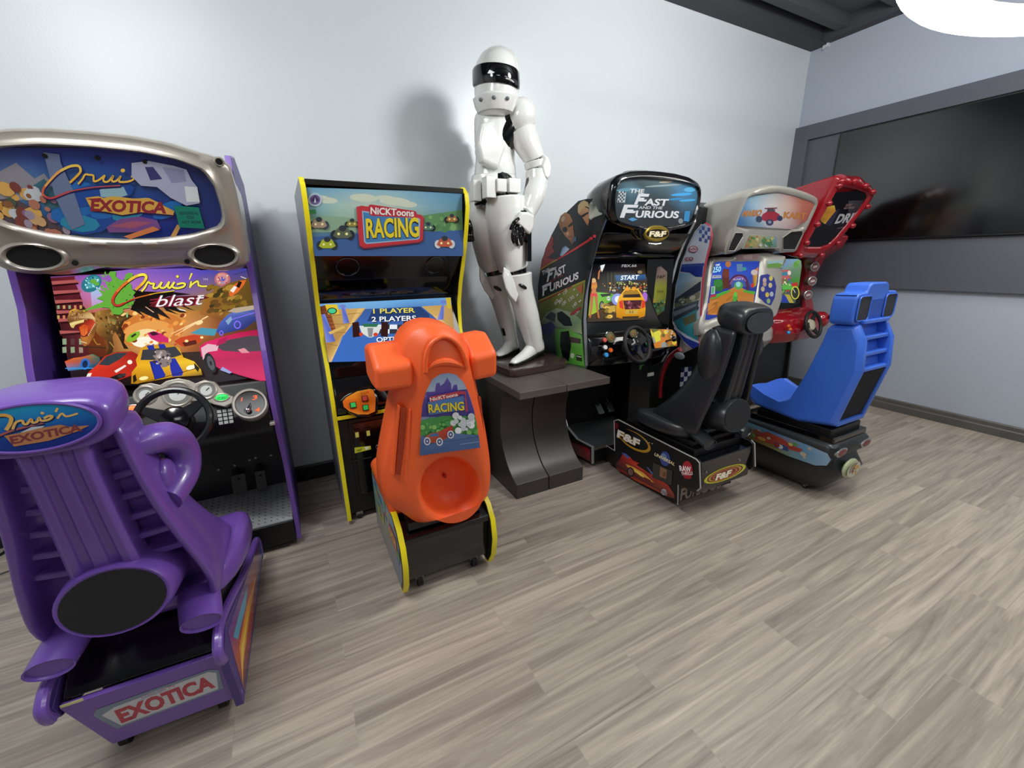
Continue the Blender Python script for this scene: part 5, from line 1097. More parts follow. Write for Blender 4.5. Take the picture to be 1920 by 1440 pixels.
# shoulders and arms
Rm = Matrix.Rotation(RAD(18), 3, 'Y')
W_('shoulder_bell', MB().ell(P(977, 219, -.06), .092, .095, .105, R=Rm, flat=None), ang=60)
W_('shoulder_bell', MB().ell(P(908, 232, .18), .065, .075, .085), ang=60)
W_('upper_arm_plate', limb([(980, 247, -.06, 25), (987, 268, -.07, 24), (997, 288, -.08, 21), (1000, 297, -.08, 20)]))
W_('elbow_band', limb([(1003, 303, -.085, 21), (1005, 313, -.085, 21)]))
ep = [P(x, y, -.16) for x, y in ((1022, 287), (1031, 293), (1036, 312), (1033, 333), (1027, 342), (1019, 334), (1014, 310))]
W_('elbow_guard', MB().loft([[p+V((-.01, .09, 0)) for p in ep], [p+V((0, .02, 0)) for p in ep], [p+V((0, -.005, 0)) for p in scale_loop(ep, .7)]]), WH, bevel=.006, seg=3)
W_('forearm_plate', limb([(1006, 323, -.09, 21), (1006, 345, -.10, 21), (1000, 370, -.12, 20), (991, 395, -.13, 15), (987, 402, -.135, 15)]))
W_('forearm_plate', limb([(906, 250, .24, 16), (906, 290, .27, 16)]))
W_('forearm_plate', limb([(906, 322, .26, 15), (900, 350, .24, 15), (892, 385, .20, 11)]))
hp = [P(x, y, -.185) for x, y in ((975, 397), (990, 397), (1002, 404), (1001, 428), (993, 440), (981, 430), (966, 417))]
W_('hand_plate', MB().loft([[p+V((0, .035, 0)) for p in hp], hp, [p+V((0, -.01, 0)) for p in scale_loop(hp, .8)]]), WH, bevel=.005)
gl = W_('glove', limb([(984, 402, -.15, 11), (978, 415, -.16, 13), (972, 430, -.165, 13), (969, 438, -.165, 11)], .7), BD)
for (x0, y0, x1, y1, x2, y2, dy) in ((963, 428, 961, 444, 963, 455, -.17), (969, 432, 968, 448, 970, 460, -.18), (976, 432, 976, 448, 978, 459, -.175), (982, 430, 983, 444, 983, 454, -.165), (972, 410, 963, 418, 957, 430, -.19)):
    W_('finger', limb([(x0, y0, dy, 3.4), (x1, y1, dy-.01, 3.2), (x2, y2, dy+.01, 2.5)], 1, 10), BD, gl)
gf = W_('glove', MB().ell(P(883, 428, .14), .035, .035, .06), BD)
for i in range(4): W_('finger', limb([(876+i*4, 434, .13, 3.2), (876+i*4, 446, .125, 3), (878+i*4, 452, .14, 2.5)], 1, 8), BD, gf)
ba, bb = P(990, 438, -.16), P(990, 490, -.16)
W_('baton', MB().box((ba.x-.015, ba.y-.02, bb.z), (ba.x+.015, ba.y+.01, ba.z+.05)), BD, bevel=.003)
# helmet: smooth dome with one dark visor band and a plain chin guard
hc = P(931, 161, -.03); hl = []
for z, rx, ry, ox in ((-.165, .055, .07, -.03), (-.15, .085, .095, -.02), (-.11, .105, .115, -.01), (-.06, .112, .122, -.003), (0, .116, .128, 0), (.06, .116, .128, .004), (.11, .106, .118, .006), (.15, .084, .096, .008), (.175, .052, .06, .008), (.187, .018, .02, .008)):
    z2 = z*1.0
    hl.append([hc+V((ox+rx*1.12*cos(2*pi*k/32), ry*1.1*sin(2*pi*k/32), z2)) for k in range(32)])
hm = W_('helmet', MB().loft(hl), WH, ang=80)
vz = MB(); L = []
for z, o in ((.075, .001), (.06, .006), (.02, .007), (-.015, .006), (-.028, .001)):
    L.append([hc+V((-.002+(.131+o)*cos(a), (.142+o)*sin(a), z*.92-(.012*cos(a+.9)))) for a in [RAD(165+150*k/24) for k in range(25)]])
vz.loft(L, False, False, closed=False); W_('visor', vz, mat('smoke_visor', '050506', .05, coat=.8), hm)
ch = MB(); L = []
for z, o in ((-.065, .0), (-.08, .014), (-.125, .016), (-.15, .0)):
    L.append([hc+V((-.012+(.12+o)*cos(a)*(1 if z > -.1 else .9), (.127+o)*sin(a)*(1 if z > -.1 else .9), z)) for a in [RAD(170+140*k/20) for k in range(21)]])
ch.loft(L, False, False, closed=False); W_('chin_guard', ch, WH, hm)
for a in (205, 240, 275): 
    c = hc+V((-.012+.13*cos(RAD(a)), .137*sin(RAD(a)), -.103)); W_('vent', MB().ell(c, .012, .012, .01), mat('grey_vent', '707478', .4), hm)
W_('ear_disc', MB().cyl(hc+V((.125, -.02, .02)), hc+V((.138, -.024, .02)), .026, n=24), mat('pale_grey', 'c4c6c6', .25), hm)
# ================================================================ gloss black street racing cabinet
FF = Thing('arcade_cabinet', 'glossy black street racing cabinet with photo side art, right of the white statue', 'arcade machine', (2.155, -.4, 0))
FX0, FX1 = 1.76, 2.55; FC = 2.155
profF = [(-.33, .04), (-.846, .04), (-.838, .165), (-.66, .155), (-.52, .21), (-.455, .32), (-.46, .46), (-.56, .58), (-.69, .66), (-.735, .74), (-.718, .9), (-.70, 1.05), (-.712, 1.25), (-.75, 1.42), (-.81, 1.57), (-.872, 1.675), (-.84, 1.78), (-.81, 1.80), (-.60, 1.80), (-.46, 1.744), (-.297, 1.616), (-.155, 1.40), (-.106, 1.19), (-.13, .98), (-.2, .76), (-.28, .4)]
CHT = mat('silver_edge', 'c0c2c4', .22, metal=.7)
for x0, x1 in ((FX0, FX0+.02), (FX1-.02, FX1)):
    FF.w('side_panel', MB().yz(profF, x0, x1), BLK, bevel=.003); trim_path(FF, profF[1:18] if x0 < 2 else profF[8:18], x0-.001, x1+.001, CHT, .005)
FF.w('carcass', MB().yz([(-.33, .05), (-.84, .05), (-.835, .14), (-.42, .16), (-.42, .62), (-.60, .68), (-.60, .92), (-.52, .95), (-.47, 1.42), (-.70, 1.46), (-.74, 1.60), (-.70, 1.78), (-.46, 1.72), (-.30, 1.6), (-.16, 1.40), (-.12, 1.19), (-.14, .98), (-.21, .76), (-.29, .4)], FX0+.02, FX1-.02), BLK, bevel=.004)
FF.w('floor_mat', MB().yz([(-.43, .162), (-.83, .147), (-.83, .142), (-.43, .157)], FX0+.03, FX1-.03), mat('worn_black_mat', '26292b', .6, bump=.2, bscale=40, var=.3))
FF.w('step_edge', MB().box((FX0+.02, -.846, .135), (FX1-.02, -.834, .15)), mat('worn_bronze_edge', '5a4a3c', .45, metal=.5), bevel=.003)
# side art
a = Art((FX0-.0012, 0, 1), (-1, 0, 0), (1000, 300, 4.5)); cl = [(580, 325), (612, 500), (560, 650), (505, 860), (470, 1000), (440, 1150), (405, 1400), (420, 1500), (438, 1760), (430, 1780), (330, 1740), (180, 1660), (90, 1560), (60, 1380), (38, 1200), (40, 1060), (72, 840), (150, 640), (230, 490), (380, 345), (450, 328)]
rz = [V((p.x, p.y)) for p in [a.m(q) for q in cl]]
def outlined(art, cl, rows):
    art.poly(cl, rows); return art
a.poly(cl, '15161a')
# lower half: car and road
a.poly([(40, 1190), (440, 1010), (405, 1400), (420, 1500), (438, 1760), (330, 1740), (180, 1660), (90, 1560), (60, 1380)], ['7c8030', '8a8c38', '48604c', '3c6040', '3c7c34', '2c4424', '24301c', '2c3848', '50583c'])
a.poly([(60, 1370), (110, 1290), (200, 1250), (330, 1290), (405, 1350), (410, 1470), (250, 1420), (120, 1400)], ['6c7060', '8c8c78', '9c9c84', '8c9c80', '7c9c74', '9cb084', '5c6c5c', '586458'])
a.poly([(200, 1290), (240, 1275), (310, 1330), (330, 1400), (260, 1400), (205, 1350)], '14161c'); a.poly([(100, 1330), (150, 1280), (190, 1300), (180, 1370)], '3c4048'); a.poly([(70, 1400), (150, 1360), (190, 1410), (150, 1490), (80, 1470)], '38346c')
a.poly([(180, 1420), (300, 1430), (408, 1480), (432, 1740), (330, 1720), (230, 1690), (190, 1600)], ['4c8040', '58943c', '6cb448', '6cc048', '5cac3c', '3c7430', '2c5428']); a.poly([(230, 1450), (300, 1440), (320, 1560), (300, 1700), (250, 1680), (225, 1560)], '0c1210'); a.poly([(310, 1490), (400, 1510), (400, 1550), (315, 1540)], '3c2024')
a.ell(330, 1650, 16, 22, 'c8dcc0'); a.poly([(360, 1640), (410, 1650), (412, 1700), (364, 1690)], '34402c'); a.poly([(366, 1650), (408, 1660), (408, 1668), (366, 1658)], 'd0dcd0'); a.poly([(60, 1500), (170, 1480), (190, 1640), (100, 1560)], ['2c3844', '344c50', '283c38', '202c2c'])
# upper half: two plain portraits and red splash
a.cr = (1000, 360, 4.757)
a.poly([(165, 385), (182, 420), (178, 440), (188, 465), (172, 490), (190, 530), (125, 590), (205, 600), (68, 690), (85, 600), (110, 500)], 'a42e36')
a.poly([(500, 110), (520, 85), (545, 120), (600, 110), (615, 200), (550, 225), (510, 250), (498, 230)], ['8c9488', 'c4c8bc', '50584c', '8c9480', 'a8aca0', '7c8478', 'b8bcb0', 'd0d0c4'])
a.poly([(430, 330), (500, 280), (640, 210), (600, 330), (560, 390), (380, 470), (400, 380)], '15151a')
a.poly([(406, 165), (450, 130), (495, 150), (500, 200), (496, 270), (486, 305), (462, 265), (440, 228), (414, 200)], ['b88c60', 'd0a478', 'c89c70', 'b88458', 'b8845c', '8c5c40', 'a87850', 'b08058', 'a87c54'])
a.poly([(398, 175), (400, 120), (425, 90), (455, 74), (490, 92), (502, 140), (470, 128), (440, 140), (420, 175), (410, 200)], 'c0a878'); a.poly([(420, 215), (448, 198), (492, 176), (494, 192), (470, 205), (452, 222), (430, 226)], '18161a')
a.poly([(228, 262), (245, 212), (285, 180), (325, 200), (350, 250), (356, 300), (364, 360), (372, 420), (352, 478), (326, 432), (290, 398), (268, 365), (238, 320)], ['a87850', 'b88860', 'c09470', 'b07c54', '9c6844', '94603c', '8c5838', '6c4028', '5c3824', '8c5838', 'a06c48', 'a8744c', 'a06c44'])
a.ell(283, 335, 23, 25, '121014', 20); a.poly([(308, 305), (345, 268), (356, 280), (345, 300), (318, 316)], '121014'); a.poly([(296, 366), (315, 352), (318, 378), (302, 385)], 'c8966c'); a.line([(312, 408), (345, 392)], 6, '60382c', False); a.ell(268, 240, 16, 26, 'd0b090', 25)
a.poly([(240, 565), (262, 500), (290, 478), (325, 510), (255, 575)], ['8ca8c8', '6c8cc0', '5878a8', 'c0ccd8', 'a0b4cc']); a.poly([(360, 400), (390, 400), (385, 440), (355, 450)], '3c506c')
a.line([(215, 603), (380, 505), (505, 425)], [14, 18, 20], 'c03038', False); a.ell(518, 414, 16, 14, 'c83440'); a.ell(548, 394, 15, 14, 'd03848'); a.line([(66, 692), (140, 645), (215, 603)], 12, 'b88c38', False)
a.cr = (1000, 300, 4.5)
a.line([(45, 1190), (300, 1080), (435, 1020)], 12, 'a8a438', False); a.line([(40, 1210), (200, 1130), (330, 1065)], 10, '983034', False)
a.cr = (1000, 360, 4.757)
a.text('THE', (82, 742), (145, 712), (80, 706), 'e0dce0', .03); a.text('F', (122, 800), (165, 780), (140, 690), 'e4e0e4', .04); a.text('AST', (185, 768), (295, 710), (180, 700), 'e4e0e4', .035); a.poly([(140, 692), (210, 665), (205, 690), (140, 716)], 'e4e0e4')
a.text('AND THE', (150, 805), (272, 748), (148, 790), 'b0484c', .02); a.text('F', (85, 925), (125, 905), (88, 835), 'e8e4e8', .04); a.poly([(82, 838), (165, 800), (163, 826), (84, 864)], 'e8e4e8'); a.text('URIOUS', (150, 890), (408, 770), (150, 828), 'e8e4e8', .035)
a.cr = (1000, 300, 4.5)
for i, (t, x, y) in enumerate((('60', 190, 1225), ('80', 225, 1215), ('100', 255, 1235), ('130', 310, 1195), ('140', 345, 1250), ('120', 265, 1140), ('150', 365, 1310))):
    a.text(t, (x, y), (x+30+(12 if t == '130' else 0), y-34), (x-14, y-24), 'd8d8cc', .01)
for q in ((345, 1100, 355, 1085), (370, 1145, 382, 1130), (388, 1200, 408, 1180), (215, 1140, 228, 1125)): a.line([q[0:2], q[2:4]], 8, 'e0e0d8', False)
a.poly([(310, 1300), (400, 1235), (405, 1255), (330, 1310)], 'a03038'); a.poly([(370, 1080), (420, 1040), (415, 1130), (390, 1110)], 'b85c3c')
a.done(FF, 'side_art', GLOSSPRINT)
b2 = Art((FX0-.0012, 0, .2), (-1, 0, 0), (880, 640, 4.5)); b2.poly([(760, 640), (800, 740), (870, 850), (1000, 900), (1020, 920), (1020, 1010), (880, 950), (800, 850)], ['3c1014', '60141c', '84202c', 'a02838', 'a42c3c', '802030', '5c1820', '40141c']); b2.done(FF, 'red_stripe', GLOSSPRINT)
# hood
fP, fN = V((2.13, -.93, 1.77)), V((0, -1, -.10)); fn = fN.normalized(); HC = 2.13
outl = loop2(HC, [(0, 1.948), (.12, 1.946), (.24, 1.934), (.33, 1.908), (.372, 1.87), (.385, 1.80), (.378, 1.70), (.35, 1.655), (.26, 1.628), (.16, 1.612), (.135, 1.58), (.09, 1.555), (0, 1.548)])
inl = loop2(HC, [(0, 1.902), (.15, 1.9), (.27, 1.89), (.325, 1.872), (.348, 1.83), (.35, 1.77), (.325, 1.69), (.30, 1.662), (.2, 1.64), (.1, 1.632), (0, 1.632)])
n = 96; cc = (HC, 1.765); aO = angular(onplane(fP, fN, outl), cc, n); aI = angular(onplane(fP, fN, inl), cc, n)
bk = [V((FC+(p.x-HC)*1.03, -.74, 1.75+(p.z-1.75)*.92)) for p in aO]; bk2 = [V((FC+(p.x-HC)*.9, -.62, 1.74+(p.z-1.74)*.8)) for p in aO]
FF.w('hood', MB().loft([bk2, bk, [p-fn*.03 for p in aO], [p-fn*.006 for p in mixl(aO, aI, .1)], [p for p in mixl(aO, aI, .35)], [p+fn*.010 for p in mixl(aO, aI, .6)], [p+fn*.012 for p in mixl(aO, aI, .85)], [p for p in aI], [p-fn*.014 for p in mixl(aI, [V((HC, p.y, 1.765)) for p in aI], .03)]]), BLKG, ang=60)
FF.w('hood_cap', MB().loft([[V((HC+.03, -.8, 1.9))+V((.22*k*cos(2*pi*j/28), .09*k*sin(2*pi*j/28), z)) for j in range(28)] for k, z in ((1, 0), (1, .045), (.9, .06), (.5, .066))]), BLKG, ang=60)
m = Art(fP-fn*.004, fN, (1000, 300, 4.5)); pts = [V(((q-m.P).dot(m.U), (q-m.P).dot(m.W))) for q in aI]
if sum(p.x*q.y-q.x*p.y for p, q in zip(pts, pts[1:]+pts[:1])) < 0: pts.reverse()
m.clip = pts
m.grid([(680, 150), (1420, 150), (1400, 560), (660, 560)], [['3a4244', '465458', '58686c', '647274', '50606c', '34404a'], ['343e42', '587884', '40525a', '4c6068', '4c7ca0', '3c647c'], ['363e42', '405660', '3c4044', '3a4246', '4c6c84', '3c5c74'], ['343a3e', '384046', '36393c', '383b3e', '3a4854', '324450'], ['2c3034', '32363a', '34373a', '34373a', '32363a', '2c3034']])
for (x, y, rx, ry, c) in ((800, 250, 100, 14, '5c8c9c'), (1100, 215, 160, 8, '88989c'), (1120, 185, 60, 8, 'b8b0a0'), (1250, 290, 90, 12, '4a9cd4'), (1200, 330, 60, 8, '3c88b8'), (1320, 250, 50, 20, '58a0c8'), (1300, 340, 70, 10, '4a9ccc'), (930, 480, 120, 8, '3c5460')): m.ell(x, y, rx, ry, c, -4)
m.poly([(722, 260), (782, 268), (772, 360), (706, 355)], 'b0b8bc')
for i in range(4):
    for j in range(6):
        if (i+j) % 2: m.poly([(722-i*0+i*14-j*2, 264+j*15), (734+i*14-j*2, 265+j*15), (732+i*14-j*2, 279+j*15), (720+i*14-j*2, 278+j*15)], '303840')
m.cr = (1140, 330, 7.056)
m.text('THE', (280, 222), (470, 228), (292, 168), 'c8ccd0', .03); m.text('F', (345, 368), (445, 372), (402, 232), 'c8ccd0', .04); m.text('AST', (475, 385), (780, 392), (500, 298), 'c8ccd0', .035)
m.text('AND THE', (398, 434), (712, 440), (410, 398), 'bcc0c4', .02); m.text('F', (155, 542), (300, 545), (212, 378), 'ccd0d4', .04); m.text('URIOUS', (352, 545), (925, 555), (372, 455), 'ccd0d4', .035)
m.poly([(405, 235), (545, 238), (530, 275), (430, 272)], 'c8ccd0'); m.poly([(215, 380), (400, 382), (385, 420), (240, 418)], 'ccd0d4')
m.poly([(395, 310), (510, 312), (500, 338), (400, 336)], 'c8ccd0'); m.poly([(200, 458), (365, 462), (350, 492), (205, 488)], 'ccd0d4')
m.cr = (1000, 300, 4.5)
m.ell(835, 502, 22, 16, '3c7cb0'); m.poly([(795, 500), (835, 488), (880, 502), (835, 512)], '5c94c0'); m.poly([(1275, 430), (1320, 430), (1310, 520), (1265, 515)], '3c80b0'); m.ell(1240, 515, 20, 22, '80888c')
m.done(FF, 'marquee', GLOSSPRINT)
c = atP(1231, 438, fP+fn*.01, fn); u = V((1, 0, 0)); v_ = fn.cross(u); v_ = -v_ if v_.z < 0 else v_
bd = FF.w('badge', MB().loft([[c+u*cos(2*pi*k/32)*.105*s_+v_*sin(2*pi*k/32)*.048*s_+fn*d for k in range(32)] for s_, d in ((1, -.02), (1, .004), (.93, .009))]), mat('gold_rim', 'a88c34', .3, metal=.6))
g = Art(c+fn*.0095, fN, (1000, 300, 4.5)); g.ell(1046, 622, 92, 38, '1c1810'); g.ell(1046, 622, 80, 30, '302818'); g.text('F&F', (975, 645), (1115, 645), (985, 600), 'ece4c4', .04, outline=('6c5420', .03)); g.done(FF, 'badge_lettering', GLOSSPRINT, bd)
FF.w('badge_light', MB().tube([c-v_*.06-u*.06+fn*.0, c-v_*.065+fn*.004, c-v_*.06+u*.05+fn*.0], .005, 8), CHR, bd)
# under hood and screen surround
FF.w('valance', MB().yz([(-.86, 1.60), (-.78, 1.50), (-.72, 1.455), (-.50, 1.44), (-.50, 1.60)], FX0+.02, FX1-.02), BLKG, bevel=.01, seg=3)
FF.w('valance_bar', MB().tube([(FX0+.02, -.735, 1.46), (1.98, -.74, 1.46), (2.02, -.75, 1.47), (2.12, -.76, 1.475), (2.2, -.75, 1.462), (FX1-.02, -.735, 1.455)], .012, 10), BLKG)
sP, sN = V((2.15, -.55, 1.41)), V((0, -.41, .13)); sn = sN.normalized()
FF.w('screen_frame', MB().yz([(-.545, 1.44), (-.705, .94), (-.62, .92), (-.50, 1.44)], FX0+.02, FX1-.02), BLKG, bevel=.004)
q = [(500, 877), (970, 876), (938, 1345), (452, 1370)]
s = Art(sP+sn*.018, sN, (1000, 300, 4.5)); s.poly(q, '120f10'); s.setclip(q)
s.grid([(490, 870), (975, 870), (945, 1120), (470, 1130)], [['0c0c10', '101014', '18161a', '201814'], ['181418', '1c1a1a', '241c1c', '40301c'], ['20281c', '30281c', '2c2c20', '40241c']])
s.grid([(470, 1110), (950, 1110), (935, 1350), (450, 1372)], [['3c3020', '403428', '40303c', '5a3060'], ['403c28', '584020', '604838', '6c5038'], ['30281c', '3c3024', '50402c', '3c3024']])
s.text('FBX.66', (745, 905), (870, 902), (748, 882), 'b0b0b0', .01); s.poly([(690, 972), (945, 966), (950, 1010), (700, 1025)], ['2c5c90', '2c5c94', '183c68', '1c4878']); s.text('START', (735, 1012), (885, 1005), (742, 975), 'f0f4f4', .03)
s.scatter(90, (580, 1040, 960, 1120), ['c85c3c', '6a8040', 'd8a048', '402c20', '4c6ca0', '803c2c', 'c8c8a0'], 3, 9, 51); s.scatter(30, (700, 1030, 940, 1060), ['8aa050', '4c5c30', 'c8c080'], 3, 8, 52); s.ell(890, 950, 20, 14, '8a7850')
for x in (620, 650, 680): s.line([(x, 950), (x+6, 1090)], 3, '3c4c2c', False)
# green car
s.poly([(458, 1140), (520, 1120), (600, 1125), (668, 1135), (672, 1180), (620, 1210), (570, 1240), (520, 1290), (455, 1320)], ['6cc83c', '7cd848', '6cc83c', '54a830', '60b838', '4c9c2c', '60b034', 'b8c830', 'a0c030']); s.poly([(555, 1135), (640, 1130), (650, 1145), (570, 1160)], '182418'); s.ell(566, 1230, 20, 38, '15151a', 10); s.ell(566, 1230, 12, 26, '787c80', 10); s.ell(625, 1172, 15, 18, 'e8e8e8'); s.text('03', (614, 1180), (636, 1178), (614, 1163), '202020', .02)
# starter figure waving a white flag
s.poly([(556, 895), (595, 884), (590, 905), (570, 950), (560, 930)], 'e8ecf0'); s.line([(540, 1010), (545, 950), (560, 930)], 12, 'c07848', False); s.ell(500, 1025, 20, 24, 'd8b478'); s.poly([(478, 1040), (525, 1035), (530, 1070), (518, 1100), (525, 1130), (478, 1130), (485, 1100), (472, 1070)], 'c87c44'); s.poly([(476, 1062), (528, 1058), (526, 1080), (480, 1085)], 'd89030'); s.poly([(474, 1128), (530, 1128), (534, 1165), (504, 1150), (472, 1165)], 'd83c40'); s.poly([(472, 1160), (500, 1152), (490, 1250), (474, 1335), (462, 1335), (470, 1250)], 'b86c3c'); s.poly([(506, 1152), (534, 1160), (535, 1250), (550, 1335), (538, 1338), (520, 1250)], 'b86c3c')
# blue flare and yellow coupe
s.ell(700, 1180, 50, 50, '8c9ce0'); s.ell(705, 1180, 28, 30, 'e8f0ff'); s.ell(930, 1160, 24, 40, 'a868d0'); s.scatter(14, (590, 1230, 700, 1330), ['c8a040', 'f0c860', '8a7030'], 8, 24, 53, 1.6)
s.poly([(690, 1330), (686, 1250), (710, 1160), (740, 1120), (760, 1095), (870, 1090), (900, 1130), (930, 1190), (935, 1260), (930, 1320), (880, 1335), (730, 1340)], ['c88410', 'e09c18', 'f0b028', 'f4bc30', 'f8c840', 'f8c840', 'f0b030', 'e8a420', 'e09c18', 'c88410', 'c08010', 'c08010'])
s.poly([(745, 1125), (770, 1100), (860, 1096), (885, 1128), (900, 1165), (740, 1165)], 'a87c20'); s.poly([(755, 1140), (885, 1135), (895, 1162), (745, 1165)], '2c1c18'); s.ell(780, 1092, 18, 16, 'f0a028'); s.ell(835, 1090, 18, 16, 'e8a028')
s.poly([(745, 1190), (905, 1185), (890, 1260), (760, 1265)], '4c2028'); s.scatter(20, (760, 1195, 890, 1255), ['7c3c48', '301418', 'a86070'], 5, 12, 54); s.poly([(710, 1200), (740, 1185), (748, 1265), (715, 1250)], 'd83c28'); s.poly([(930, 1195), (905, 1185), (895, 1260), (928, 1245)], 'd83c28'); s.poly([(765, 1270), (870, 1268), (865, 1300), (760, 1302)], 'c8a848'); s.text('53', (795, 1296), (830, 1295), (795, 1276), '503c1c', .01); s.poly([(735, 1325), (880, 1320), (870, 1338), (740, 1340)], '3c3018')
s.done(FF, 'screen', SCREEN)
p_ = FF.w('side_pillar', MB().prism([(2.40, -.60, .93), (2.53, -.74, .93), (2.53, -.5, .93), (2.42, -.5, .93)], (0, 0, .51)), BLKG, bevel=.006)
g = Art((2.465, -.675, 1.2), (-.73, -.68, 0), (1000, 300, 4.5)); gq = [(1045, 905), (1075, 895), (1130, 945), (1125, 1120), (1105, 1270), (1010, 1340), (1000, 1300), (1020, 1100)]
g.poly(gq, '5c6028'); g.setclip(gq); g.grid([(1040, 890), (1135, 890), (1110, 1340), (1000, 1340)], [['a89088', 'a08c84'], ['8c7470', '847060'], ['9ca038', '8c9034'], ['a0a43c', '787c30'], ['48603c', '384c34'], ['70602c', '60502c']])
g.text('F&F', (1042, 1000), (1108, 995), (1048, 975), '383430', .03); g.text('GEAR', (1040, 1120), (1100, 1118), (1042, 1100), '40481c', .01); g.scatter(12, (1010, 1180, 1110, 1310), ['3c6c48', '28402c', 'b09c34', '4c8450'], 8, 24, 55); g.done(FF, 'pillar_art', GLOSSPRINT, p_)
# dashboard
dz = MB(); L = []
for x, k in ((FX0+.02, .0), (FX0+.06, .04), (1.95, .075), (FC, .085), (2.4, .07), (FX1-.06, .04), (FX1-.02, 0)):
    L.append([(x, -.60, .94), (x, -.66-k, .945), (x, -.72-k, .93), (x, -.76-k, .88), (x, -.765-k, .80), (x, -.73-k, .735), (x, -.66-k*.5, .69), (x, -.60, .68)])
FF.w('dashboard', dz.loft(L), BLKG, bevel=.008)
gP, gN = V((FC, -.845, .86)), V((0, -.93, .36)); gn = gN.normalized()
def F(x, y, o=0): return atP(x, y, gP, gN)+gn*o
for x, y, r in ((1145, 632, .042), (1187, 624, .04)):
    c = F(x, y, .0); u = V((1, 0, 0)); v_ = gn.cross(u); gg = FF.w('gauge', MB().torus(c, u, v_, r, .005, 30, 8), BLKG); FF.w('dial_face', MB().cyl(c-gn*.002, c+gn*.001, r*.97), mat('olive_dial', '50502c', .3), gg); FF.w('dial_center', MB().cyl(c, c+gn*.002, r*.5), mat('amber_dial', '7c6030', .3), gg); FF.w('needle', MB().tube([c+gn*.003, c+gn*.003+u*r*.5-v_*r*.4], .002, 6), mat('red_needle', 'b03028', .4), gg)
for x, y, nm_, cl_ in ((1132, 638, 'red_button', 'c83048'), (1133, 652, 'white_button', 'd8d8d8'), (1143, 657, 'orange_button', 'e0641c'), (1135, 666, 'blue_button', '3494d8'), (1213, 646, 'start_button', '28b850')):
    button(FF, F(x, y, .002), gn, .017, mat(nm_, cl_, .3), nm_, .014)
pa = [(1219, 617), (1262, 618), (1268, 626), (1270, 648), (1228, 654)]
pp = FF.w('shifter_panel', MB().prism([F(*p, -.012) for p in pa], gn*.014), BLKG, bevel=.003)
g = Art(gP+gn*.003, gN, (1000, 560, 4.236)); gq = [(925, 240), (1100, 245), (1130, 280), (1140, 375), (965, 395)]; g.poly(gq, 'b8802c'); g.setclip(gq)
g.scatter(30, (930, 245, 1130, 390), ['d8582c', 'e0c83c', 'c8b040', '6c6c2c', 'e08838', 'e8d84c', 'a8a8a0'], 12, 30, 56); g.poly([(950, 270), (1000, 250), (1010, 330), (970, 350)], 'e0d840'); g.scatter(10, (1060, 260, 1130, 330), ['403828', 'c8c8c0'], 5, 10, 57); g.done(FF, 'panel_graphic', GLOSSPRINT, pp)
c = F(1248, 640); FF.w('shifter', MB().cyl(c, c+gn*.07, .007, n=10).ell(c+gn*.08, .02, .02, .02), BLKG, pp)
wheel_part(FF, atY(1195, 646, -.93)+V((0, 0, 0)), (.12, -.93, .36), .118, .013, spokes=(70, 200, 290), hubm=BLKG)
FF.w('kick_panel', MB().box((2.30, -.61, .18), (2.525, -.41, .66)), BLK, bevel=.005)
c = atY(1220, 702, -.612); FF.w('white_label', MB().box((c.x-.035, -.6125, c.z-.014), (c.x+.035, -.6095, c.z+.014)), mat('paper', 'c8c8c4', .6)); c = atY(1203, 688, -.612); FF.w('green_label', MB().prism([(c.x-.022, -.6125, c.z-.02), (c.x-.004, -.6125, c.z-.02), (c.x+.002, -.6125, c.z+.004), (c.x+.022, -.6125, c.z+.008), (c.x+.022, -.6125, c.z+.02), (c.x-.022, -.6125, c.z+.018)], (0, .003, 0)), mat('green_sticker', '4c8c3c', .5))
for px in ((1122, 765), (1141, 761)):
    c = atY(*px, -.47); pd = FF.w('pedal', MB().hexa([(c.x-.03, -.52, c.z-.035), (c.x+.03, -.52, c.z-.035), (c.x+.03, -.46, c.z+.03), (c.x-.03, -.46, c.z+.03)], (0, .01, -.004)), mat('grey_pedal', '3c3e40', .35, metal=.7), bevel=.003)
    FF.w('pedal_arm', MB().tube([(c.x, -.47, c.z+.02), (c.x, -.40, c.z+.09)], .008, 8), BLK, pd)
for x in (1.82, 2.49): castor(FF, x, -.78, local=False, r=.018, h=.05); castor(FF, x, -.38, local=False, r=.018, h=.05)

# ---------------------------------------------------------------- black chair
BP = mat('satin_black_plastic', '24272b', .34, coat=.15, bump=.05, bscale=200); DG = mat('dark_grey_pad', '303236', .55)
BC = Thing('racing_chair', 'black moulded driving chair on a black box base with flame car stickers', 'chair', (2.13, -1.60, 0), RAD(1.5))
bucket_seat(BC, BP, mat('charcoal_pad', '1c1d1f', .5), False)
BC.l('headrest_pad', MB().loft([[(.112*cos(2*pi*k/36), -.088-d+.1*.05*sin(2*pi*k/36), 1.118+.052*sin(2*pi*k/36)) for k in range(36)] for d in (0, .003)]), DG)
sx = 1.872
sp = [(1152, 789), (1160, 787), (1306, 861), (1312, 868), (1314, 915), (1308, 920), (1272, 909), (1271, 949), (1140, 866), (1135, 858), (1133, 836), (1137, 835), (1153, 845)]
pw = [atX(x, y, sx) for x, y in sp]
for p in pw: p.z = max(p.z, .045); p.y = min(p.y, -.868)
wid = .475
pl_ = BC.w('base_side', MB().prism(pw, (.018, 0, 0)), BLK, bevel=.003)
BC.w('base_side', MB().prism([p+V((wid, 0.012, 0)) for p in pw], (.018, 0, 0)), BLK, bevel=.003)
WE = mat('worn_white_edge', 'a8a8a4', .5)
def edge(T, pts, m, r=.004, par=None): return T.w('worn_edge', MB().tube(pts, r, 6), m, par)
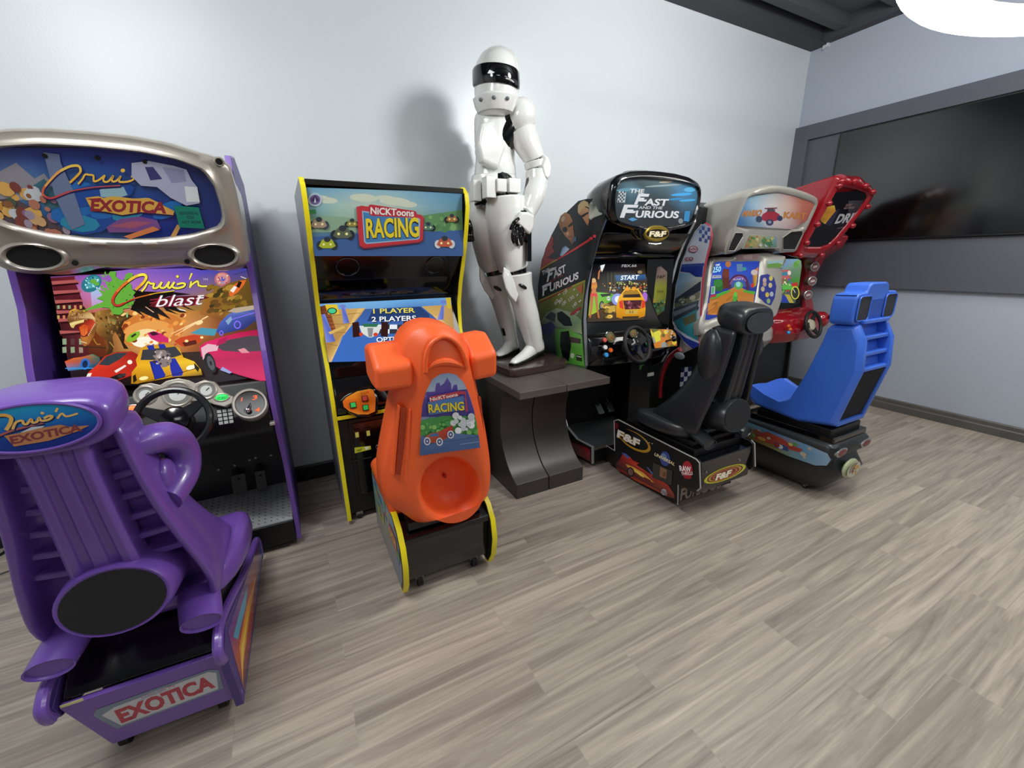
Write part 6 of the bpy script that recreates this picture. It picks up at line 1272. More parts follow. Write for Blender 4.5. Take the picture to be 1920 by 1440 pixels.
o_ = V((-.002, 0, 0)); edge(BC, [pw[12]+o_, pw[0]+o_, pw[1]+o_, pw[2]+o_, pw[3]+o_, pw[4]+o_, pw[5]+o_], WE); edge(BC, [pw[6]+o_, pw[7]+o_], WE, .003); edge(BC, [pw[10]+o_, pw[11]+o_, pw[12]+o_], WE, .003)
o2 = V((wid+.018, .012, 0)); edge(BC, [pw[2]+o2, pw[3]+o2, pw[4]+o2], WE)
yr, yl = pw[3].y+.012, pw[7].y+.01; zt, zm = pw[3].z-.012, pw[6].z
bx = BC.w('upper_box', MB().box((sx+.018, yr, zm-.01), (sx+wid, -.95, zt)), BLKG, bevel=.006)
bx2 = BC.w('lower_box', MB().box((sx+.018, yl, .05), (sx+wid, -.88, zm)), BLK, bevel=.004)
BC.w('slide_rail', MB().box((sx+.04, yr+.06, zt), (sx+wid-.02, -1.0, zt+.05)), BLK, bevel=.005)
BC.w('seat_plate', MB().box((sx+.06, yr+.09, zt+.05), (sx+wid-.04, -1.1, .435)), BLK, bevel=.005)
for x in (sx+.07, sx+wid-.05): castor(BC, x, -1.35, local=False, r=.022, h=.055); castor(BC, x, -.95, local=False, r=.022, h=.055)
fr = MB().tube([(sx+wid-.06, yl+.05, .06), (sx+wid-.06, yl+.05, .02)], .02, 10); BC.w('rear_foot', fr, BLK)
# stickers on the left side
g = Art((sx-.0015, 0, .2), (-1, 0, 0), (1120, 740, 6))
g.ell(420, 520, 205, 90, 'c09030', 32); g.ell(405, 505, 190, 76, '101014', 32); g.poly([(180, 300), (240, 330), (230, 390), (195, 380)], '6c2028')
g.text('F&F', (218, 470), (470, 590), (232, 392), 'f0ece4', .04, outline=('b88c34', .035))
g.poly([(200, 790), (260, 720), (290, 660), (370, 700), (400, 740), (470, 770), (440, 790), (560, 870), (700, 950), (800, 1020), (870, 1130), (870, 1170), (760, 1130), (620, 1060), (480, 990), (420, 960), (330, 900), (230, 850)], ['38101c', '8c1c20', 'c83020', 'd84424', 'c83020', 'b02820', 'd84020', 'e05028', 'c83820', 'b83424', '8c4030', '6c3024', 'a84830', 'c83820', 'e06028', 'd84820', 'a83020', '701c20'])
g.poly([(320, 780), (400, 810), (520, 880), (640, 990), (560, 960), (440, 880), (350, 830)], 'f0b040'); g.poly([(380, 820), (470, 870), (560, 950), (480, 910)], 'f8e060'); g.poly([(270, 650), (320, 660), (370, 700), (340, 720)], '5060a8'); g.poly([(555, 815), (575, 820), (640, 900), (620, 905)], '6068a8')
g.ell(375, 870, 42, 56, '1c1820', -15); g.ell(375, 870, 28, 40, '7c5a50', -15); g.poly([(520, 920), (600, 960), (620, 1010), (540, 970)], '70242c'); g.ell(750, 1095, 30, 36, 'b8b4b4', -15); g.poly([(720, 1060), (790, 1100), (780, 1140), (730, 1110)], '8c8488')
g.poly([(630, 760), (850, 860), (835, 1020), (620, 930)], '34342f'); g.poly([(710, 810), (785, 845), (775, 950), (700, 918)], '8c6448'); g.poly([(745, 870), (775, 880), (765, 925), (738, 912)], '6c4430')
g.ell(765, 720, 56, 84, '3c4c94', -5); g.ell(750, 700, 30, 44, '6c88a8', -20); g.text('UNIVERSAL', (640, 680), (870, 800), (652, 650), 'e8dca8', .03)
g.ell(1015, 845, 60, 100, 'b02434', -3); g.text('RAW', (930, 855), (1060, 870), (922, 795), 'f4f0f0', .045); g.text('THRILLS', (948, 905), (1078, 900), (945, 870), 'f0ecec', .02); g.ell(1020, 930, 44, 18, '9c1c2c')
for x, y in ((555, 520), (590, 540), (620, 550)): g.ell(x, y, 9, 6, 'a8a48c')
g.done(BC, 'side_stickers', GLOSSPRINT, pl_)
g = Art((2.1, yr-.0015, .25), (0, -1, 0), (1120, 740, 6))
for k, c_ in ((1.0, 'c8c030'), (.86, '141414'), (.8, 'c88430'), (.68, '141414'), (.62, 'b85c30'), (.5, '141414'), (.44, 'a84830'), (.32, '141414')):
    g.ell(1435, 890, 250*k, 70*k, c_, -21)
g.poly([(1220, 1080), (1600, 960), (1620, 1120), (1200, 1200)], '0d0d0f') if False else None
g.text('F&F', (1325, 965), (1495, 910), (1345, 895), 'f4f0e0', .045, outline=('c89838', .035)); g.setclip(None or [(1150, 760), (1690, 560), (1690, 870), (1150, 1080)]); g.done(BC, 'ring_logo', GLOSSPRINT, bx)
g = Art((2.1, yl-.0015, .12), (0, -1, 0), (1120, 740, 6)); g.text('FURIOUS', (930, 1190), (1390, 1040), (945, 1060), '9c8c7c', .03); g.done(BC, 'rear_lettering', GLOSSPRINT, bx2)
for x, y in ((1222, 868), (1597, 735)):
    c = atY(1120+x/6, 740+y/6, yr-.001); BC.w('bolt', MB().cyl(c+V((0, .004, 0)), c-V((0, .004, 0)), .008, n=10), STEEL)
# ================================================================ silver kart cabinet
KT = Thing('arcade_cabinet', 'silver kart racing cabinet with a red and blue marquee, behind the black chair', 'arcade machine', (3.23, -.4, 0))
KX0, KX1 = 2.83, 3.63; KC = 3.23
REDT = mat('red_moulding', 'a83440', .35)
KT.w('carcass', MB().yz([(-.1, .05), (-.62, .05), (-.60, .55), (-.66, .70), (-.62, .86), (-.58, .92), (-.56, 1.42), (-.66, 1.46), (-.66, 1.8), (-.5, 1.86), (-.1, 1.8)], KX0+.03, KX1-.03), BLK, bevel=.004)
px_side = [(1316, 421), (1322, 419), (1329, 424), (1333, 440), (1330, 460), (1322, 490), (1317, 520), (1314, 560), (1312, 600), (1307, 618), (1310, 645), (1315, 666), (1285, 645), (1262, 606), (1262, 590), (1267, 545), (1278, 495), (1290, 465), (1303, 436)]
pw = [atX(x, y, KX0) for x, y in px_side]
sd = KT.w('side_panel', MB().prism(pw, (.02, 0, 0)), BLK, bevel=.002)
KT.w('side_panel', MB().prism([p+V((KX1-KX0-.02, 0, 0)) for p in pw], (.02, 0, 0)), BLK, bevel=.002)
KT.w('edge_trim', MB().tube([pw[i]+V((.008, 0, 0)) for i in range(1, 12)], .0095, 8), REDT); KT.w('rear_trim', MB().tube([pw[i]+V((0, .0, 0)) for i in (12, 13, 14, 15, 16, 17, 18, 0)], .005, 8), CHT)
a = Art((KX0-.0012, 0, 1), (-1, 0, 0), (1200, 380, 4.5)); cl = [((x-1200)*4.5, (y-380)*4.5) for x, y in px_side]
a.poly(cl, 'c8ccd8'); 
def gp(pts, c): a.poly(pts, c)
gp([(520, 190), (550, 178), (590, 200), (600, 270), (580, 360), (560, 430), (545, 520), (350, 525), (400, 370), (460, 250)], ['8ca4cc', 'a8bcd8', 'c4cce0', 'd8dce8', 'd8dcea', 'd4d8e6', 'd0d4e4', 'c4c8d8', 'c8d0e0', 'a8b8d4'])
for i in range(4):
    for j in range(4):
        if (i+j) % 2: x0, y0 = 500+i*24, 190+j*34+i*6; gp([(x0, y0), (x0+22, y0+6), (x0+20, y0+38), (x0-4, y0+32)], '5468a8')
gp([(345, 520), (545, 510), (540, 535), (340, 545)], '44549c'); gp([(340, 545), (535, 535), (525, 625), (470, 625), (420, 590), (340, 580)], ['2c3c94', '34449c', '30409a', '2c3c90', '283888', '24347c'])
gp([(330, 590), (420, 595), (465, 635), (520, 630), (515, 690), (290, 820), (300, 700)], ['6c9cc8', '9cc0d8', 'c0d0d8', 'c8ccc0', 'b8b49c', '7c94a4', '7ca8cc']); gp([(285, 820), (515, 660), (512, 740), (300, 860)], '3c4450')
gp([(290, 860), (510, 745), (500, 830), (300, 900)], ['6c745c', '8c8c74', '7c7c68', '5c6860']); a.scatter(14, (350, 780, 500, 900), ['a4a88c', '5c7c4c', 'c4c4b0', '4c5c54'], 8, 22, 61, 1.5, -20)
gp([(275, 900), (500, 820), (485, 900), (275, 1010)], ['3c4854', '5c6870', '4c5860', '34404c']); gp([(285, 920), (480, 850), (478, 870), (290, 960)], '7c8c98')
gp([(290, 1000), (480, 900), (485, 1010), (495, 1170), (400, 1130), (320, 1060)], ['3c7c8c', '4c8c98', '48b0bc', '3c9ca8', '3ca4b4', '2c7080']); gp([(360, 980), (470, 930), (475, 1000), (380, 1040)], '6c6c54'); gp([(300, 1080), (500, 1180), (505, 1290), (420, 1210), (330, 1130)], ['3c4ca4', '3444a0', '3040a0', '2c3c98', '2c3c90'])
gp([(290, 1045), (400, 1120), (500, 1170), (500, 1188), (390, 1140), (290, 1065)], 'c4ccdc')
a.ell(452, 392, 40, 28, 'b04454', 0); a.ell(452, 392, 34, 22, 'd8d4e0', 0); a.text('ndo', (415, 405), (482, 400), (418, 378), 'b04454', .02); a.text('CO', (380, 490), (452, 486), (382, 462), 'a44450', .04)
a.done(KT, 'side_art', GLOSSPRINT, sd)
# lower black side plate with checker band
lp = [atX(x, y, 2.78) for x, y in ((1243, 745), (1243, 722), (1248, 697), (1262, 676), (1285, 660), (1330, 640))]
yF = -.98; low = lp+[V((2.78, yF, lp[-1].z+.10)), V((2.78, yF-.02, .45)), V((2.78, -.80, .32)), V((2.78, lp[0].y, .32))]
ls = KT.w('lower_side_plate', MB().prism(low, (.02, 0, 0)), BLK, bevel=.003)
g = Art((2.7788, 0, .6), (-1, 0, 0), (1120, 540, 3.273))
for i in range(3):
    for j in range(8):
        x0, y0 = 514+i*22-j*2, 490+j*29-i*3; g.poly([(x0, y0), (x0+22, y0-3), (x0+20, y0+26), (x0-2, y0+29)], 'c4c8d4' if (i+j) % 2 else '2c2c5c')
g.done(KT, 'checker_band', GLOSSPRINT, ls)
rr = [atX(x, y, 2.79) for x, y in ((1238, 745), (1240, 715), (1246, 690), (1258, 668), (1275, 655))]
KT.w('red_fender', MB().tube(crom(rr, 4), .022, 10), mat('red_gloss', '8c2028', .2, coat=.4)); c = atX(1277, 668, 2.775); KT.w('fender_badge', MB().ell(c+V((0, .02, 0)), .006, .055, .03), mat('pale_badge', 'a8b0b8', .3))
# hood
kP, kN = V((KC, -.92, 1.68)), V((0, -.45, -.15)); kn = kN.normalized()
def K(x, y, o=0): return atP(x, y, kP, kN)+kn*o
ho = [(1410, 360), (1425, 353), (1445, 348), (1462, 348), (1490, 353), (1515, 361), (1532, 369), (1536, 374), (1530, 392), (1515, 425), (1502, 455), (1495, 471), (1490, 474), (1465, 475), (1458, 470), (1452, 464), (1400, 462), (1390, 468), (1384, 474), (1360, 479), (1356, 476), (1362, 455), (1375, 425), (1388, 395), (1400, 367)]
mi = [(1402, 369), (1420, 365), (1459, 361), (1490, 368), (1524, 379), (1528, 384), (1520, 400), (1508, 427), (1500, 431), (1485, 430), (1480, 433), (1430, 432), (1400, 431), (1390, 428), (1380, 425), (1384, 410), (1394, 385)]
n = 96; cc2 = (1455, 405); A_ = ang2(ho, cc2, n); B_ = ang2(mi, cc2, n); C_ = [cc2]*n
lo = [[V((min(3.64, KC+(p.x-KC)*.92), -.60, 1.68+(p.z-1.68)*.85)) for p in [K(*q) for q in A_]], [V((min(p.x, 3.68), min(-.70, p.y+.16) if p.z < 1.7 else -.74, p.z-.01)) for p in [K(*q) for q in A_]], [K(*q, -.03) for q in A_], [K(*q, -.004) for q in mixp(A_, C_, .015)], [K(*q, .004) for q in mixp(A_, B_, .2)], [K(*q, .006) for q in mixp(A_, B_, .8)], [K(*q) for q in B_], [K(*q, -.012) for q in mixp(B_, C_, .02)]]
KT.w('hood', MB().loft(lo), SILV2, ang=60)
m = Art(kP-kn*.002, kN, (1260, 320, 4.234)); pts = [m.m(((x-1260)*4.234, (y-320)*4.234)) for x, y in B_]
if sum(p.x*q.y-q.x*p.y for p, q in zip(pts, pts[1:]+pts[:1])) < 0: pts.reverse()
m.clip = pts
m.grid([(560, 170), (1160, 170), (1160, 480), (500, 480)], [['5c84a4', '8cacc0', 'a8b0b4', 'b89490', 'a86c64', '9c6c68'], ['4c80b0', 'a8c4d4', 'd8d4d4', 'd8bcb0', 'c07460', 'b86458'], ['3468a0', '80a4c0', 'dcd8d8', 'd4c4c0', 'b8685c', 'a8504c'], ['2c5484', '5c80a4', 'a8b0c0', 'c0a8a8', 'a06468', '7c5468']])
m.poly([(505, 420), (570, 455), (660, 462), (930, 480), (1050, 455), (1000, 500), (500, 480)], '5c7898'); m.line([(570, 205), (700, 190), (850, 175), (1000, 205), (1150, 245)], 10, '6c7c80')
m.text('MARIO', (552, 362), (700, 358), (575, 312), 'c0803c', .04, outline=('a84838', .02)); m.text('KART', (880, 375), (1060, 385), (890, 325), 'c88848', .04, outline=('a84838', .02))
m.poly([(700, 385), (720, 345), (760, 320), (810, 320), (850, 345), (870, 380), (820, 400), (750, 405)], 'a83448'); m.ell(690, 385, 26, 26, '3c4464'); m.ell(775, 410, 30, 26, '3c4464'); m.ell(775, 408, 14, 12, '8c94a8'); m.ell(855, 378, 22, 22, '3c4464'); m.poly([(750, 325), (765, 300), (805, 300), (815, 325)], '50545c'); m.line([(735, 300), (835, 296)], 8, '70303c', False); m.line([(760, 300), (765, 330)], 5, '70303c', False); m.line([(815, 298), (812, 330)], 5, '70303c', False)
m.done(KT, 'marquee', GLOSSPRINT)
for q in ([(1377, 436), (1391, 436), (1392, 443), (1376, 470), (1363, 470), (1368, 455)], [(1466, 445), (1482, 434), (1502, 432), (1504, 438), (1489, 468), (1466, 468)]):
    pq = [K(*p, .0) for p in q]; KT.w('speaker_grille', MB().prism([p+kn*.001 for p in pq], kn*.005), GRILLE, bevel=.002); KT.w('grille_rim', MB().tube([p+kn*.006 for p in pq], .0045, 8, True), SILV2)
q = [(1406, 441), (1456, 443), (1457, 464), (1394, 465)]; pq = [K(*p, .0) for p in q]; KT.w('plaque_rim', MB().prism([p+kn*.0 for p in scale_loop(pq, 1.12)], kn*.008), SILV2, bevel=.002)
g = Art(kP+kn*.0095, kN, (1260, 320, 4.234)); gq = [(620, 515), (828, 522), (832, 608), (570, 612)]; g.poly(gq, '9c9c60'); g.setclip(gq); g.grid(gq, [['b0a860', 'b8ac70', '8cac90', '78a0b8'], ['8c8440', 'a89860', '6c9860', '5c8c7c']]); g.scatter(26, (590, 520, 800, 610), ['c8b060', '7c6830', 'd8cc90', '5c7c34', 'a86c4c', '3c8c54'], 6, 14, 62); g.ell(700, 590, 12, 12, 'c8ccc8'); g.ell(745, 590, 14, 14, 'b8bcc0'); g.poly([(730, 570), (790, 560), (800, 590), (750, 595)], '3c7c4c'); g.done(KT, 'plaque_art', GLOSSPRINT)
# monitor surround
sP, sN = V((KC, -.75, 1.40)), V((-.18, -.94, .22)); sn = sN.normalized()
def SS(x, y, o=0): return atP(x, y, sP, sN)+sn*o
fo = [(1330, 482), (1372, 482), (1382, 476), (1440, 474), (1472, 480), (1474, 490), (1466, 500), (1466, 560), (1456, 590), (1440, 602), (1408, 606), (1360, 612), (1325, 624), (1312, 632), (1309, 610), (1320, 560), (1326, 510)]
fi = [(1341, 492), (1380, 491), (1424, 490), (1421, 530), (1414, 570), (1410, 592), (1370, 590), (1345, 594), (1328, 600), (1322, 600), (1327, 560), (1333, 520)]
c3 = (1376, 545); A_ = ang2(fo, c3, n); B_ = ang2(fi, c3, n); C_ = [c3]*n
KT.w('screen_surround', MB().loft([[SS(*q, -.06) for q in A_], [SS(*q, .0) for q in A_], [SS(*q, .012) for q in mixp(A_, B_, .15)], [SS(*q, .014) for q in mixp(A_, B_, .8)], [SS(*q, .0) for q in B_], [SS(*q, -.01) for q in mixp(B_, C_, .02)]]), SILV2, ang=60)
s = Art(sP+sn*.001, sN, (1200, 380, 4.5)); q = [((x-1200)*4.5, (y-380)*4.5) for x, y in fi]; s.poly(q, '2c3c90')
pts = [s.m(p) for p in ((632, 498), (1010, 490), (990, 640), (960, 830), (945, 950), (760, 948), (640, 968), (545, 1000), (580, 780), (600, 600))]
if sum(p.x*r.y-r.x*p.y for p, r in zip(pts, pts[1:]+pts[:1])) < 0: pts.reverse()
s.clip = pts
s.grid([(590, 480), (1010, 480), (1000, 700), (560, 730)], [['1c3890', '2444a8', '2440a0', '2038a0'], ['2c4cb8', '3454c0', '3050b8', '2c48a8'], ['384c90', '3c4c8c', '4c5c8c', '3c4884']])
s.poly([(560, 1010), (590, 800), (700, 760), (820, 700), (960, 770), (970, 800), (950, 960)], ['a86428', 'b4742c', 'b07030', 'c08438', 'b07034', 'b4783c', 'b06c2c'])
s.scatter(40, (570, 800, 950, 980), ['c08040', '98602c', 'b87838', 'a06830'], 4, 16, 63, 3, -35)
s.poly([(600, 790), (700, 750), (760, 735), (760, 750), (640, 805), (598, 815)], '4c9c3c'); s.poly([(860, 735), (970, 750), (965, 775), (870, 755)], '4c9c3c')
s.line([(750, 730), (760, 670), (800, 625), (850, 620), (885, 640), (905, 700), (905, 740)], 26, '4c2c50'); s.line([(757, 690), (780, 650), (820, 628), (860, 632), (890, 665)], 10, '8c5c8c'); s.ell(828, 700, 36, 34, '5c9c4c'); s.ell(826, 690, 20, 22, '8cc8d0'); s.text('KART', (785, 655), (870, 652), (786, 640), 'd0b4c0', .02)
s.poly([(700, 560), (745, 560), (750, 650), (740, 720), (695, 730), (690, 600)], '5c3024'); s.ell(740, 520, 24, 26, 'a86c40'); s.ell(722, 600, 28, 34, '703828'); s.poly([(620, 650), (690, 645), (700, 720), (680, 750), (630, 745), (615, 690)], '2c6430'); s.ell(655, 680, 36, 34, '387c3c'); s.poly([(810, 520), (860, 518), (862, 580), (815, 584)], '607c9c'); s.poly([(945, 580), (1000, 540), (990, 690), (950, 720)], ['a85c3c', 'c87848', 'c8b03c', '885c2c']); s.ell(960, 590, 28, 24, 'c0b0a8'); s.poly([(935, 685), (955, 682), (952, 715), (932, 715)], 'c83030'); s.ell(875, 560, 18, 16, '3c8c8c'); s.poly([(598, 615), (680, 612), (682, 635), (600, 640)], 'b0b4c0'); s.poly([(598, 710), (630, 705), (628, 770), (594, 775)], 'b0b8b4'); s.poly([(602, 716), (622, 712), (618, 765), (600, 768)], '4ca060'); s.poly([(592, 780), (640, 775), (636, 795), (588, 802)], 'b03440')
s.text('TIME', (628, 540), (668, 532), (632, 522), 'e8f0f8', .01); s.text('250', (604, 592), (676, 582), (610, 546), 'a4e0f4', .03, outline=('2c50a0', .03)); s.text('CHAMPIONSHIP', (602, 632), (678, 628), (603, 618), '40485c', .01)
# plain kart seen from behind
s.ell(745, 880, 24, 40, '1c1c24', 15); s.ell(800, 845, 20, 28, '1c1c24', 15); s.poly([(740, 860), (775, 830), (810, 850), (800, 900), (755, 905)], '3c8c34'); s.poly([(780, 790), (795, 760), (812, 770), (818, 810), (800, 840), (780, 830)], '48a040'); s.ell(800, 775, 16, 20, '60b848'); s.poly([(755, 885), (790, 870), (785, 895), (760, 905)], 'c0c8c0')
s.done(KT, 'screen', SCREEN)
# header plate, side oval
g = Art(sP+sn*.016, sN, (1260, 320, 4.234)); g.poly([(520, 668), (690, 660), (680, 705), (510, 710)], 'b08c90'); g.poly([(560, 672), (640, 668), (635, 700), (570, 702)], 'c8b0b0'); g.poly([(750, 715), (890, 705), (870, 770), (760, 775)], '9cb09c'); g.poly([(755, 745), (820, 725), (880, 745), (865, 768), (760, 772)], '5c8c3c'); g.poly([(760, 722), (885, 712), (880, 728), (762, 740)], '88a8b8')
g.poly([(705, 830), (760, 820), (810, 850), (828, 920), (815, 1010), (785, 1070), (740, 1050), (690, 1000), (695, 920)], '38408c')
for (x, y, c) in ((735, 870, 'c0a8a0'), (785, 855, 'c8c060'), (780, 910, 'c8bc88'), (720, 940, 'c0b090'), (755, 985, 'c8b44c'), (790, 980, 'a8b0b8'), (765, 1035, '88a878'), (735, 900, 'b09888')): g.ell(x, y, 15, 20, c)
g.done(KT, 'surround_graphics', GLOSSPRINT)
L = []
for x, k in ((KX0+.005, 0), (KX0+.05, .05), (3.0, .11), (KC, .13), (3.46, .11), (KX1-.05, .05), (KX1-.005, 0)): L.append([(x, -.60, .93), (x, -.78-k, .91), (x, -.85-k, .86), (x, -.86-k, .78), (x, -.80-k, .70), (x, -.58, .64)])
KT.w('dashboard', MB().loft(L), SILV2, bevel=.015, seg=3)
KT.w('dashboard_insert', MB().loft([[(x, -.87-k+.02, .865), (x, -.79-k, .905), (x, -.70, .925), (x, -.70, .91), (x, -.79-k, .885), (x, -.87-k+.02, .85)] for x, k in ((3.0, .08), (KC, .10), (3.46, .08))]), mat('mid_grey', '55565a', .4))
wheel_part(KT, (3.16, -1.0, .80), (0, -.93, .36), .118, .013, spokes=(90, 210, 330))
for x in (KX0+.08, KX1-.08): castor(KT, x, -.55, local=False, r=.02, h=.06); castor(KT, x, -.18, local=False, r=.02, h=.06)

# ---------------------------------------------------------------- blue chair
BLU = mat('blue_moulded_plastic', '3a6cd6', .38, coat=.15, bump=.04, bscale=200)
BU = Thing('racing_chair', 'bright blue moulded chair on a black base, right of the black chair', 'chair', (2.90, -1.85, 0))
prof = [(.125, 1.065), (.14, .98), (.175, .85), (.20, .755), (.235, .66), (.27, .57), (.33, .535), (.44, .56), (.53, .60), (.555, .58), (.545, .51), (.50, .47), (.2, .445), (.0, .48), (-.035, .65), (-.072, .83), (-.055, .995), (-.01, 1.08)]
def bx_(w0, w1, dy=0, dz=0): return MB().prism([(w0, y+dy, z+dz) for y, z in prof], (w1-w0, 0, 0))
side = prof
# two side walls and a recessed middle
for s_ in (-1, 1):
    x0, x1 = (-.19, -.135) if s_ < 0 else (.135, .19)
    L = []
    for x, k in ((x0 if s_ < 0 else x1, .93), ((x0+x1)/2, 1), (x1 if s_ < 0 else x0, 1)):
        L.append([(x, .2+(y-.2)*k, .75+(z-.75)*k) for y, z in prof])
    BU.l('side_wing', MB().loft(L), BLU, bevel=.014, seg=3, ang=40)
mid = [(.10, 1.20), (.12, .98), (.15, .80), (.19, .62), (.25, .53), (.34, .515), (.44, .54), (.525, .582), (.54, .56), (.50, .47), (.2, .45), (.03, .48), (.0, .65), (-.02, .83), (.02, .995), (.05, 1.2)]
bb = BU.l('backrest', MB().prism([(-.136, y, z) for y, z in mid], (.272, 0, 0)), BLU, bevel=.006)
BU.l('cushion', MB().loft([[(x, y, z-(.012 if abs(x) < .1 else 0)) for y, z in ((.24, .545), (.34, .54), (.44, .565), (.53, .605), (.55, .585), (.54, .52), (.24, .50))] for x in (-.17, -.1, 0, .1, .17)]), BLU, bevel=.008)
for z in (.815, .90, .99, 1.08):
    y = -.06+(z-.83)*.12 if z > .83 else -.066; BU.l('rear_step', MB().box((-.137, y+.004, z), (.137, .06, z+.022)), BLU, bb, bevel=.006)
BU.l('lower_grille', MB().prism([(-.137, -.055, .81), (.137, -.055, .81), (.137, .012, .50), (-.137, .012, .50)], (0, .02, .004)), GRILLE, bb)
BU.l('lower_rim', MB().box((-.15, -.005, .475), (.15, .05, .503)), BLU, bb, bevel=.006)
hd = MB().prism([(x, -.0, z) for x, z in [(-.215, 1.09), (-.222, 1.15), (-.215, 1.225), (-.20, 1.245), (-.12, 1.25), (-.10, 1.29), (-.08, 1.298), (.08, 1.298), (.10, 1.29), (.12, 1.25), (.21, 1.245), (.225, 1.225), (.232, 1.15), (.225, 1.10), (.19, 1.075), (-.19, 1.075)]], (0, .12, -.004))
h_ = BU.l('headrest', hd, BLU, bevel=.02, seg=4)
for s_ in (-1, 1):
    rr = [(x+s_*.142, z) for x, z in rrect(-.062, .062, 1.098, 1.23, .022)]
    sp_ = BU.l('speaker_pad', MB().prism([(x, -.006, z) for x, z in rr], (0, .01, 0)), mat('grey_mesh', '2e3136', .7, bump=.5, bscale=900), h_, bevel=.001); BU.l('pad_rim', MB().tube([(x, -.007, z) for x, z in rr], .004, 8, True), BLU, sp_)
BU.l('head_recess', MB().box((-.07, -.004, 1.10), (.07, .004, 1.21)), mat('blue_recess', '2450b0', .5), h_, bevel=.003)
BU.l('slide_box', MB().box((-.165, .01, .385), (.165, .47, .455)), BLK, bevel=.008)
BU.l('slide_step', MB().box((-.185, -.02, .375), (.185, .50, .415)), BLKG, bevel=.008)
L = []
GB = mat('graphite_plastic', '1c1f21', .4, coat=.1)
def ring_z(z, hw, y0, y1, c): return [(x, y, z) for x, y in rrect(-hw, hw, y0, y1, c, 4)]
BU.l('base_deck', MB().loft([ring_z(.285, .19, -.02, .60, .06), ring_z(.30, .212, -.045, .62, .05), ring_z(.36, .212, -.045, .62, .05), ring_z(.378, .195, -.03, .60, .05)]), GB, ang=50)
lw = BU.l('base_body', MB().loft([ring_z(.035, .13, .08, .55, .07), ring_z(.06, .165, .02, .60, .08), ring_z(.13, .19, -.04, .62, .09), ring_z(.19, .20, -.065, .62, .1), ring_z(.25, .195, -.02, .62, .08), ring_z(.29, .185, .0, .60, .06)]), GB, ang=60)
g = Art((0, 0, 0), (-1, 0, 0)); g.raw = True; g.P = V((-.2135, .3, .3)); g.N = V((-1, 0, 0)); g.U = V((0, -1, 0)); g.W = V((0, 0, 1))
gq = [(-.30, .06), (-.28, .075), (-.05, .066), (.2, .055), (.31, .045), (.335, .015), (.32, -.03), (.26, -.055), (.1, -.06), (-.2, -.04), (-.29, .01)]; gq2 = [(x, y-.02) for x, y in gq]
sd = BU.l('side_lens', MB().prism([(-.2125, .3-x, .3+y) for x, y in gq2], (.03, 0, 0)), GB, bevel=.004)
g.poly(gq2, 'c8ccd8'); g.setclip(gq2); g.grid([(-.3, .06), (.34, .06), (.34, -.09), (-.3, -.09)], [['7c8088', '6ca0c0', '3c84b8', '6c9cc0', '9cb8d0'], ['5c5450', '6c5840', '8c5c44', '608cac', '8cacc8'], ['3c4038', '70703c', '7c8448', '6c90a0', '7c98b0']])
g.poly([(-.15, -.02), (-.05, .03), (.05, .02), (.1, .0), (.18, -.005), (.16, -.03), (-.12, -.05)], 'a04438'); g.poly([(.0, -.02), (.09, -.02), (.1, -.05), (.01, -.055)], '3c4c7c'); g.ell(.045, -.038, .018, .014, 'c0c4cc'); g.ell(-.08, -.03, .03, .012, 'b89048'); g.poly([(-.2, .0), (-.12, .02), (-.1, -.02), (-.2, -.04)], '7c5038'); g.scatter(14, (-.25, -.05, .25, .03), ['c8b85c', '8c3430', '5c8c4c', 'b8a890'], .005, .014, 65, 1.4)
class F_: pass
f_ = F_(); f_.I = Matrix(); f_.o = BU.o; g.done(f_, 'side_picture', GLOSSPRINT, sd)
for x in (-.135, .14):
    t_ = BU.l('tail_light', MB().loft([[(x+.056*k*cos(2*pi*j/24), -.046-d, .328+.026*k*sin(2*pi*j/24)+.006*cos(2*pi*j/24)) for j in range(24)] for k, d in ((1, -.01), (1, .004), (.85, .006))]), mat('silver_rim', 'a8a8a8', .25, metal=.7)); BU.l('red_lens', MB().loft([[(x+.056*k*cos(2*pi*j/24), -.046-d, .328+.026*k*sin(2*pi*j/24)) for j in range(24)] for k, d in ((.8, .004), (.78, .008), (.4, .010))]), mat('dark_red_lens', '6c2c30', .2), t_)
ob = BU.l('rear_badge', MB().ell((-.03, -.062, .208), .085, .02, .06), mat('pale_lime', 'a8b08c', .3))
g = Art((0, 0, 0), (0, -1, 0)); g.raw = True; g.P = V((-.03, -.0835, .208)); g.N = V((0, -1, 0)); g.U = V((1, 0, 0)); g.W = V((0, 0, 1)); g.ell(0, 0, .074, .05, 'c0bca4'); g.ell(0, .005, .058, .038, '8c8474'); g.scatter(26, (-.05, -.032, .05, .034), ['c8a058', 'a04c40', 'c4c8c0', '5c5c6c', 'c8c49c'], .006, .014, 66); g.done(f_, 'badge_picture', GLOSSPRINT, ob)
for x, y in ((-.1, .12), (.1, .12), (-.1, .5), (.1, .5)): castor(BU, x, y, r=.018, h=.045)

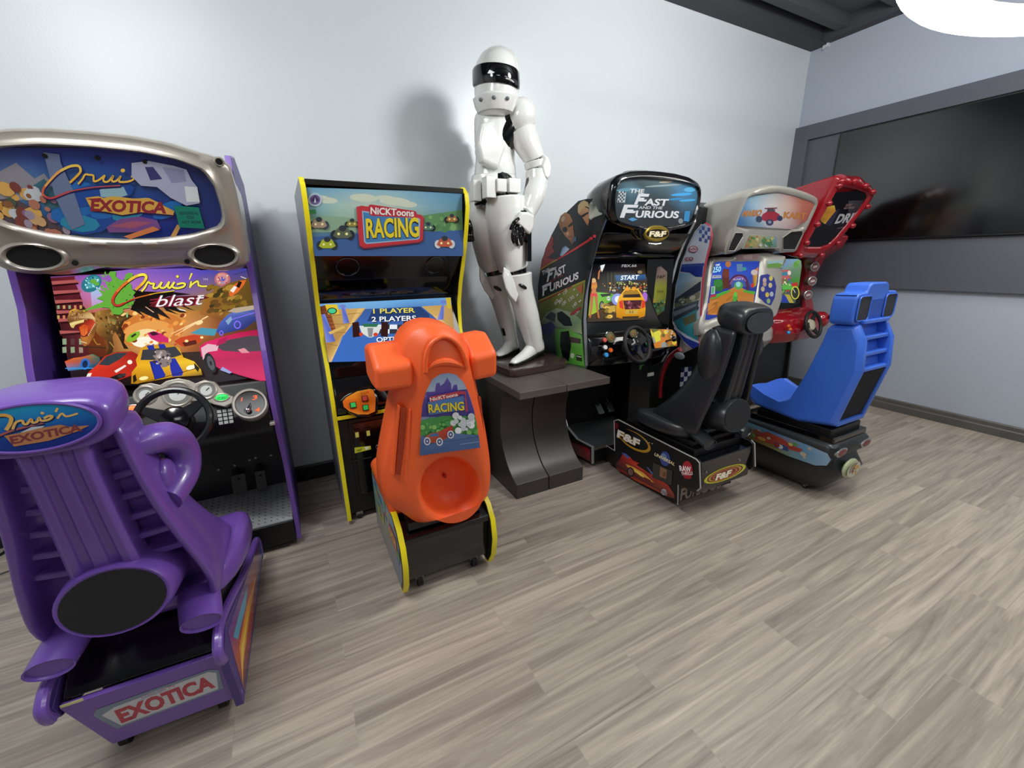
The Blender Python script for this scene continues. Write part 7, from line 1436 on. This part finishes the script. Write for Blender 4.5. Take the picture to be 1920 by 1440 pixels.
# ================================================================ red street racing cabinet in the corner
RD = Thing('arcade_cabinet', 'glossy red cabinet with a drift racing marquee in the corner by the television', 'arcade machine', (4.06, -.4, 0))
RC_ = 4.06; RX0, RX1 = 3.73, 4.44
REDG = mat('gloss_red_plastic', '97121f', .16, coat=.6)
RD.w('carcass', MB().yz([(-.1, .05), (-.60, .05), (-.58, .62), (-.50, .9), (-.46, 1.4), (-.62, 1.5), (-.6, 1.82), (-.1, 1.75)], RX0+.03, RX1-.03), BLK, bevel=.004)
for x0 in (RX0, RX1-.025): RD.w('side_panel', MB().yz([(-.1, .04), (-.66, .04), (-.62, .3), (-.60, .66), (-.1, .66)], x0, x0+.025), mat('dark_grey_laminate', '26282b', .45), bevel=.003)
for x0, x1 in ((RX0-.01, RX0+.06), (RX1-.085, RX1+.07)):
    pr_ = MB().yz([(-.12, .62), (-.62, .62), (-.70, .80), (-.72, .95), (-.66, 1.1), (-.68, 1.25)]+([(-.74, 1.42), (-.86, 1.5), (-.9, 1.6), (-.5, 1.8), (-.12, 1.7)] if x0 > 4 else [(-.60, 1.40), (-.12, 1.40)]), x0, x1); RD.w('red_pillar', pr_, REDG, bevel=.025, seg=4)
rP, rN = V((RC_, -.93, 1.70)), V((0, -.5, -.20)); rn = rN.normalized()
oz = [(0, 2.02), (.12, 2.03), (.22, 2.0), (.33, 1.985), (.41, 1.955), (.455, 1.93), (.44, 1.86), (.40, 1.74), (.36, 1.62), (.30, 1.50), (.22, 1.43), (.1, 1.41), (0, 1.41)]
iz = [(0, 1.95), (.15, 1.945), (.30, 1.93), (.37, 1.90), (.36, 1.82), (.31, 1.70), (.26, 1.60), (.2, 1.53), (.1, 1.51), (0, 1.51)]
A_ = angular(onplane(rP, rN, loop2(RC_, oz)), (RC_, 1.72), 96); B_ = angular(onplane(rP, rN, loop2(RC_, iz)), (RC_, 1.72), 96); Cn = [V((RC_, p.y, 1.72)) for p in B_]
for p in A_: p.x = max(p.x, 3.865)
for p in B_: p.x = max(p.x, 3.90)
RD.w('hood', MB().loft([[V((max(3.85, RC_+(p.x-RC_)*.75), -.52, 1.68+(p.z-1.7)*.55)) for p in A_], [V((RC_+(p.x-RC_)*.97, -.72, 1.70+(p.z-1.7)*.9)) for p in A_], [p-rn*.05 for p in A_], [p-rn*.01 for p in mixl(A_, B_, .05)], [p+rn*.012 for p in mixl(A_, B_, .4)], [p+rn*.016 for p in mixl(A_, B_, .75)], [p for p in B_], [p-rn*.02 for p in mixl(B_, Cn, .03)]]), REDG, ang=60)
for u_, z_ in ((-.36, 1.97), (-.2, 2.0), (0, 2.01), (.2, 1.99), (.36, 1.955), (.42, 1.85), (-.42, 1.85), (.37, 1.70), (-.37, 1.70), (.31, 1.56), (-.31, 1.56), (-.16, 1.46), (.16, 1.46)):
    p = onplane(rP, rN, [(max(3.89, RC_+u_), z_-.012)])[0]+rn*.014; RD.w('hood_stud', MB().ell(p, .026, .024, .024), REDG)
m = Art(rP-rn*.006, rN, (1260, 320, 4.234)); pts = [V(((q-m.P).dot(m.U), (q-m.P).dot(m.W))) for q in B_]
if sum(p.x*q.y-q.x*p.y for p, q in zip(pts, pts[1:]+pts[:1])) < 0: pts.reverse()
m.clip = pts; m.poly([(900, 200), (1600, 150), (1600, 650), (900, 650)], '16161c')
m.poly([(1170, 340), (1230, 285), (1290, 275), (1300, 320), (1250, 380), (1215, 425), (1180, 400)], ['c89830', 'e0b038', 'e8c850', 'd88c34', 'e09c34', 'e8b848', 'a87c28']); m.poly([(1215, 425), (1300, 320), (1330, 300), (1260, 440)], '30304c'); m.poly([(1400, 240), (1520, 235), (1450, 420), (1400, 400)], ['504c54', '3c3a44', '28282c', '2c2c34'])
m.text('DRIFT', (1290, 418), (1500, 400), (1330, 345), 'c8c8cc', .04); m.text('THE FAST', (1372, 285), (1420, 280), (1385, 265), 'b08080', .02); m.text('AND FURIOUS', (1360, 306), (1445, 300), (1368, 290), 'a88c90', .01); m.line([(1310, 460), (1400, 440)], 6, '8c5c64', False)
m.done(RD, 'marquee', GLOSSPRINT)
sP, sN = V((RC_, -.61, 1.42)), V((0, -.5, .12)); sn = sN.normalized()
s = Art(sP, sN, (1260, 320, 4.234)); q = [(780, 700), (1000, 700), (1025, 715), (1030, 760), (1010, 900), (975, 1052), (830, 1045), (780, 1040)]; s.poly(q, '4c6c5c')
s.clip = None; s.poly([(780, 702), (1000, 702), (1024, 716), (1028, 760), (1015, 860), (780, 850)], ['5c7cb0', '7c9cb4', '7ca08c', '6c8c6c', '4c7c48', '5c746c']); s.poly([(860, 860), (1012, 850), (1000, 960), (830, 960), (820, 900)], ['3c6c3c', '4c8c3c', '3c7c34', '2c5c38', '3c6c3c'])
s.poly([(870, 915), (930, 890), (985, 905), (990, 940), (880, 945)], '58a848'); s.poly([(945, 895), (995, 885), (1000, 915), (950, 920)], 'b03430'); s.poly([(865, 810), (920, 800), (915, 830), (868, 832)], '2c5c6c'); s.text('7', (890, 828), (905, 826), (891, 808), 'e0f0f0', .02); s.poly([(862, 790), (935, 785), (930, 860), (865, 860)], 'b05c60'); s.poly([(872, 806), (918, 802), (916, 832), (873, 834)], '3c7c90')
s.ell(985, 745, 22, 26, '5c9448'); s.ell(1000, 725, 16, 16, '6ca050'); s.ell(930, 812, 14, 18, 'e0c8c0'); s.scatter(24, (860, 850, 950, 910), ['a84c50', '4c5ca0', 'd0c8a8', '3c8c4c'], 4, 10, 68); s.poly([(828, 960), (1000, 950), (985, 1010), (975, 1050), (830, 1042)], '4c5450'); s.poly([(840, 990), (900, 990), (940, 1040), (930, 1050), (832, 1044)], '2c3c90'); s.poly([(890, 980), (930, 985), (965, 1050), (930, 1050)], 'a89c3c'); s.ring(975, 970, 30, 48, 8, 'c8c040'); s.ell(975, 970, 26, 43, '2c342c'); s.line([(975, 970), (960, 940)], 4, 'e0e0d0', False)
s.text('LAP 1', (848, 975), (900, 970), (850, 955), '90c850', .01); s.ell(905, 955, 8, 7, 'b03430'); s.ell(922, 953, 8, 7, 'b03430')
s.done(RD, 'screen', SCREEN)
RD.w('screen_bezel', MB().yz([(-.545, 1.44), (-.70, .92), (-.5, .92), (-.45, 1.44)], RX0+.06, RX1-.06), BLKG, bevel=.004)
L = []
for x, k in ((RX0-.01, .0), (RX0+.06, .06), (3.9, .10), (RC_, .10), (4.22, .10), (RX1-.06, .07), (RX1+.01, .0)): L.append([(x, -.55, .98), (x, -.70-k, .96), (x, -.80-k, .90), (x, -.82-k, .80), (x, -.76-k, .70), (x, -.60, .64)])
RD.w('dashboard', MB().loft(L), REDG, bevel=.03, seg=4)
wc = (4.03, -.975, .865); wheel_part(RD, wc, (0, -.95, .3), .11, .014, spokes=(90, 210, 330), hubm=mat('pale_hub', 'b8b49c', .3))
for px in ((1528, 500), (1523, 527), (1515, 553)):
    c = atY(*px, -.735); gnn = V((-.35, -.93, 0)).normalized(); uu = V((.93, -.35, 0)); gg = RD.w('pillar_gauge', MB().torus(c, uu, (0, 0, 1), .038, .008, 28, 8), mat('silver_rim', 'a8a8a8', .25, metal=.7)); RD.w('gauge_face', MB().cyl(c-gnn*.06, c+gnn*.002, .038), mat('rose_face', '7c4a50', .3), gg); RD.w('gauge_mark', MB().hexa([c-uu*.02-V((0, 0, .014))+gnn*.003, c+uu*.02-V((0, 0, .006))+gnn*.003, c+uu*.02+V((0, 0, .014))+gnn*.003, c-uu*.02+V((0, 0, .006))+gnn*.003], gnn*.002), mat('pale_mark', 'c8c0bc', .4), gg)
gP, gN = V((RC_, -.90, .84)), V((0, -.95, .2)); gn = gN.normalized()
for x, y, nm_, cl_ in ((1474, 611, 'orange_button', 'e0641c'), (1477, 617, 'orange_button', 'e0641c'), (1474, 623, 'blue_button', '3494d8')):
    c = atP(x, y, gP, gN); RD.w(nm_, MB().ell(c+V((0, -.02, 0)), .018, .014, .015), mat(nm_, cl_, .3))
c = V((4.36, -.86, .87)); RD.w('shifter_housing', MB().ell(c, .07, .07, .075), REDG); RD.w('shifter', MB().cyl(c, c+V((0, -.07, .03)), .008).ell(c+V((0, -.08, .035)), .02, .02, .024), BLKG)
RD.w('foot_bar', MB().tube([(RX0+.1, -.60, .25), (RX0+.3, -.66, .2), (RX0+.32, -.7, .1)], .012, 8), BLK)
for x in (RX0+.08, RX1-.08): castor(RD, x, -.55, local=False, r=.02, h=.06); castor(RD, x, -.18, local=False, r=.02, h=.06)

# ---------------------------------------------------------------- cables
CG = mat('grey_cable', '8a8c8c', .5); CB = mat('black_cable', '0c0c0e', .5)
cb = crom([atZ(x, y, .008) for x, y in ((556, 916), (572, 908), (590, 899), (608, 901), (628, 895), (646, 893))], 6)
solo('power_cable', MB().tube([V((p.x, min(p.y, -.03), p.z)) for p in cb], .0035, 6), CG, 'thin grey cable on the floor between the violet cabinet and the yellow edged cabinet', 'cable')
for i, (pts, lab) in enumerate(((((-60, 1075), (0, 1040), (10, 1032), (22, 1015), (60, 1000)), 'upper black cable on the floor behind the left edge of the violet chair'), (((-60, 1100), (0, 1077), (18, 1070), (36, 1062), (80, 1040)), 'lower thin black cable on the floor beside the violet chair'))):
    cb = crom([atZ(x, y, .008) for x, y in pts], 6); solo('floor_cable', MB().tube(cb, .006-.003*i, 6), CB, lab, 'cable')
